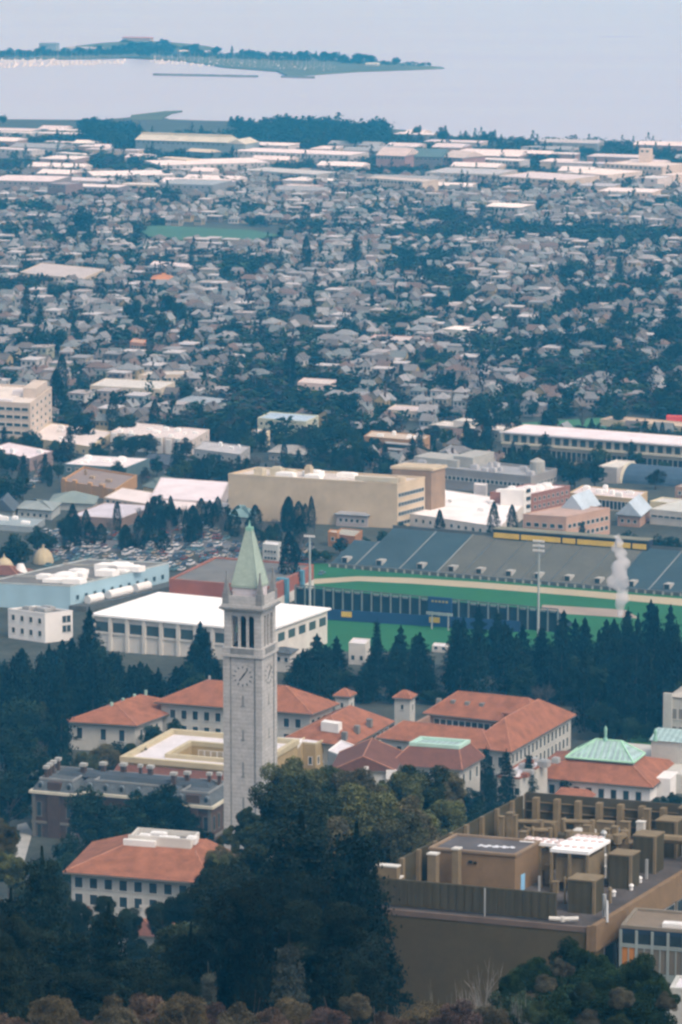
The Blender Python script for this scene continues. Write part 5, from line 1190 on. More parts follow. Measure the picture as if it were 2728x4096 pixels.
# striped office, long campus school, stadium of the high school
f = B('striped_office_block', 'brown office block with a blank tan end wall and white striped floors', (1455, 1748), (1690, 1768), (1720, 1745), base=1838, wall=(.36, .22, .11), roof=(.5, .42, .34), cat='office block', land='striped office block', units=6)
for k in range(5):
    z = f.H - 1.2 - k * 2.9
    if z > 1: mb = MB(); f.box(mb, f.W * .36, f.W + .1, -.35, -.01, z - .9, z); f.part('white_band', mb, M['white']); mb = MB(); f.box(mb, f.W * .36, f.W, -.12, -.01, z - 2.7, z - .92); f.part('window_band', mb, M['glass'])
f = B('long_grey_school', 'long grey school with rows of windows and rooftop plant, beyond the blank cream block', (1600, 1862), (2123, 1916), (2228, 1884), base=1985, wall=(.28, .27, .27), roof=(.30, .31, .33), fw=30, rw=8, zs=4, ww=1.6, wh=1.6, units=22, uc=(.45, .45, .47), par=1.2, cat='school', land='long grey school', top=4, step=3.6)
mb = MB(); c_ = f.p(f.W * .93, f.D * .6, 0); mb.cyl(c_[0], c_[1], f.H, f.H + 5.5, 3.4, 3.4, 14); mb.cyl(c_[0], c_[1], f.H + 5.5, f.H + 7, 3.4, .5, 14); f.part('roof_drum', mb, M['conc'])
mb = MB(); f.box(mb, 3, 26, f.D * .3, f.D * .9, f.H, f.H + 3.4); f.box(mb, f.W * .33, f.W * .48, f.D * .4, f.D * 1.2, f.H, f.H + 5); f.part('roof_block', mb, M['conc'])
f = B('arcaded_gymnasium', 'very long cream gymnasium with a white roof, glass band and arcade, right edge', (2009, 1728), (2900, 1796), None, base=1900, D=26, wall=(.52, .47, .39), roof=(.72, .66, .70), par=.3, cat='gymnasium', land='arcaded gymnasium')
W, D, H = f.W, f.D, f.H
mb = MB(); f.box(mb, -1, W, -1.6, .5, H - .3, H + .3); f.part('eave_slab', mb, M['whiteroof'])
n = 26
for k in range(n):
    a0 = W * k / n
    mb = MB(); f.box(mb, a0 + 1.3, a0 + W / n - .4, -.1, .0, H - 4.3, H - 1.1); f.part('window', mb, mat('dim glass', (.06, .085, .09), rough=.2, spec=.5))
mb = MB(); f.box(mb, 0, W, -1.2, -.11, H - 5.5, H - 4.6); f.part('ledge', mb, M['trimc'])
for k in range(44):
    a0 = W * (k + .5) / 44; mb = MB(); f.box(mb, a0 - .95, a0 + .95, -.3, -.01, .5, H - 7.2); f.part('arch', mb, M['black'] if k % 3 else M['glass'])
f = B('low_link_gymnasium', 'low cream link building at the left end of the arcaded gymnasium', (1715, 1702), (2005, 1728), None, base=1765, D=16, wall=(.36, .36, .34), roof=(.62, .58, .54), fw=10, zs=1)
mb = MB(); f.box(mb, f.W * .3, f.W * .52, 3, 12, f.H, f.H + 3.2); f.part('roof_block', mb, M['offwhite'])
sheet('sports_field', [(2085, 1712), (2085, 1694), (2420, 1672), (2728, 1700), (2728, 1768), (2500, 1752)], mat('distant turf', (.045, .16, .08), var=.15, scale=.03), .3)
f = B('beige_bleachers', 'long beige bleachers beyond the green sports field, right edge', (2400, 1680), (2800, 1716), None, base=1735, D=14, wall=(.5, .4, .3), roof=(.5, .4, .3), cat='bleachers')
f = B('red_score_hut', 'red panelled hut on top of the beige bleachers', (2665, 1668), (2780, 1672), None, Y=f.O.y + 4, D=4, wall=(.75, .07, .05), roof=(.5, .52, .5), cat='hut')
# barrel roofed hangar
f = Fr('barrel_roof_theatre', 'theatre with a dark blue barrel roof and a grey arched end block, right edge', 'theatre', (2395, 1868), (2468, 1874), None, base=1935, D=20, land='barrel roofed theatre')
W, D, H = f.W, f.D, f.H; f.walls(mat('wall 0.36 0.34 0.33', (.36, .34, .33))); f.flatroof(M['offwhite'], M['offwhite'], .6)
mb = MB(); n = 12; L = 75; r_ = 10
ring = lambda s_: [f.p(s_, 3 + r_ - r_ * math.cos(t), H - 8 + r_ * .85 * math.sin(t)) for t in lin(0, math.pi, n)]
A_ = ring(W + .5); B_ = ring(W + L); mb.add(A_ + B_, [(i, i + 1, n + i + 1, n + i) for i in range(n - 1)] + [tuple(range(n))] + [tuple(range(2 * n - 1, n - 1, -1))]); f.part('barrel_roof', mb, mat('dark blue barrel', (.05, .085, .13), var=.2))
mb = MB(); f.box(mb, W + .5, W + L, 3.2, 3 + 2 * r_ - .2, -3, H - 8); f.part('side_wall', mb, mat('wall 0.36 0.34 0.33', (.36, .34, .33)))
mb = MB(); A_ = [f.p(W + .2, 3 + r_ - (r_ + 1) * math.cos(t), H - 8 + (r_ + 1) * .85 * math.sin(t)) for t in lin(0, math.pi, n)]; C_ = [f.p(W + 1.2, 3 + r_ - (r_ + 1) * math.cos(t), H - 8 + (r_ + 1) * .85 * math.sin(t)) for t in lin(0, math.pi, n)]
mb.add(A_ + C_, [(i, i + 1, n + i + 1, n + i) for i in range(n - 1)] + [tuple(range(n)), tuple(range(2 * n - 1, n - 1, -1))]); f.part('arch_wall', mb, M['trimc'])
# white towers, brick block, institute with glazed gables
f = B('white_roof_market', 'broad bright white roof with stepped levels behind the stand, right of the blank cream block', (1590, 2050), (2000, 2112), (2110, 2010), base=2150, wall=(.62, .58, .54), roof=(.8, .77, .78), fw=14, zs=1, units=6, par=.4, land='white roofed market', cat='market hall')
f = B('white_stair_tower', 'plain white tower box left of two above the white roofed market', (1895, 1942), (1944, 1946), (1950, 1938), base=2025, wall=(.58, .55, .55), roof=(.7, .68, .68), cat='tower')
f = B('brick_lab_block', 'brick block with a cluttered white roof and a tall white stair tower at its left', (1960, 1972), (2127, 1980), (2280, 1946), base=2070, wall=(.27, .13, .10), roof=(.66, .60, .62), fw=0, rw=8, zs=3, units=14, land='brick block with white roof', par=.5)
mb = MB(); f.box(mb, f.W * .42, f.W * .98, -5, -.01, -3, f.H + 2.6); tw = f.part('stair_tower', mb, M['white'])
for k in range(4): mb = MB(); f.box(mb, f.W * .985, f.W * .99 + .3, -3.5, -1.0, 1 + k * 3.4, 2.6 + k * 3.4); f.part('tower_window', mb, M['glass'], tw)
f = B('pink_institute', 'pink tan institute with square windows and a low pitched wing behind the press box', (2092, 2060), (2265, 2072), (2440, 2035), base=2170, wall=(.46, .31, .24), roof=(.44, .32, .27), fw=5, rw=9, zs=2, ww=2.0, wh=1.6, land='pink tan institute', top=4.5, step=4)
g = B('glazed_gable_wing', 'wing with a sloping blue grey glass roof on the pink tan institute', (2250, 2038), (2330, 2046), (2395, 2022), Y=f.O.y + 12, wall=(.46, .31, .24), roof=(.42, .50, .58), rooftype='hip', rise=6.5, gable=True, along='V')
f = B('cream_colonnade_school', 'cream school with tall windows and a white roof, right of the brick block', (2276, 1975), (2540, 2000), (2590, 1970), base=2052, wall=(.50, .38, .22), roof=(.62, .55, .55), fw=16, zs=1, ww=1.6, wh=3.6, units=8, top=5, land='cream colonnade school', cat='school')
f = B('glazed_pitched_hall', 'hall with a steep blue grey glass roof near the right edge', (2470, 2060), (2560, 2068), (2600, 2035), base=2110, wall=(.42, .28, .22), roof=(.42, .50, .58), rooftype='hip', rise=6, gable=True, along='V', fw=3, zs=1)
f = B('white_garage', 'white parking structure at the right edge above the grove', (2600, 2040), (2760, 2056), None, base=2110, D=30, wall=(.46, .45, .42), roof=(.5, .52, .50), fw=6, zs=2, ww=3, wh=1)
f = B('cream_bus_depot', 'long low cream depot at the right edge below the barrel roofed theatre', (2600, 2008), (2700, 2018), None, base=2045, D=12, wall=(.6, .55, .38), roof=(.5, .5, .48), fw=8, zs=1)
f = B('brown_corner_block', 'brown block cut by the right edge above the white garage', (2700, 1950), (2790, 1958), None, base=2030, D=20, wall=(.30, .2, .15), roof=(.4, .38, .36), fw=3, zs=3)
# a few larger buildings in the housing
f = B('mint_flats', 'long pale green flats with a blue roof edge and square windows', (1030, 1675), (1225, 1690), (1275, 1665), base=1740, wall=(.52, .54, .42), roof=(.35, .45, .55), fw=9, zs=3, rw=3, cat='apartment building', land='pale green flats')
f = B('pink_villa_block', 'tall pale pink flats with stacked balconies in the housing', (1190, 1532), (1320, 1540), (1345, 1522), base=1590, wall=(.62, .5, .46), roof=(.55, .5, .48), fw=5, zs=3, rw=2, cat='apartment building', land='pink flats')
f = B('cream_long_flats', 'long cream flats with many small windows right of the pink flats', (1545, 1640), (1700, 1650), (1735, 1632), base=1685, wall=(.58, .5, .42), roof=(.52, .46, .46), fw=9, zs=2, cat='apartment building', land='long cream flats')
f = B('classical_school', 'pale classical school with a grey hipped roof and cream wings, far left', (75, 1092), (330, 1118), (420, 1078), base=1140, wall=(.56, .47, .36), roof=(.45, .42, .42), fw=14, zs=2, ww=1.8, wh=2, rw=5, cat='school', land='classical cream school')
f = B('orange_roof_hall', 'low hall with a bright orange tiled roof in the housing', (605, 1118), (690, 1124), (700, 1110), base=1142, wall=(.5, .42, .36), roof=(.5, .22, .09), rooftype='hip', rise=4, fw=4, zs=1, land='orange roofed hall')
f = B('white_banded_flats', 'long white flats with a dark window band beyond the orange roofed hall', (600, 1060), (760, 1072), (775, 1058), base=1100, wall=(.66, .6, .6), roof=(.6, .55, .57), fw=10, zs=2, cat='apartment building')
f = B('salmon_house', 'salmon pink house with dark windows among tall trees', (520, 1370), (572, 1376), (585, 1362), base=1402, wall=(.55, .27, .16), roof=(.45, .3, .22), fw=4, zs=2, cat='house', land='salmon house')
f = B('pale_long_flats', 'long low cream flats with a white roof, left below the tall trees', (360, 1545), (640, 1560), (700, 1530), base=1600, wall=(.56, .5, .4), roof=(.55, .54, .52), fw=14, zs=2, rw=2, cat='apartment building')
f = B('pale_garden_flats', 'pale pink flats with vertical windows behind the long low cream flats', (555, 1505), (730, 1500), (765, 1485), base=1540, wall=(.5, .43, .35), roof=(.5, .48, .46), fw=9, zs=2, cat='apartment building')
f = B('pink_terrace', 'long pink terrace with dark windows, right of centre in the housing', (1475, 1360), (1700, 1372), (1720, 1352), base=1395, wall=(.46, .30, .28), roof=(.5, .44, .44), fw=14, zs=1, cat='apartment building', land='pink terrace')
f = B('white_flats_right', 'white flats with a bright roof right of the long pink terrace', (1765, 1318), (1880, 1326), (1940, 1312), base=1360, wall=(.56, .54, .5), roof=(.8, .76, .76), fw=5, zs=2, cat='apartment building')
f.root.name = 'bright_roof_flats'
f = B('teal_house', 'grey teal house with a hipped roof left of the pale green flats', (700, 1610), (840, 1625), (905, 1600), base=1665, wall=(.36, .42, .42), roof=(.28, .32, .36), fw=5, zs=2, cat='house', rooftype='hip', rise=2.5)
f = B('buff_hipped_block', 'buff block with a broad hipped roof in front of the leafy trees', (1075, 1810), (1225, 1822), (1265, 1795), base=1850, wall=(.32, .30, .26), roof=(.30, .29, .27), fw=6, zs=2, rooftype='hip', rise=3, cat='apartment building')
f = B('buff_corner_house', 'cream house with a white roof left of the buff hipped block', (1000, 1730), (1060, 1738), (1080, 1725), base=1790, wall=(.6, .52, .36), roof=(.6, .58, .58), fw=2, zs=2, cat='house')
park = sheet('park_lawn', [(545, 912), (640, 908), (1010, 926), (1130, 948), (1000, 966), (700, 966), (590, 950)], mat('park grass', (.05, .13, .085), var=.15, scale=.02), 1.2)
LAND.append(('far green park', pg(800, 935).x, pg(800, 935).y))
p_ = pg(790, 965); p2 = pg(545, 905); pa_ = pg(560, 966); pb_ = pg(1120, 908); EXCL.append((pa_.x, pa_.y - 30, 1, 0, 0, 1, pg(1120, 966).x - pa_.x, pb_.y - pa_.y + 30, 0))
a_ = pg(2085, 1690); EXCL.append((a_.x, a_.y - 60, 1, 0, 0, 1, 160, 70, 0))

# ================================================================== INDUSTRY BY THE SHORE
def WH(label, A, Bp, h=8, D=40, wall=(.42, .42, .44), roof=(.66, .62, .64), fw=8, rooftype='flat', rise=3, cat='warehouse', name='warehouse', gable=True, land=None, C=None):
    return B(name, label, A, Bp, C, h=h, D=D, wall=wall, roof=roof, fw=fw, zs=1, ww=2.4, wh=1.8, rooftype=rooftype, rise=rise, cat=cat, par=.4, land=land, gable=gable, along='U')
f = WH('very long grey hall with a pale ridged roof near the shore', (542, 560), (905, 572), 16, 34, (.20, .25, .28), (.50, .50, .44), 18, 'hip', 6, land='ridged roof hall')
for k in range(2):
    f.hip(mat('roof 0.50 0.50 0.44', (.5, .5, .44)), f.W + .5, f.W + 22, k * 18, k * 18 + 17, f.H - 1, 5, ov=.3, along='V', gable=True, name='end_gable')
mb = MB(); f.box(mb, f.W, f.W + 22, 0, 35, -3, f.H - 1.01); f.part('end_block', mb, mat('wall 0.20 0.25 0.28', (.2, .25, .28)))
mb = MB(); f.box(mb, 0, f.W, 14, 15, f.H + 5.6, f.H + 7.5); f.part('ridge_monitor', mb, M['trimc'])
WH('long white roofed shed right of the ridged roof hall', (930, 604), (1400, 622), 9, 46, roof=(.74, .68, .72), fw=22, land='long white shed')
WH('sprawling white roofed plant before the ridged roof hall', (640, 662), (1080, 650), 8, 60, roof=(.76, .7, .72), fw=16, land='sprawling white plant')
WH('lower white roofed plant left of the sprawling one', (372, 705), (700, 700), 8, 55, roof=(.76, .72, .74), fw=12)
WH('cream store with a dark arched end before the ridged roof hall', (640, 632), (745, 640), 9, 18, (.5, .44, .34), (.6, .56, .5), 5)
WH('dark mouthed cream hall right of the cream store', (748, 606), (845, 612), 9, 16, (.10, .14, .17), (.55, .5, .42), 3, 'hip', 3)
WH('white pavilion with a pointed roof among parked rows', (600, 585), (645, 588), 7, 14, (.55, .5, .4), (.8, .8, .78), 2, 'hip', 4, gable=False)
WH('small white topped shed at the upper left edge', (-40, 528), (120, 534), 6, 25, roof=(.7, .68, .68))
WH('second small white topped shed at the upper left edge', (-40, 594), (125, 604), 9, 22, roof=(.6, .56, .58))
WH('rounded white roofed shed left of the shore trees', (290, 573), (415, 577), 6, 26, roof=(.72, .7, .7), rooftype='hip', rise=3)
WH('low grey shed left of the rounded white one', (165, 567), (285, 575), 5, 20)
WH('bright white strip roof below the rounded white shed', (222, 612), (365, 622), 6, 14, roof=(.76, .74, .74))
WH('big white roofed works at the left edge of the industry', (-60, 722), (205, 728), 11, 60, (.24, .22, .24), (.68, .62, .66), 12, land='left edge works')
WH('brick block with dark tower right of the left edge works', (190, 735), (262, 740), 14, 24, (.20, .15, .15), (.3, .27, .28), 4)
WH('long brick works with a white roof strip', (272, 746), (470, 752), 10, 30, (.22, .2, .22), (.72, .68, .7), 10)
WH('cream works right of the long brick works', (480, 738), (628, 742), 9, 20, (.48, .44, .36), (.62, .6, .6), 6)
WH('grey blue works with a dark roof, centre of the industry', (630, 735), (850, 742), 10, 50, (.22, .24, .27), (.30, .34, .38), 9, land='dark roofed works')
WH('flat grey roof shed right of the dark roofed works', (960, 680), (1260, 700), 7, 40, (.3, .3, .3), (.46, .48, .5), 8)
WH('white shed with rounded roof in the middle distance', (1240, 722), (1320, 726), 5, 18, roof=(.76, .76, .76), rooftype='hip', rise=2)
WH('low white shed left of the rounded one', (1160, 712), (1236, 716), 5, 16, roof=(.7, .7, .72))
WH('pale brown works by the red walled strip', (1100, 745), (1230, 752), 6, 30, (.32, .2, .17), (.5, .46, .46), 6)
WH('brick hall with pale sawtooth roof near the shore trees', (1505, 622), (1620, 626), 13, 40, (.3, .2, .2), (.52, .46, .46), 8, 'hip', 7, land='sawtooth brick hall')
WH('dark roofed middle hall between the two brick halls', (1622, 626), (1765, 630), 12, 38, (.16, .16, .18), (.09, .15, .17), 8, 'hip', 7)
WH('brick hall with pale roof right of the dark middle hall', (1767, 628), (1850, 634), 12, 36, (.3, .2, .2), (.5, .46, .46), 4, 'hip', 6)
WH('thin white roofed shed before the dark middle hall', (1602, 645), (1756, 650), 4, 12, roof=(.76, .76, .74))
WH('cream mill with tall narrow bays', (1462, 712), (1690, 728), 12, 24, (.5, .44, .38), (.5, .46, .44), 16, land='cream mill')
WH('white domed roof shed right of the cream mill', (1712, 742), (1880, 746), 6, 30, roof=(.74, .7, .7), rooftype='hip', rise=2)
WH('wide grey roofed works right of the cream mill', (1700, 690), (1985, 700), 8, 60, (.4, .38, .36), (.42, .44, .48), 12)
WH('long pale works in the right industry', (1990, 705), (2260, 722), 9, 60, (.5, .44, .38), (.6, .56, .6), 12, land='long pale works')
WH('white works behind the long pale works', (1960, 640), (2080, 645), 8, 24, roof=(.74, .7, .72))
WH('bright white works left of the cream mill tower', (2260, 690), (2430, 702), 9, 60, (.56, .5, .46), (.76, .7, .7), 9)
WH('cream grain works with stepped roof near the right edge', (2420, 655), (2650, 668), 14, 46, (.56, .48, .42), (.66, .6, .58), 12, land='cream grain works')
WH('square cream tower on the shore side of the grain works', (2556, 597), (2602, 598), 28, 12, (.56, .48, .42), (.6, .54, .5), 2, name='grain_tower', cat='tower')
WH('white walled block before the grain works', (2552, 712), (2630, 716), 12, 30, (.6, .56, .56), (.6, .6, .62), 2)
WH('cream block right of the white walled block', (2632, 700), (2690, 704), 13, 34, (.56, .48, .42), (.66, .6, .58), 2)
WH('long white and cream works at the right, before the grain works', (2390, 765), (2610, 772), 7, 40, (.52, .44, .38), (.72, .68, .7), 10)
WH('bright white curved roof works in the right housing', (1945, 826), (2080, 832), 7, 34, roof=(.80, .76, .76), rooftype='hip', rise=2, land='bright curved roof')
rw_ = random.Random(11); nwh = 0
for k in range(260):
    Y = rw_.uniform(3480, 4500); x = rw_.uniform(-.095, .095) * Y; W_, D_ = rw_.uniform(22, 70), rw_.uniform(16, 40)
    g_ = proj(x, Y, zt(x, Y))
    if (930 < g_[0] + 120 and g_[0] < 1540 and 480 < g_[1] < 608) or (300 < g_[0] + 100 and g_[0] < 560 and 480 < g_[1] < 600): continue
    if Y > shore(x) - 130 or blocked(x, Y, 8) or blocked(x + W_, Y, 3) or blocked(x + W_, Y + D_, 3) or blocked(x, Y + D_, 3) or blocked(x + W_ / 2, Y + D_ / 2, 5): continue
    if nwh > 84: break
    nwh += 1; h = rw_.uniform(5, 9); wc = rw_.choice([((.42, .4, .4), 'grey'), ((.5, .44, .38), 'cream'), ((.3, .22, .2), 'brick'), ((.55, .52, .52), 'white'), ((.25, .27, .3), 'dark grey')]); rc = rw_.choice([((.72, .68, .7), 'white'), ((.6, .56, .6), 'pale'), ((.42, .42, .46), 'grey'), ((.28, .3, .33), 'slate grey'), ((.7, .64, .66), 'pinkish white')])
    e = empty('warehouse', (x, Y, zt(x, Y)), -TH, None, 'warehouse', 'warehouses between the housing and the shore')
    mb = MB(); mb.box(0, W_, 0, D_, -3, h); o = mb.build('wall', M['objp'], e); o.color = (*wc[0], 1)
    mb = MB()
    if rw_.random() < .5: mb.box(-.5, W_ + .5, -.5, D_ + .5, h + .01, h + .6)
    else: mb.add([(-.5, -.5, h), (W_ + .5, -.5, h), (W_ + .5, D_ + .5, h), (-.5, D_ + .5, h), (-.5, D_ / 2, h + 3), (W_ + .5, D_ / 2, h + 3)], [(0, 1, 5, 4), (1, 2, 5), (2, 3, 4, 5), (3, 0, 4), (3, 2, 1, 0)])
    o = mb.build('roof', M['objp'], e); o.color = (*rc[0], 1)
    for j in range(3): mb = MB(); a = W_ * (j + .5) / 3; mb.box(a - 1.6, a + 1.6, -.08, .01, .3, 3.6); mb.build('door', M['glass'], e)
    EXCL.append((x, Y, E1[0], E1[1], E2[0], E2[1], W_, D_, 3)); AUTO.append((e, 'warehouse', '%s roofed %s' % (rc[1], wc[1]), x, Y))

# ================================================================== HOUSING
WALLS = [((.66, .66, .66), 'white'), ((.52, .48, .40), 'cream'), ((.44, .40, .40), 'pinkish'), ((.38, .34, .28), 'tan'), ((.38, .40, .42), 'grey'), ((.30, .36, .38), 'blue grey'), ((.46, .48, .38), 'pale green'), ((.20, .17, .16), 'brown'), ((.58, .50, .47), 'off white'), ((.5, .40, .22), 'yellow')]
ROOFS = [((.27, .27, .28), 'grey'), ((.17, .16, .16), 'charcoal'), ((.20, .18, .17), 'brown'), ((.34, .36, .38), 'light grey'), ((.42, .42, .44), 'stone grey'), ((.24, .27, .28), 'slate'), ((.22, .16, .14), 'rust')]
FLATS = [((.72, .70, .72), 'white'), ((.54, .50, .5), 'pale'), ((.38, .38, .4), 'grey')]
def house_geo(t):
    """returns wall boxes, roof polys, (w, d, h), windows [(x, z, face)]"""
    w, d, h, ht = [(8, 10, 5.2, 'gx'), (8, 10, 5.8, 'hip'), (11, 14, 7.6, 'flat'), (7.5, 11, 5.6, 'gy'), (9, 9, 3.6, 'gx'), (7, 11, 6.8, 'gy'), (13, 10, 5.6, 'flat'), (10, 9, 4.2, 'hip'), (15, 10, 6.8, 'hip')][t]
    w *= .86; d *= .84; h *= .93
    o = .45; r = {'gx': 3.2, 'gy': 3.6, 'hip': 2.8, 'flat': .5}[ht]
    E = [(-o, -o, h), (w + o, -o, h), (w + o, d + o, h), (-o, d + o, h)]
    if ht == 'flat': R_ = (E + [(-o, -o, h + r), (w + o, -o, h + r), (w + o, d + o, h + r), (-o, d + o, h + r)], [(4, 5, 6, 7), (0, 1, 5, 4), (1, 2, 6, 5), (2, 3, 7, 6), (3, 0, 4, 7)])
    elif ht == 'gx': R_ = (E + [(-o, d / 2, h + r), (w + o, d / 2, h + r)], [(0, 1, 5, 4), (2, 3, 4, 5)])
    elif ht == 'gy': R_ = (E + [(w / 2, -o, h + r), (w / 2, d + o, h + r)], [(3, 0, 4, 5), (1, 2, 5, 4)])
    else: i = min(w, d) / 2 - .3; R_ = (E + [(i, d / 2, h + r), (w - i + .01, d / 2, h + r)], [(0, 1, 5, 4), (1, 2, 5), (2, 3, 4, 5), (3, 0, 4)])
    G = None
    if ht == 'gx': G = ([(0, 0, h), (0, d, h), (0, d / 2, h + r - .3), (w, 0, h), (w, d, h), (w, d / 2, h + r - .3)], [(0, 1, 2), (3, 4, 5)])
    if ht == 'gy': G = ([(0, 0, h), (w, 0, h), (w / 2, 0, h + r - .3), (0, d, h), (w, d, h), (w / 2, d, h + r - .3)], [(0, 1, 2), (3, 4, 5)])
    return w, d, h, ht, R_, G
HP = {}
def house_proto(t):
    if t in HP: return HP[t]
    w, d, h, ht, R_, G = house_geo(t)
    mb = MB(); mb.box(0, w, 0, d, -3, h)
    if G: mb.add(*G)
    def mk(mb, n, m): me = bpy.data.meshes.new(n); me.from_pydata(mb.v, [], mb.f); me.materials.append(m); return me
    wall = mk(mb, 'wall', M['objp']); mb = MB(); mb.add(*R_); roof = mk(mb, 'roof', M['objp'])
    mb = MB(); mb.box(-.65, .65, -.07, .05, 0, 1.5); win = mk(mb, 'window', M['glass'])
    mb = MB(); mb.box(w * .7, w * .7 + 1, d * .4, d * .4 + 1, h, h + 4.2); ch = mk(mb, 'chimney', M['brick'])
    HP[t] = (wall, roof, win, ch, w, d, h, ht); return HP[t]
SHAPE = {'gx': 'side gabled', 'gy': 'front gabled', 'hip': 'hip roofed', 'flat': 'flat roofed'}
PK = .66
def WN(x, Y): return mnoise.noise(Vector((x / 85, Y / 150, 5.3))) + .5 * mnoise.noise(Vector((x / 30, Y / 50, 9.3)))
rh = random.Random(21); cand = []
def infrustum(x, Y, m=0): return abs(x) < Y * .0905 + m
i = 0
for a in range(-90, 90):
    for b in range(0, 235):
        s_ = a * 10.8 + rh.uniform(-2.2, 2.2); t_ = b * 14.5 + rh.uniform(-3.2, 3.2)
        if a % 9 == 0 or b % 6 == 0: continue
        x = E1[0] * s_ + E2[0] * (t_ - 900); Y = 1500 + E1[1] * s_ + E2[1] * t_
        if Y < 1760 or Y > 3760 or not infrustum(x, Y, 25): continue
        if blocked(x, Y, 2) or blocked(x + 10, Y + 6, 2) or blocked(x + 14, Y - 3, 1): continue
        if Y < 2000 and rh.random() < .35: continue
        if rh.random() < .2 or WN(x, Y) > .42: continue
        cand.append((Y, x, rh.choice([0, 0, 1, 1, 2, 3, 3, 4, 5, 6, 7, 8, 7]), rh.choice([0, 1, 2, 3, 4, 5, 8, 8, 0, 0, 1, 6, 7, 9]), rh.randint(0, 6), rh.uniform(-.06, .06) + (R(90) if rh.random() < .12 else 0)))
cand.sort()
NH = 290
for k, (Y, x, t, wi, ri, rz) in enumerate(cand[:NH]):
    wall, roof, win, ch, w, d, h, ht = house_proto(t)
    wc, wn_ = WALLS[wi]; rc, rn = (FLATS[ri % 3] if ht == 'flat' else ROOFS[ri])
    e = empty('house', (x, Y, zt(x, Y)), -TH + rz, None, 'house', 'houses and flats beyond the stadium')
    for me, c, n in ((wall, wc, 'wall'), (roof, rc, 'roof')):
        o = bpy.data.objects.new(n, me); col.objects.link(o); o.parent = e; o.color = (c[0] * PK, c[1] * PK, c[2] * PK, 1)
    if ht != 'flat' and k % 2: o = bpy.data.objects.new('chimney', ch); col.objects.link(o); o.parent = e
    for j in range(3):
        for z in ([h - 2.3] if h < 5 else [h - 2.3, h - 5.2]):
            o = bpy.data.objects.new('window', win); col.objects.link(o); o.parent = e; o.location = (w * (j + .5) / 3, 0, z)
    o = bpy.data.objects.new('window', win); col.objects.link(o); o.parent = e; o.location = (w, d * .5, h - 2.3); o.rotation_euler = (0, 0, R(90))
    AUTO.append((e, 'house', '%s %s with %s roof' % (wn_, SHAPE[ht], rn), x, Y))
mb = MB(); fc = []
for (Y, x, t, wi, ri, rz) in cand[NH:]:
    w, d, h, ht, R_, G = house_geo(t)
    wc = WALLS[wi][0]; rc = (FLATS[ri % 3] if ht == 'flat' else ROOFS[ri])[0]; z0 = zt(x, Y); c, s_ = math.cos(-TH + rz), math.sin(-TH + rz)
    T = lambda P: [(x + p[0] * c - p[1] * s_, Y + p[0] * s_ + p[1] * c, z0 + p[2]) for p in P]
    n0 = len(mb.v); q = [(0, 0), (w, 0), (w, d), (0, d)]
    mb.add(T([(a, b, -2) for a, b in q] + [(a, b, h) for a, b in q]), [(0, 1, 5, 4), (1, 2, 6, 5), (2, 3, 7, 6), (3, 0, 4, 7)])
    if G: mb.add(T(G[0]), G[1])
    fc += [wc] * (len(mb.v) - n0); n0 = len(mb.v)
    mb.add(T(R_[0]), R_[1]); fc += [rc] * (len(mb.v) - n0); n0 = len(mb.v)
    for j in range(3):
        a = w * (j + .5) / 3; mb.add(T([(a - .8, -.06, h - 2.6), (a + .8, -.06, h - 2.6), (a + .8, -.06, h - .9), (a - .8, -.06, h - .9)]), [(0, 1, 2, 3)])
    a = d * .5; mb.add(T([(w + .06, a - 1, h - 2.6), (w + .06, a + 1, h - 2.6), (w + .06, a + 1, h - .9), (w + .06, a - 1, h - .9)]), [(0, 1, 2, 3)])
    fc += [(.05, .06, .07)] * (len(mb.v) - n0)
o = mb.build('distant_housing', M['attrp']); ca = o.data.color_attributes.new('Col', 'FLOAT_COLOR', 'POINT'); arr = np.ones((len(fc), 4), dtype=np.float32); arr[:, :3] = np.array(fc) * PK; ca.data.foreach_set('color', arr.ravel())
tag(o, 'far housing of small pale and grey houses stretching towards the shore', None, None, 'stuff')

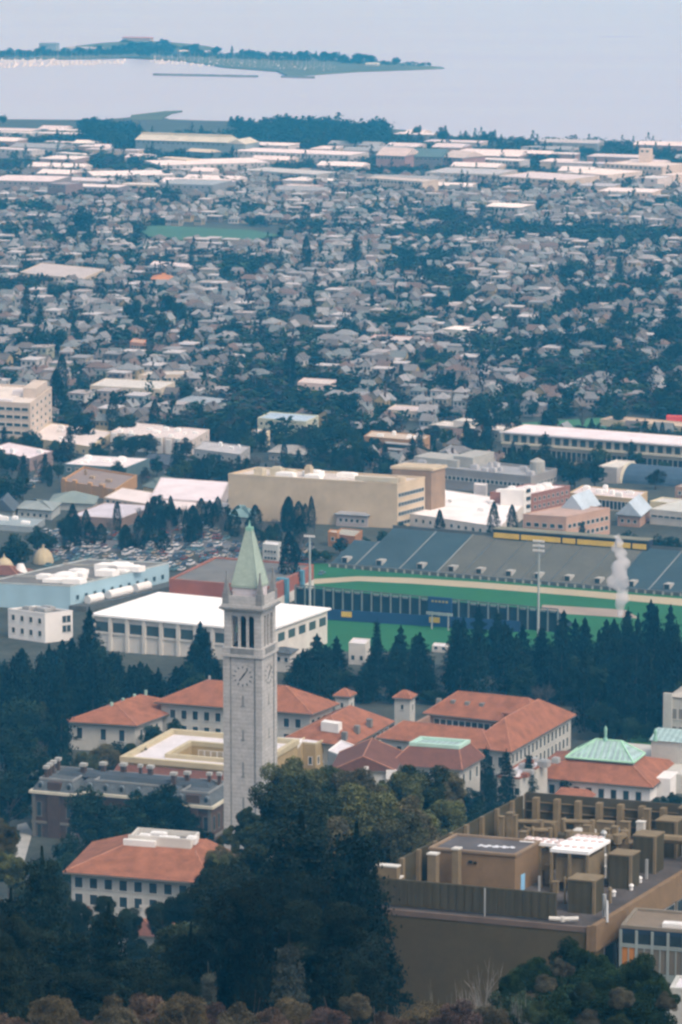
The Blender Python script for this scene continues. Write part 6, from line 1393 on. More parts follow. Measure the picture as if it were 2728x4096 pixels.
# ================================================================== CARS
CARC = [((.6, .6, .62), 'white'), ((.3, .31, .33), 'silver'), ((.05, .05, .06), 'black'), ((.20, .06, .05), 'red'), ((.06, .10, .17), 'blue'), ((.12, .22, .25), 'teal'), ((.4, .34, .26), 'beige'), ((.62, .6, .6), 'white')]
def car_meshes(van):
    mb = MB(); L, Wd, hb = (4.9, 1.95, 1.25) if van else (4.4, 1.8, .85)
    mb.hexa([(-L / 2, -Wd / 2, .28), (L / 2, -Wd / 2, .28), (L / 2, Wd / 2, .28), (-L / 2, Wd / 2, .28)], [(-L / 2 + .08, -Wd / 2 + .06, hb), (L / 2 - .1, -Wd / 2 + .06, hb), (L / 2 - .1, Wd / 2 - .06, hb), (-L / 2 + .08, Wd / 2 - .06, hb)])
    t = 2.0 if van else 1.42; c0, c1 = (-L / 2 + .2, L / 2 - 1.0) if van else (-L / 2 + .7, L / 2 - 1.3)
    mb.box(c0 + .45, c1 - .45, -Wd / 2 + .25, Wd / 2 - .25, t - .06, t)
    b = bpy.data.meshes.new('body'); b.from_pydata(mb.v, [], mb.f); b.materials.append(mat('car paint', (.5, .5, .5), objcol=True, var=0, rough=.25, spec=.6))
    mb = MB(); mb.hexa([(c0, -Wd / 2 + .1, hb), (c1, -Wd / 2 + .1, hb), (c1, Wd / 2 - .1, hb), (c0, Wd / 2 - .1, hb)], [(c0 + .4, -Wd / 2 + .26, t - .06), (c1 - .4, -Wd / 2 + .26, t - .06), (c1 - .4, Wd / 2 - .26, t - .06), (c0 + .4, Wd / 2 - .26, t - .06)])
    g = bpy.data.meshes.new('windows'); g.from_pydata(mb.v, [], mb.f); g.materials.append(M['glass'])
    mb = MB(); mb.tube((0, -.11, .32), (0, .11, .32), .32, .32, 10); w = bpy.data.meshes.new('wheel'); w.from_pydata(mb.v, [], mb.f); w.materials.append(M['rubber'])
    return b, g, w, L, Wd
CM = [car_meshes(False), car_meshes(True)]
def car(x, y, rz, r, where):
    v = r.random() < .2; b, g, w, L, Wd = CM[v]; c, cn = r.choice(CARC)
    e = empty('parked_van' if v else 'parked_car', (x, y, zt(x, y) + .06), rz, None, 'van' if v else 'car', where)
    o = bpy.data.objects.new('body', b); col.objects.link(o); o.parent = e; o.color = (*c, 1)
    o = bpy.data.objects.new('windows', g); col.objects.link(o); o.parent = e
    for sx in (-1, 1):
        for sy in (-1, 1): o = bpy.data.objects.new('wheel', w); col.objects.link(o); o.parent = e; o.location = (sx * L * .31, sy * (Wd / 2 - .12), 0)
    AUTO.append((e, 'van' if v else 'car', cn + ' parked', x, y))
asph = mat('asphalt', (.075, .075, .08), var=.2, scale=.1)
sheet('parking_lot', [(150, 2300), (640, 2262), (1320, 2262), (1300, 2205), (900, 2165), (600, 2140), (250, 2150), (120, 2200)], mat('worn asphalt', (.13, .13, .135), var=.2, scale=.1), .05)
rc_ = random.Random(4); sv = 2150; ncar = 0
while sv < 2282:
    su = 180 + rc_.uniform(0, 20)
    while su < 1300:
        p = pg(su, sv + (su - 700) * .03)
        if rc_.random() < .66 and not blocked(p.x, p.y, 2.5): car(p.x, p.y, R(70) + rc_.uniform(-.05, .05), rc_, 'cars parked on the lot beyond the gymnasiums'); ncar += 1
        su += rc_.uniform(20, 32)
    sv += 11 if sv > 2210 else 16
for k in range(70):
    su, sv = rc_.choice([(rc_.uniform(20, 900), rc_.uniform(1885, 1960)), (rc_.uniform(700, 900), rc_.uniform(1930, 1990)), (rc_.uniform(640, 900), rc_.uniform(2080, 2150))])
    p = pg(su, sv)
    if not blocked(p.x, p.y, 3): car(p.x, p.y, R(70) + rc_.choice([0, R(90)]), rc_, 'cars parked in the streets of the near town')

# ================================================================== TREES
rt = random.Random(99)
# grove behind the campus halls
TL = [(-200, 2560), (100, 2590), (200, 2575), (300, 2540), (362, 2440), (420, 2570), (560, 2640), (700, 2660), (780, 2560), (803, 2495), (850, 2580), (900, 2640), (1110, 2700), (1180, 2620), (1250, 2555), (1330, 2540), (1400, 2620), (1470, 2640), (1503, 2490), (1540, 2620), (1600, 2510), (1680, 2540), (1735, 2665), (1790, 2640), (1815, 2480), (1900, 2430), (2000, 2455), (2100, 2500), (2200, 2450), (2300, 2460), (2400, 2470), (2500, 2440), (2600, 2410), (2728, 2430), (2900, 2430)]
TX = [a for a, b in TL]; TYv = [b for a, b in TL]
spikes = [(362, 2432, 1285), (803, 2488, 1285), (1503, 2478, 1270), (1600, 2502, 1260), (1682, 2532, 1255), (1818, 2470, 1290), (1912, 2424, 1285), (1992, 2442, 1280), (2090, 2500, 1270), (2170, 2520, 1262), (2248, 2446, 1280), (2335, 2472, 1270), (2425, 2480, 1275), (2520, 2432, 1280), (2605, 2402, 1285), (2680, 2424, 1275), (250, 2560, 1270), (1265, 2536, 1262), (1345, 2545, 1268)]
G1 = 'dark conifers of the grove behind the campus halls'
for su, sv, Y in spikes: tree_px('redwood' if su % 3 else 'conifer', su, sv, Y, rt.uniform(85, 150), 1, group=G1, attrs='tall dark')
n = 0
for k in range(2200):
    Y = rt.uniform(985, 1290); x = rt.uniform(-.095, .095) * Y
    if blocked(x, Y, 3): continue
    g = proj(x, Y, zt(x, Y)); lim = float(np.interp(g[0], TX, TYv)) + rt.uniform(0, 60)
    if g[1] > (2820 if 640 < g[0] < 2300 else (3110 if g[0] < 250 else 2965)): continue
    zlim = py(g[0], lim, Y).z; h = min(rt.uniform(17, 33), zlim - zt(x, Y))
    if h < 9: continue
    if 1700 < g[0] < 1800 and Y > 1180: h *= .6
    if 2440 < g[0] < 2740 and Y < 1150: continue
    kd = rt.choice(['redwood', 'redwood', 'conifer', 'redwood', 'broad', 'broad']) if Y > 1140 else rt.choice(['redwood', 'broad', 'broad', 'euc', 'bare'])
    if kd in ('broad', 'euc', 'bare'): h *= .62
    w = {'redwood': rt.uniform(8, 11), 'conifer': rt.uniform(9, 13), 'broad': rt.uniform(11, 17), 'euc': rt.uniform(10, 14), 'bare': rt.uniform(8, 12)}[kd]
    adj = 'tall' if h > 24 else ('short' if h < 14 else 'middling'); tree(kd, x, Y, h, w, 2 if Y > 1150 or n % 3 else 1, group=G1 if kd in ('redwood', 'conifer') else 'round crowned trees of the grove', attrs=adj, c=None if kd != 'bare' else (.10, .085, .075))
    EXCL.append((x - 2.2, Y - 2.2, 1, 0, 0, 1, 4.4, 4.4, 0)); n += 1
    if n > 400: break
CAMPUS = [('broad', 470, 2935, 985, 230), ('broad', 610, 2890, 1000, 130), ('broad', 700, 2866, 1005, 120), ('broad', 130, 2975, 955, 300), ('broad', 20, 2900, 985, 240), ('broad', 250, 3010, 940, 220), ('broad', 350, 3050, 930, 150), ('broad', 190, 2890, 1000, 160),
 ('broad', 30, 3080, 880, 270), ('euc', 130, 3080, 885, 170), 
 ('euc', 10, 3280, 780, 170), ('euc', 30, 3400, 760, 160), ('euc', 900, 3330, 850, 110), ('broad', 940, 3370, 840, 120),
 ('conifer', 1942, 2985, 985, 80), ('conifer', 2030, 3000, 985, 110), ('conifer', 2110, 3010, 985, 90), ('conifer', 1960, 3060, 930, 90), ('euc', 1700, 3100, 860, 150), ('euc', 1620, 3080, 870, 140), ('euc', 1800, 3090, 880, 160), ('broad', 1880, 3130, 870, 140), ('euc', 1760, 3180, 820, 190), ('broad', 1900, 3200, 830, 170), ('conifer', 1790, 3160, 800, 120), ('euc', 1620, 3190, 800, 200),
 ('euc', 2260, 3108, 880, 70), ('euc', 2310, 3100, 885, 70), ('euc', 2450, 3098, 880, 76), ('dome', 2470, 3185, 860, 60), ('broad', 2640, 3175, 900, 90), ('broad', 2700, 3160, 905, 90), ('broad', 2590, 2880, 1050, 90), ('broad', 2520, 2860, 1060, 120), ('redwood', 2440, 2840, 1040, 80), ('broad', 2420, 2770, 1060, 160), ('broad', 2340, 2700, 1075, 130), ('bare', 2170, 2690, 1070, 150), ('broad', 2060, 2740, 1065, 140), ('broad', 1960, 2760, 1060, 130), ('bare', 1790, 2650, 1120, 120), ('broad', 2660, 2980, 1000, 80)]
for kd, su, sv, Y, w in CAMPUS: tree_top(kd, su, sv, w * (1.0 if kd != 'conifer' else 1.2), 1, group='trees between the campus halls', attrs='leafy' if kd in ('broad', 'dome') else 'dark')
for k, (su, sv, Y, w) in enumerate(((345, 3140, 966, 180), (450, 3190, 962, 190), (570, 3125, 962, 230), (655, 3105, 964, 190), (735, 3190, 958, 190), (510, 3250, 950, 220), (620, 3230, 952, 220), (790, 3265, 950, 150), (320, 3300, 945, 190), (420, 3320, 940, 200), (700, 3300, 940, 220), (250, 3390, 935, 150))):
    tree_px('broad', su, sv, Y, w * 1.4, 1, group='trees before the slate roofed brick hall', attrs='spreading')
# foreground
FG = [('euc', 1180, 3048, 690, 400, 'tall dark eucalyptus rising right of the bell tower foot', None), ('euc', 1440, 3075, 705, 400, 'olive crowned eucalyptus right of the dark one, below the gables', (.085, .09, .038)), ('euc', 1600, 3240, 700, 300, 'loose olive eucalyptus touching the laboratory screen', (.09, .09, .045)),
 ('euc', 1040, 3320, 640, 340, 'dark eucalyptus at the foot of the bell tower', None), ('euc', 1290, 3240, 640, 380, 'dull brown green eucalyptus below the two tall ones', (.08, .072, .042)),
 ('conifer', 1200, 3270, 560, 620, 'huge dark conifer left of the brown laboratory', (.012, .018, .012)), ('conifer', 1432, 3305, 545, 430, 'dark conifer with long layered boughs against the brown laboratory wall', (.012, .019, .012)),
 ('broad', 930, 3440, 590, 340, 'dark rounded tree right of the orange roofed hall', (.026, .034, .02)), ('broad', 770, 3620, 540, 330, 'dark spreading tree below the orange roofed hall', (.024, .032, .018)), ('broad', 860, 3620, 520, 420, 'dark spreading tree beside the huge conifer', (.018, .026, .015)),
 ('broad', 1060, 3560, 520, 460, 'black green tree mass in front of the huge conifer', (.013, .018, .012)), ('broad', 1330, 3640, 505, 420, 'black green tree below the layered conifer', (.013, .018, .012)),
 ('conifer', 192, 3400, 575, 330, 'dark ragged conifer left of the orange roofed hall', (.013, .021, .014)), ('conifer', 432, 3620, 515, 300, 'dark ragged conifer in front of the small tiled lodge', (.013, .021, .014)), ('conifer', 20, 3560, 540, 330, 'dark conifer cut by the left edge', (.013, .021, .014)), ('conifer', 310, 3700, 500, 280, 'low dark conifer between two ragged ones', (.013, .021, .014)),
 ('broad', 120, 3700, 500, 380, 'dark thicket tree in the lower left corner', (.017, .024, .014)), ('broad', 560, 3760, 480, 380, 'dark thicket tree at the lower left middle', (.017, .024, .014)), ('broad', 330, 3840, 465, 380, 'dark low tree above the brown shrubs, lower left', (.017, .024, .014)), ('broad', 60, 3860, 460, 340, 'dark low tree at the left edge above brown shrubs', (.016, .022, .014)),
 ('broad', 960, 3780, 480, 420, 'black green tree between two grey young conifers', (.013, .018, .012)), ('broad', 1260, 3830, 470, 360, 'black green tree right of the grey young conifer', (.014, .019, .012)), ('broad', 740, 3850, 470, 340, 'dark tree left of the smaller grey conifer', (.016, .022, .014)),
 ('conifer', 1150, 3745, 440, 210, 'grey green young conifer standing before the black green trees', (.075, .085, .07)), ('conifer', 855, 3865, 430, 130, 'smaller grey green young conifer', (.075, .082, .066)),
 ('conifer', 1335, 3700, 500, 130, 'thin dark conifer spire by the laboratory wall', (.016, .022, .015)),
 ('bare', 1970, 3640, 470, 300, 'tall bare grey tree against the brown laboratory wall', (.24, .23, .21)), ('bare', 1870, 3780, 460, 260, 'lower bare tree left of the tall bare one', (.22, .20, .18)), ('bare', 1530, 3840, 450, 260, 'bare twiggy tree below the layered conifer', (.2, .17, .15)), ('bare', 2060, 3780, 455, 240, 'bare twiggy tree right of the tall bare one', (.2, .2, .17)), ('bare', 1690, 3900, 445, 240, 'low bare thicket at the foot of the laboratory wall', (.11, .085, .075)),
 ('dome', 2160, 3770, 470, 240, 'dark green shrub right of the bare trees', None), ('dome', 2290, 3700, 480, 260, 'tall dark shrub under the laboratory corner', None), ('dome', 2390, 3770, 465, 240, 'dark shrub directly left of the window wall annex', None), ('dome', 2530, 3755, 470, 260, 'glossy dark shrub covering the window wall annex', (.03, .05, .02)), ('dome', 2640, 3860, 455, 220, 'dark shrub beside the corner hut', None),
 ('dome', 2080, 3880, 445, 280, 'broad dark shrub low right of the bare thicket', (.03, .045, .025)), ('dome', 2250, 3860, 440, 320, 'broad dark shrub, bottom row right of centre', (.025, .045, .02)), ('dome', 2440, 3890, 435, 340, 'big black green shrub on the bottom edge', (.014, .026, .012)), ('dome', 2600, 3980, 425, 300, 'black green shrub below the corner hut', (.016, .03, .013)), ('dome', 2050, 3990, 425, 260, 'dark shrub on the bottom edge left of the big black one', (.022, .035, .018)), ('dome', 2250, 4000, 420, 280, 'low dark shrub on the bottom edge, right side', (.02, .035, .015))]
FG2 = [('euc', 1200, 2995, 780, 300), ('euc', 1325, 3020, 790, 320), ('euc', 1450, 3035, 780, 340), ('euc', 1570, 3050, 800, 280), ('euc', 1690, 3035, 810, 300), ('euc', 1790, 3060, 830, 200), ('euc', 1110, 3150, 770, 240), ('euc', 1030, 3290, 760, 200), ('euc', 1640, 3180, 740, 300), ('euc', 1760, 3170, 760, 280), ('euc', 1540, 3200, 720, 300), ('euc', 960, 3400, 740, 200), ('euc', 880, 3400, 760, 120), ('broad', 400, 3650, 870, 150), ('broad', 620, 3680, 865, 160), ('broad', 740, 3640, 870, 170), ('broad', 270, 3600, 880, 120), ('euc', 20, 3270, 760, 170), ('euc', 45, 3390, 740, 180), ('broad', 130, 3500, 800, 170), ('broad', 220, 3540, 830, 150), ('euc', 925, 3300, 850, 130), ('euc', 990, 3230, 850, 140), ('broad', 890, 3370, 820, 150), ('euc', 905, 3400, 780, 170), ('broad', 850, 3440, 800, 150), ('broad', 420, 2965, 1050, 190), ('broad', 340, 3000, 1040, 150), ('broad', 530, 2950, 1055, 120)]
for k, (kd, su, sv, Y, w) in enumerate(FG2): tree_px(kd, su, sv, Y, w * 1.1, 0, c=[(.085, .092, .036), (.045, .058, .026), (.09, .08, .042)][k % 3], group='olive and dark trees between the bell tower and the laboratory', attrs=['olive', 'dark green', 'brown green'][k % 3])  # olive and green tones, raised to put leaf highlights into the colour
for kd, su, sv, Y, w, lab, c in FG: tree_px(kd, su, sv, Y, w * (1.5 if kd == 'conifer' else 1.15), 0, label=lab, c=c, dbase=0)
FT = [(-100, 3600), (120, 3560), (250, 3680), (350, 3780), (480, 3820), (640, 3740), (800, 3600), (1000, 3420), (1200, 3400), (1400, 3480), (1460, 3620), (1560, 3950)]
for k in range(84):
    su = -60 + k * 19 + rt.uniform(-15, 15)
    if su > 1480: break
    sv = float(np.interp(su, [a for a, b in FT], [b for a, b in FT])) + rt.uniform(40, 330); Y = rt.uniform(445, 540)
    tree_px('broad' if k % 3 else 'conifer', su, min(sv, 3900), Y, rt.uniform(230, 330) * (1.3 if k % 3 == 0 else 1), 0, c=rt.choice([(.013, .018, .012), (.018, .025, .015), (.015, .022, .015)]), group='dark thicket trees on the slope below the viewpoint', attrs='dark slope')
for k, (su, sv, w) in enumerate(((2070, 3850, 200), (2130, 3940, 220), (2190, 3830, 200), (2240, 3930, 240), (2330, 3860, 220), (2350, 3960, 240), (2420, 3840, 220), (2450, 4000, 260), (2500, 3880, 240), (2560, 3930, 220), (2580, 4040, 240), (2650, 3920, 180), (2380, 4050, 240), (2180, 4050, 240), (2290, 3780, 200), (2530, 3800, 200), (2700, 4060, 200))): tree_px('dome', su, sv + 40, 418 + (k * 7) % 23, w * .62, 0, c=[(.016, .03, .013), (.04, .055, .026), (.075, .07, .05)][k % 3], group='dark evergreen shrubs filling the lower right corner', attrs=['black green', 'leafy green', 'pale twiggy'][k % 3])
BR = [(40, 3990, 240), (210, 3955, 220), (330, 4020, 200), (470, 3940, 230), (600, 3905, 240), (730, 3940, 240), (840, 3975, 200), (950, 3960, 240), (1080, 3975, 230), (1200, 3955, 220), (1330, 3990, 230), (1440, 3930, 160), (1560, 3990, 260), (1700, 3975, 240), (1840, 3960, 230), (1960, 3990, 200)]
for k, (su, sv, w) in enumerate(BR):
    c = [(.095, .066, .047), (.10, .08, .045), (.075, .05, .042), (.085, .072, .045)][k % 4]
    tree_px('dome', su, sv, 415 + (k * 7) % 16, w * 1.15, 0, c=c, group='brownish winter shrubs along the bottom edge', attrs=['russet', 'olive brown', 'purple brown', 'dull brown'][k % 4])
for k, (su, sv, w) in enumerate(((1840, 3700, 170), (1920, 3760, 150), (2030, 3690, 180), (2100, 3740, 160), (1760, 3840, 180), (1960, 3850, 200), (1620, 3900, 180), (2150, 3850, 150), (1560, 3960, 170), (1380, 3960, 150), (1010, 3890, 130), (2010, 3930, 180))):
    tree_px('bare', su, sv, 432 + (k * 11) % 30, w, 0, c=[(.3, .29, .26), (.22, .22, .18), (.25, .2, .17)][k % 3], group='bare saplings before the brown laboratory wall', attrs=['grey', 'greenish', 'brownish'][k % 3])
for k, (su, sv, w) in enumerate(((300, 3640, 150), (400, 3600, 110), (520, 3660, 150), (640, 3640, 150), (720, 3600, 160), (800, 3560, 180), (860, 3480, 160), (340, 3720, 170), (560, 3760, 180), (240, 3560, 120))):
    tree_px('broad', su, sv - 35, 690 + (k * 13) % 40, w * 1.1, 0, c=[(.02, .03, .017), (.03, .04, .02)][k % 2], group='small dark trees before the orange hip roofed hall', attrs=['black green', 'mid green'][k % 2])
# explicit trees of the town
TOWN = [('broad', 330, 820, 130), ('broad', 280, 905, 60), ('broad', 350, 915, 80), ('broad', 320, 900, 60), ('broad', 5, 790, 70), ('conifer', 1420, 930, 95), ('conifer', 1595, 955, 34), ('broad', 1630, 985, 100), ('broad', 1600, 1000, 60), ('cypress', 1698, 1035, 44), ('broad', 1688, 690, 50), ('broad', 665, 670, 60), ('broad', 370, 485, 150), ('broad', 430, 505, 150), ('broad', 480, 530, 110), ('broad', 540, 520, 90), ('broad', 2260, 1050, 105), ('broad', 2240, 1090, 70), ('conifer', 2480, 1020, 80), ('broad', 2630, 1035, 90), ('broad', 2380, 1030, 40), ('broad', 2720, 1060, 90),
 ('broad', 2280, 1150, 120), ('broad', 2350, 1130, 130), ('broad', 2420, 1125, 120), ('broad', 2490, 1130, 90), ('broad', 2260, 1180, 100), ('conifer', 2470, 1215, 130), ('conifer', 2270, 1260, 130), ('broad', 2340, 1280, 140), ('broad', 2210, 1300, 130), ('conifer', 2130, 1330, 90), ('broad', 2420, 1290, 120), ('conifer', 2690, 1190, 150), ('broad', 2660, 1270, 130), ('broad', 2700, 1350, 120), ('broad', 2600, 1100, 90), ('broad', 2170, 1255, 80), ('broad', 1950, 1210, 60), ('conifer', 1990, 1220, 50), ('broad', 1830, 1145, 90), ('broad', 1760, 1160, 110), ('broad', 1580, 1155, 100), ('broad', 1540, 1140, 80), ('cypress', 1225, 945, 50), ('cypress', 1230, 1010, 36), ('broad', 1120, 1120, 75), ('broad', 900, 1070, 75), ('broad', 985, 1080, 50), ('conifer', 880, 1130, 50), ('conifer', 765, 990, 60), ('broad', 1040, 850, 60), ('broad', 1095, 830, 50), ('broad', 1820, 860, 55), ('broad', 2070, 855, 80), ('broad', 2080, 900, 80),
 ('broad', 230, 1115, 110), ('conifer', 108, 1150, 90), ('conifer', 160, 1210, 90), ('broad', 410, 1080, 60), ('broad', 530, 1180, 120), ('broad', 600, 1190, 110), ('broad', 670, 1160, 130), ('broad', 640, 1250, 130), ('broad', 720, 1200, 110), ('broad', 745, 1290, 110), ('broad', 560, 1250, 100), ('broad', 150, 1300, 130), ('broad', 230, 1290, 130), ('broad', 90, 1330, 100), ('broad', 310, 1310, 90), ('broad', 420, 1290, 90), ('broad', 940, 1270, 110), ('broad', 900, 1290, 90), ('conifer', 1165, 1380, 80), ('cypress', 1160, 1390, 60), ('cypress', 240, 1420, 70), ('cypress', 225, 1480, 80), ('broad', 930, 1440, 120), ('broad', 980, 1460, 80), ('cypress', 1548, 1480, 34), ('cypress', 1608, 1455, 34), ('broad', 1820, 1465, 140), ('broad', 1770, 1490, 90), ('broad', 1880, 1500, 70), ('broad', 1380, 1260, 90), ('broad', 1420, 1290, 80), ('broad', 1450, 1370, 90), ('conifer', 1490, 1170, 60), ('broad', 1620, 1250, 90), ('broad', 1980, 1380, 110), ('broad', 1720, 1380, 90), ('dome', 2150, 1260, 90),
 ('broad', 1045, 1515, 100), ('broad', 1000, 1520, 80), ('broad', 750, 1525, 110), ('cypress', 450, 1565, 60), ('cypress', 620, 1600, 60), ('cypress', 800, 1620, 44), ('broad', 330, 1640, 140), ('broad', 500, 1650, 130), ('broad', 700, 1660, 120), ('broad', 860, 1650, 130), ('broad', 960, 1670, 120), ('broad', 920, 1620, 100),
 ('broad', 1390, 1560, 140), ('broad', 1340, 1590, 110), ('broad', 1250, 1700, 140), ('broad', 1330, 1660, 150), ('broad', 1310, 1730, 150), ('broad', 1400, 1690, 130), ('broad', 1500, 1650, 150), ('broad', 1470, 1680, 110), ('broad', 1380, 1760, 140), ('broad', 1180, 1720, 110), ('broad', 1960, 1570, 200), ('broad', 1900, 1600, 110), ('broad', 2050, 1600, 110), ('broad', 2200, 1610, 130), ('broad', 2130, 1590, 90), ('broad', 2700, 1500, 140), ('broad', 2650, 1550, 110), ('broad', 2480, 1620, 90), ('bare', 2330, 1580, 120), ('bare', 1880, 1750, 130), ('bare', 1750, 1780, 120), ('bare', 1700, 1790, 100),
 ('broad', 2110, 1775, 120), ('broad', 2170, 1790, 110), ('broad', 2230, 1810, 120), ('broad', 2300, 1830, 140), ('broad', 2380, 1840, 120), ('broad', 2270, 1830, 90), ('broad', 30, 1880, 170), ('broad', 90, 1900, 110), ('broad', 400, 1740, 60), ('broad', 790, 1840, 80), ('broad', 880, 1840, 90), ('broad', 980, 1840, 90), ('bare', 490, 1760, 60),
 ('broad', 60, 2130, 170), ('broad', 150, 2100, 130), ('broad', 200, 2125, 90), ('broad', 20, 2170, 110), ('broad', 1330, 1940, 20), ('broad', 1190, 2110, 90), ('bare', 1060, 2040, 110), ('bare', 980, 2070, 90), ('bare', 550, 2060, 130), ('bare', 1210, 2090, 120), ('cypress', 1155, 2128, 100), ('cypress', 1185, 2170, 70), ('dome', 1250, 2180, 110), ('dome', 1300, 2190, 90), ('broad', 1360, 2140, 90), ('broad', 1540, 2120, 120), ('broad', 1610, 2080, 100), ('cypress', 1760, 2040, 56), ('broad', 1760, 2110, 90), ('cypress', 1975, 2010, 60), ('cypress', 2050, 2020, 60), ('broad', 1880, 2110, 120), ('conifer', 2330, 2085, 70), ('broad', 2520, 2110, 110), ('broad', 2650, 2130, 130), ('broad', 2590, 2150, 110), ('broad', 2370, 1990, 50), ('broad', 2700, 2140, 90), ('broad', 1640, 2120, 90), ('broad', 1460, 2140, 80)]
for kd, su, sv, w in TOWN:
    d = ray(su, sv); hw = 14 if kd in ('conifer', 'cypress') else 10
    p = pg(su, sv, hw); sc = p.y / F / 4; cw = w * sc
    h = max(6, min(26, cw * {'conifer': 1.5, 'cypress': 2.6, 'broad': .95, 'dome': .7, 'bare': 1.1}[kd]))
    p = pg(su, sv, h)
    hs = 'tall' if h > 17 else ('small' if h < 9 else 'medium'); tree(kd, p.x, p.y, h / .98, cw, 2, group='trees standing out of the town', attrs=hs)
# screen of trees round the parking lot
for k in range(95):
    su = rt.uniform(240, 1260); sv = rt.uniform(2085, 2215) if k % 2 else rt.uniform(2085, 2140); p = pg(su, sv)
    if not blocked(p.x, p.y, 2): tree(rt.choice(['broad', 'cypress', 'cypress', 'bare']), p.x, p.y, rt.uniform(8, 14), rt.uniform(4, 8), 2, group='trees round the parking lot', attrs='parking lot')
# random town trees, nearest as individuals, the rest as one mass
pts = []
for k in range(13000):
    Y = 1700 + 2700 * rt.random() ** .8; x = rt.uniform(-.094, .094) * Y
    if blocked(x, Y, 2) or Y > shore(x) - 20: continue
    dens = .92 + 1.3 * WN(x, Y) + (.15 if Y < 2900 else -.12)
    if rt.random() > dens: continue
    pts.append((Y, x))
pts.sort()
NI = 230; kinds3 = ['broad', 'broad', 'broad', 'broad', 'conifer', 'cypress', 'bare', 'broad']
for Y, x in pts[:NI]:
    kd = rt.choice(kinds3); h = {'broad': rt.uniform(7, 13), 'conifer': rt.uniform(10, 18), 'cypress': rt.uniform(8, 15), 'bare': rt.uniform(7, 11)}[kd]; w = {'broad': h * rt.uniform(.9, 1.2), 'conifer': h * .6, 'cypress': h * .35, 'bare': h * .9}[kd]
    c = rt.choice([TCOL[kd], TCOL[kd], (.035, .055, .02), (.035, .035, .024)]) if kd == 'broad' else None
    tree(kd, x, Y, h, w, 2, group='garden trees of the near housing', attrs='leafy' if kd == 'broad' else 'slim', c=c, name='garden_tree' if kd == 'broad' else None)
V_ = []; C_ = []
def clump(x, Y, w, h, kd, c):
    n = 46; P = crown_small[kd][rt.randint(0, 3)]; q = P * np.array([w, w, h]) + np.array([x, Y, zt(x, Y) + (0 if kd != 'broad' else -.15 * h)])
    V_.append(q); C_.append(np.tile(np.array(c) * rt.uniform(.75, 1.3), (len(q), 1)))
crown_small = {}
for kd in ('broad', 'conifer'):
    crown_small[kd] = []
    for k in range(4):
        P = crown_pts('broad' if kd == 'broad' else 'redwood', 78, 900 + k); crown_small[kd].append(quads(P, rng.uniform(.7, 1.3, len(P)) * .10))
for Y, x in pts[NI:]:
    kd = 'conifer' if rt.random() < .08 else 'broad'; h = rt.uniform(5, 11) * (1.3 if WN(x, Y) > .2 else 1) if kd == 'broad' else rt.uniform(10, 18); c = rt.choice([(.016, .03, .018), (.016, .03, .018), (.03, .05, .02), (.045, .038, .032)])
    clump(x, Y, h * (1.6 if kd == 'broad' else .6), h, kd, c)
for k in range(1300):                       # shore wood
    su = rt.choice([rt.uniform(950, 1560), rt.uniform(950, 1560), rt.uniform(320, 560), rt.uniform(1560, 2800)]); p = pg(su, rt.uniform(500, 615) if su < 1560 else rt.uniform(560, 640)); Y = p.y; x = p.x
    if Y > shore(x) - 15 or blocked(x, Y, 1) or mnoise.noise(Vector((x / 60, Y / 90, 3))) < -.12: continue
    h = rt.uniform(9, 17) if su < 1560 else rt.uniform(5, 9); clump(x, Y, h * 1.5, h, 'broad' if rt.random() < .8 else 'conifer', (.015, .028, .018))
zt0 = zt
for k in range(420):                        # low growth all over the marina spit
    su = rt.uniform(-60, 1700); sv = float(np.interp(su, [-20, 350, 520, 700, 1000, 1400, 1780], [226, 222, 214, 224, 234, 250, 268])) + rt.uniform(-8, 8); p = pz(su, sv, 1); h = rt.uniform(5, 11) * (.5 if su > 1500 else 1)
    n_ = len(V_); clump(p.x, p.y, h * 1.9, h, 'broad', (.016, .03, .018)); V_[-1][:, 2] += 2 - zt(p.x, p.y)
Vc = np.concatenate(V_); me = mesh_quads('distant_trees', Vc, M['leafmass'], attr=np.concatenate(C_)); o = bpy.data.objects.new('distant_trees', me); col.objects.link(o); tag(o, 'dark green mass of far garden and shore trees', None, None, 'stuff')
SHT = [('conifer', 1478, 480, 60), ('broad', 1420, 500, 110), ('broad', 1350, 505, 100), ('conifer', 1000, 470, 50), ('conifer', 925, 465, 46), ('broad', 1130, 485, 70), ('broad', 1250, 490, 90), ('broad', 1665, 505, 60), ('conifer', 1680, 498, 30), ('broad', 1770, 508, 76), ('conifer', 1782, 500, 34), ('cypress', 1862, 520, 18), ('broad', 1940, 524, 60), ('cypress', 1980, 515, 14), ('broad', 1965, 522, 40), ('broad', 10, 455, 50), ('broad', 2600, 580, 60), ('broad', 2660, 588, 60), ('broad', 2100, 562, 50), ('broad', 2200, 570, 50), ('broad', 1560, 530, 60)]
for kd, su, sv, w in SHT:
    h = max(8, w * .28); p = pg(su, sv, h * .96)
    if p.y > shore(p.x) - 5: Y = shore(p.x) - 10; p = py(su, sv, Y); h = max(8, p.z - zt(p.x, Y))
    tree(kd, p.x, p.y, h, w * p.y / F / 4, 2, group='trees along the shore', attrs='shore')

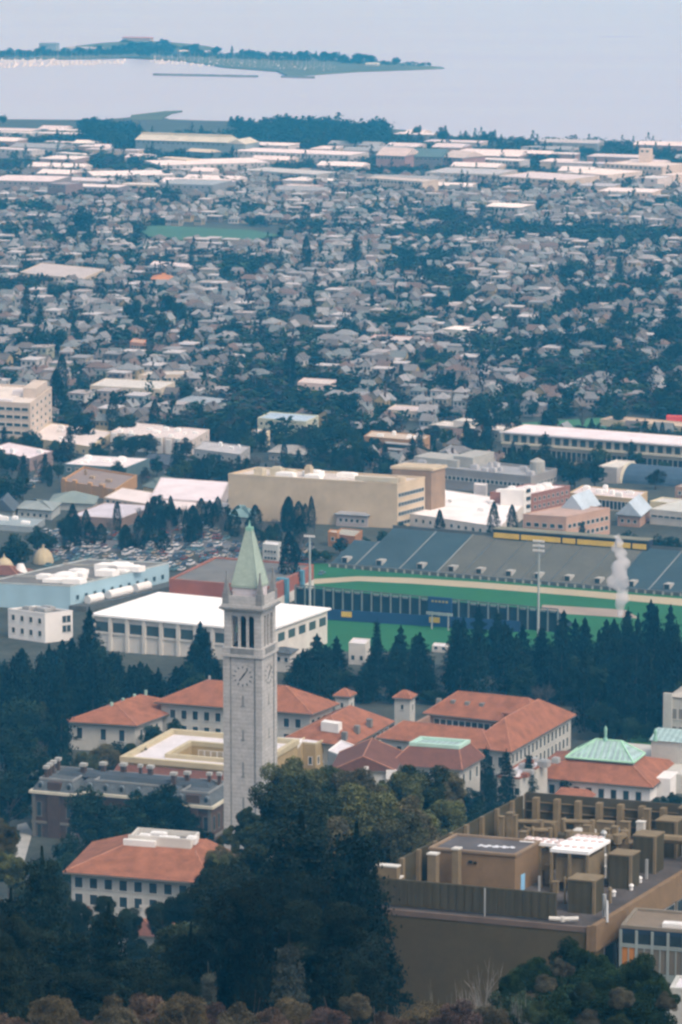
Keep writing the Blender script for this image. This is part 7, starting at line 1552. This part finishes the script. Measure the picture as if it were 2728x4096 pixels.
# ================================================================== BAY: marina, breakwaters, boats
land = mat('marina ground', (.07, .09, .06), var=.3, scale=.01)
def landmass(name, pts, h, label):
    P = [pz(a * 1.74, b * 1.74, 0) for a, b in pts]; n = len(P); cx = sum(p.x for p in P) / n; cy = sum(p.y for p in P) / n
    mb = MB(); mb.add([(p.x, p.y, -2) for p in P] + [(cx + (p.x - cx) * .985, cy + (p.y - cy) * .97, h) for p in P], [(i, (i + 1) % n, n + (i + 1) % n, n + i) for i in range(n)] + [tuple(range(n, 2 * n))])
    o = mb.build(name, land); o['kind'] = 'structure'; return o
landmass('peninsula', [(-250, 135), (-60, 137), (200, 137), (300, 134), (420, 142), (520, 157), (640, 166), (665, 178), (830, 166), (950, 162), (1028, 158.5), (900, 146), (800, 141), (600, 132), (420, 124), (300, 118), (120, 124), (-60, 130), (-250, 130)], 2.5, '')
landmass('headland', [(300, 268), (380, 258.5), (420, 257.5), (395, 262), (380, 270), (370, 279), (300, 279)], 2.0, '')
for k, (a, b, c, d) in enumerate(((353, 173, 592, 177.5), (648, 178, 722, 180))):
    P = pz(a * 1.74, b * 1.74, 0); Q = pz(c * 1.74, d * 1.74, 0); mb = MB(); e = (Q - P); n_ = 40; r = random.Random(k)
    nn = Vector((-e.y, e.x, 0)).normalized()
    prev = None
    for i in range(n_):
        A_ = P + e * (i / n_); B_ = P + e * ((i + 1) / n_); hh = 2.6 + r.uniform(-.3, .3)
        mb.hexa([A_ - nn * 7 - Vector((0, 0, 2)), B_ - nn * 7 - Vector((0, 0, 2)), B_ + nn * 7 - Vector((0, 0, 2)), A_ + nn * 7 - Vector((0, 0, 2))], [A_ - nn * 2.5 + Vector((0, 0, hh)), B_ - nn * 2.5 + Vector((0, 0, hh)), B_ + nn * 2.5 + Vector((0, 0, hh)), A_ + nn * 2.5 + Vector((0, 0, hh))])
    o = mb.build('breakwater', mat('dark rock', (.10, .10, .11), var=.3, scale=.1)); tag(o, ['long dark rock breakwater before the marina', 'short dark rock breakwater at the tip of the spit'][k], 'breakwater')
for su, sv, w, lab in ((420, 178, 60, 'reddish'), (500, 170, 90, 'reddish')): pass
hc = pz(560, 200, 0); hill = MB(); 
n = 24; rr_ = [(1, -1), (.8, 5), (.5, 10), (.2, 13), (0.01, 14)]
hill.add([(hc.x + 140 * a * math.cos(2 * math.pi * i / n), hc.y + 20 + 60 * a * math.sin(2 * math.pi * i / n), z) for a, z in rr_ for i in range(n)], [(k * n + i, k * n + (i + 1) % n, (k + 1) * n + (i + 1) % n, (k + 1) * n + i) for k in range(4) for i in range(n)])
o = hill.build('hill', land, smooth=True); o['kind'] = 'structure'
def mar(lab, su, sv, w, h, c, rc, dz=0):
    p = py(su, sv, pz(su, sv + 8, 0).y); e = empty('marina_building', (p.x, p.y, 2 + dz), -TH, lab, 'building'); mb = MB(); mb.box(-w / 2, w / 2, 0, 14, -3, h); o = mb.build('wall', M['objp'], e); o.color = (*c, 1)
    mb = MB(); mb.box(-w / 2 - 1, w / 2 + 1, -1, 15, h + .01, h + 1.8, 0, 1.5); o = mb.build('roof', M['objp'], e); o.color = (*rc, 1)
mar('long hotel with a reddish roof on the marina hill', 545, 184, 50, 5, (.4, .36, .34), (.34, .15, .12), 9)
mar('blocky dark building at the left of the marina', 190, 196, 30, 9, (.2, .24, .26), (.16, .2, .22)); mar('low pale shed on the spit near its tip', 1484, 262, 18, 3, (.5, .52, .5), (.5, .52, .5)); mar('white boat hall in the middle of the marina', 730, 218, 12, 6, (.6, .6, .6), (.6, .6, .6))
mar('low grey marina office left of the hotel', 330, 205, 60, 6, (.35, .36, .38), (.4, .4, .42))
MT = []
for k in range(150):
    su = rt.uniform(-20, 1720); sv = float(np.interp(su, [-20, 350, 520, 700, 1000, 1400, 1780], [222, 218, 200, 214, 226, 238, 266])) + rt.uniform(-3, 5); p = pz(su, sv, 2)
    h = rt.uniform(7, 14) * (.45 if su > 1600 else 1) + (6 if 940 > su > 480 and rt.random() < .4 else 0); kd = rt.choice(['broad', 'broad', 'conifer'])
    tree(kd, p.x, p.y, h, h * rt.uniform(1.1, 1.9) if kd == 'broad' else h * .6, 3, group='trees on the marina spit', attrs='low', z=1.5, name='shore_tree')
for su, sv, h in ((495, 188, 17), (520, 196, 13), (590, 190, 14), (560, 225, 20), (600, 222, 16), (655, 190, 17), (690, 200, 14), (385, 202, 12), (215, 192, 12), (170, 200, 11)):
    p = pz(su, sv + 10, 0); tree('broad', p.x, p.y, h, h * 1.7, 3, group='trees on the marina spit', attrs='large', z=1.5, name='shore_tree')
def boat_mesh(sail):
    mb = MB(); L = 10.5 if sail else 9; w = 1.6
    pr = [(-L / 2, .8), (-L / 2, -.8), (0, -1.0), (L * .3, -.75), (L / 2, 0), (L * .3, .75), (0, 1.0)]; pr = [(a, b * w) for a, b in pr]; n = len(pr)
    mb.add([(a * .92, b * .7, -.3) for a, b in pr] + [(a, b, 1.1) for a, b in pr], [(i, (i + 1) % n, n + (i + 1) % n, n + i) for i in range(n)] + [tuple(range(n, 2 * n))])
    mb.box(-L * .2, L * .2, -.9, .9, 1.1, 1.9 if sail else 3.0, 0, .2)
    h = bpy.data.meshes.new('hull'); h.from_pydata(mb.v, [], mb.f); h.materials.append(M['white'])
    mb = MB(); mb.cyl(.5, 0, 1.5, 14 if sail else 5, .14, .09, 5)
    if sail: mb.tube((.5, 0, 2.8), (-L * .42, 0, 2.9), .32, .25, 5)
    m = bpy.data.meshes.new('mast'); m.from_pydata(mb.v, [], mb.f); m.materials.append(mat('pale mast', (.42, .43, .46)))
    return h, m
BM_ = [boat_mesh(True), boat_mesh(False)]; nb_ = 0
docks = []
for k in range(900):
    if rt.random() < .45: su = rt.uniform(-20, 500); lo, hi = 238 + 8 * (su / 500), 272 - 18 * (su / 500)
    else: su = rt.uniform(600, 1340); lo, hi = 226 + (su - 600) * .06, 252 + (su - 600) * .055
    sv = round(rt.uniform(lo, hi) / 5) * 5 + rt.uniform(-.4, .4); p = pz(su, sv, 0)
    if any((p.x - a) ** 2 + ((p.y - b) * .6) ** 2 < 30 for a, b in docks): continue
    docks.append((p.x, p.y)); s_ = rt.random() < .75; h, m = BM_[0 if s_ else 1]
    e = empty('sailboat' if s_ else 'motorboat', (p.x, p.y, 0), R(90) - TH + rt.uniform(-.05, .05), None, 'boat', 'boats moored in the marina'); sc = rt.uniform(.8, 1.25); e.scale = (sc, sc, sc)
    for me, nm in ((h, 'hull'), (m, 'mast')): o = bpy.data.objects.new(nm, me); col.objects.link(o); o.parent = e
    AUTO.append((e, 'sailboat' if s_ else 'motorboat', 'white moored', p.x, p.y)); nb_ += 1
    if nb_ > 270: break
for k in range(10):
    su = 30 + k * 48 if k < 5 else 640 + (k - 5) * 140; p = pz(su, 250, 0); mb = MB(); mb.box(-1.2, 1.2, -60, 60, -.3, .5); o = mb.build('pier', M['offwhite'], None, (p.x, p.y, 0)); tag(o, None, 'pier', 'floating piers of the marina'); AUTO.append((o, 'pier', 'pale floating', p.x, p.y))
for lab, su, sv in (('marina hotel', 545, 200), ('long breakwater', 820, 304), ('tip of the spit', 1720, 274), ('left end of the marina', 60, 240), ('white boat hall', 730, 240), ('short breakwater', 1190, 308)):
    p = pz(su, sv, 0); LAND.append((lab, p.x, p.y))
for lab, su, sv in (('huge dark conifer', 1200, 3700), ('grey young conifer', 1150, 3990), ('corner hut', 2690, 4000)):
    p = pg(su, sv); LAND.append((lab, p.x, p.y))

# ================================================================== labels of the repeats
ORD = ['', 'second ', 'third ', 'fourth ', 'fifth ', 'sixth ', 'seventh ', 'eighth ', 'ninth ', 'tenth ', 'eleventh ', 'twelfth ', 'thirteenth ', 'fourteenth ', 'fifteenth ', 'sixteenth ']
buckets = {}
for o, kw, at_, x, y in AUTO:
    best = sorted(LAND, key=lambda l: math.hypot(l[1] - x, (l[2] - y) * .45))[0]
    dx = (x - best[1]); dy = (y - best[2]) * .45
    rel = ('right of' if dx > 0 else 'left of') if abs(dx) > abs(dy) else ('beyond' if dy > 0 else 'before')
    buckets.setdefault((kw, at_, best[0], rel), []).append((math.hypot(dx, dy), o))
for (kw, at_, ln, rel), L_ in buckets.items():
    L_.sort(key=lambda t: t[0])
    for i_, (d_, o) in enumerate(L_):
        ph = at_ + ' ' + kw if ' with ' not in at_ else at_.replace(' with ', ' ' + kw + ' with ')
        if i_ < 16: o_ = ORD[i_]
        else: o_ = ORD[i_ % 16] + 'outer '
        o['label'] = ('%s%s, %s the %s' % (o_, ph, rel, ln)).strip()
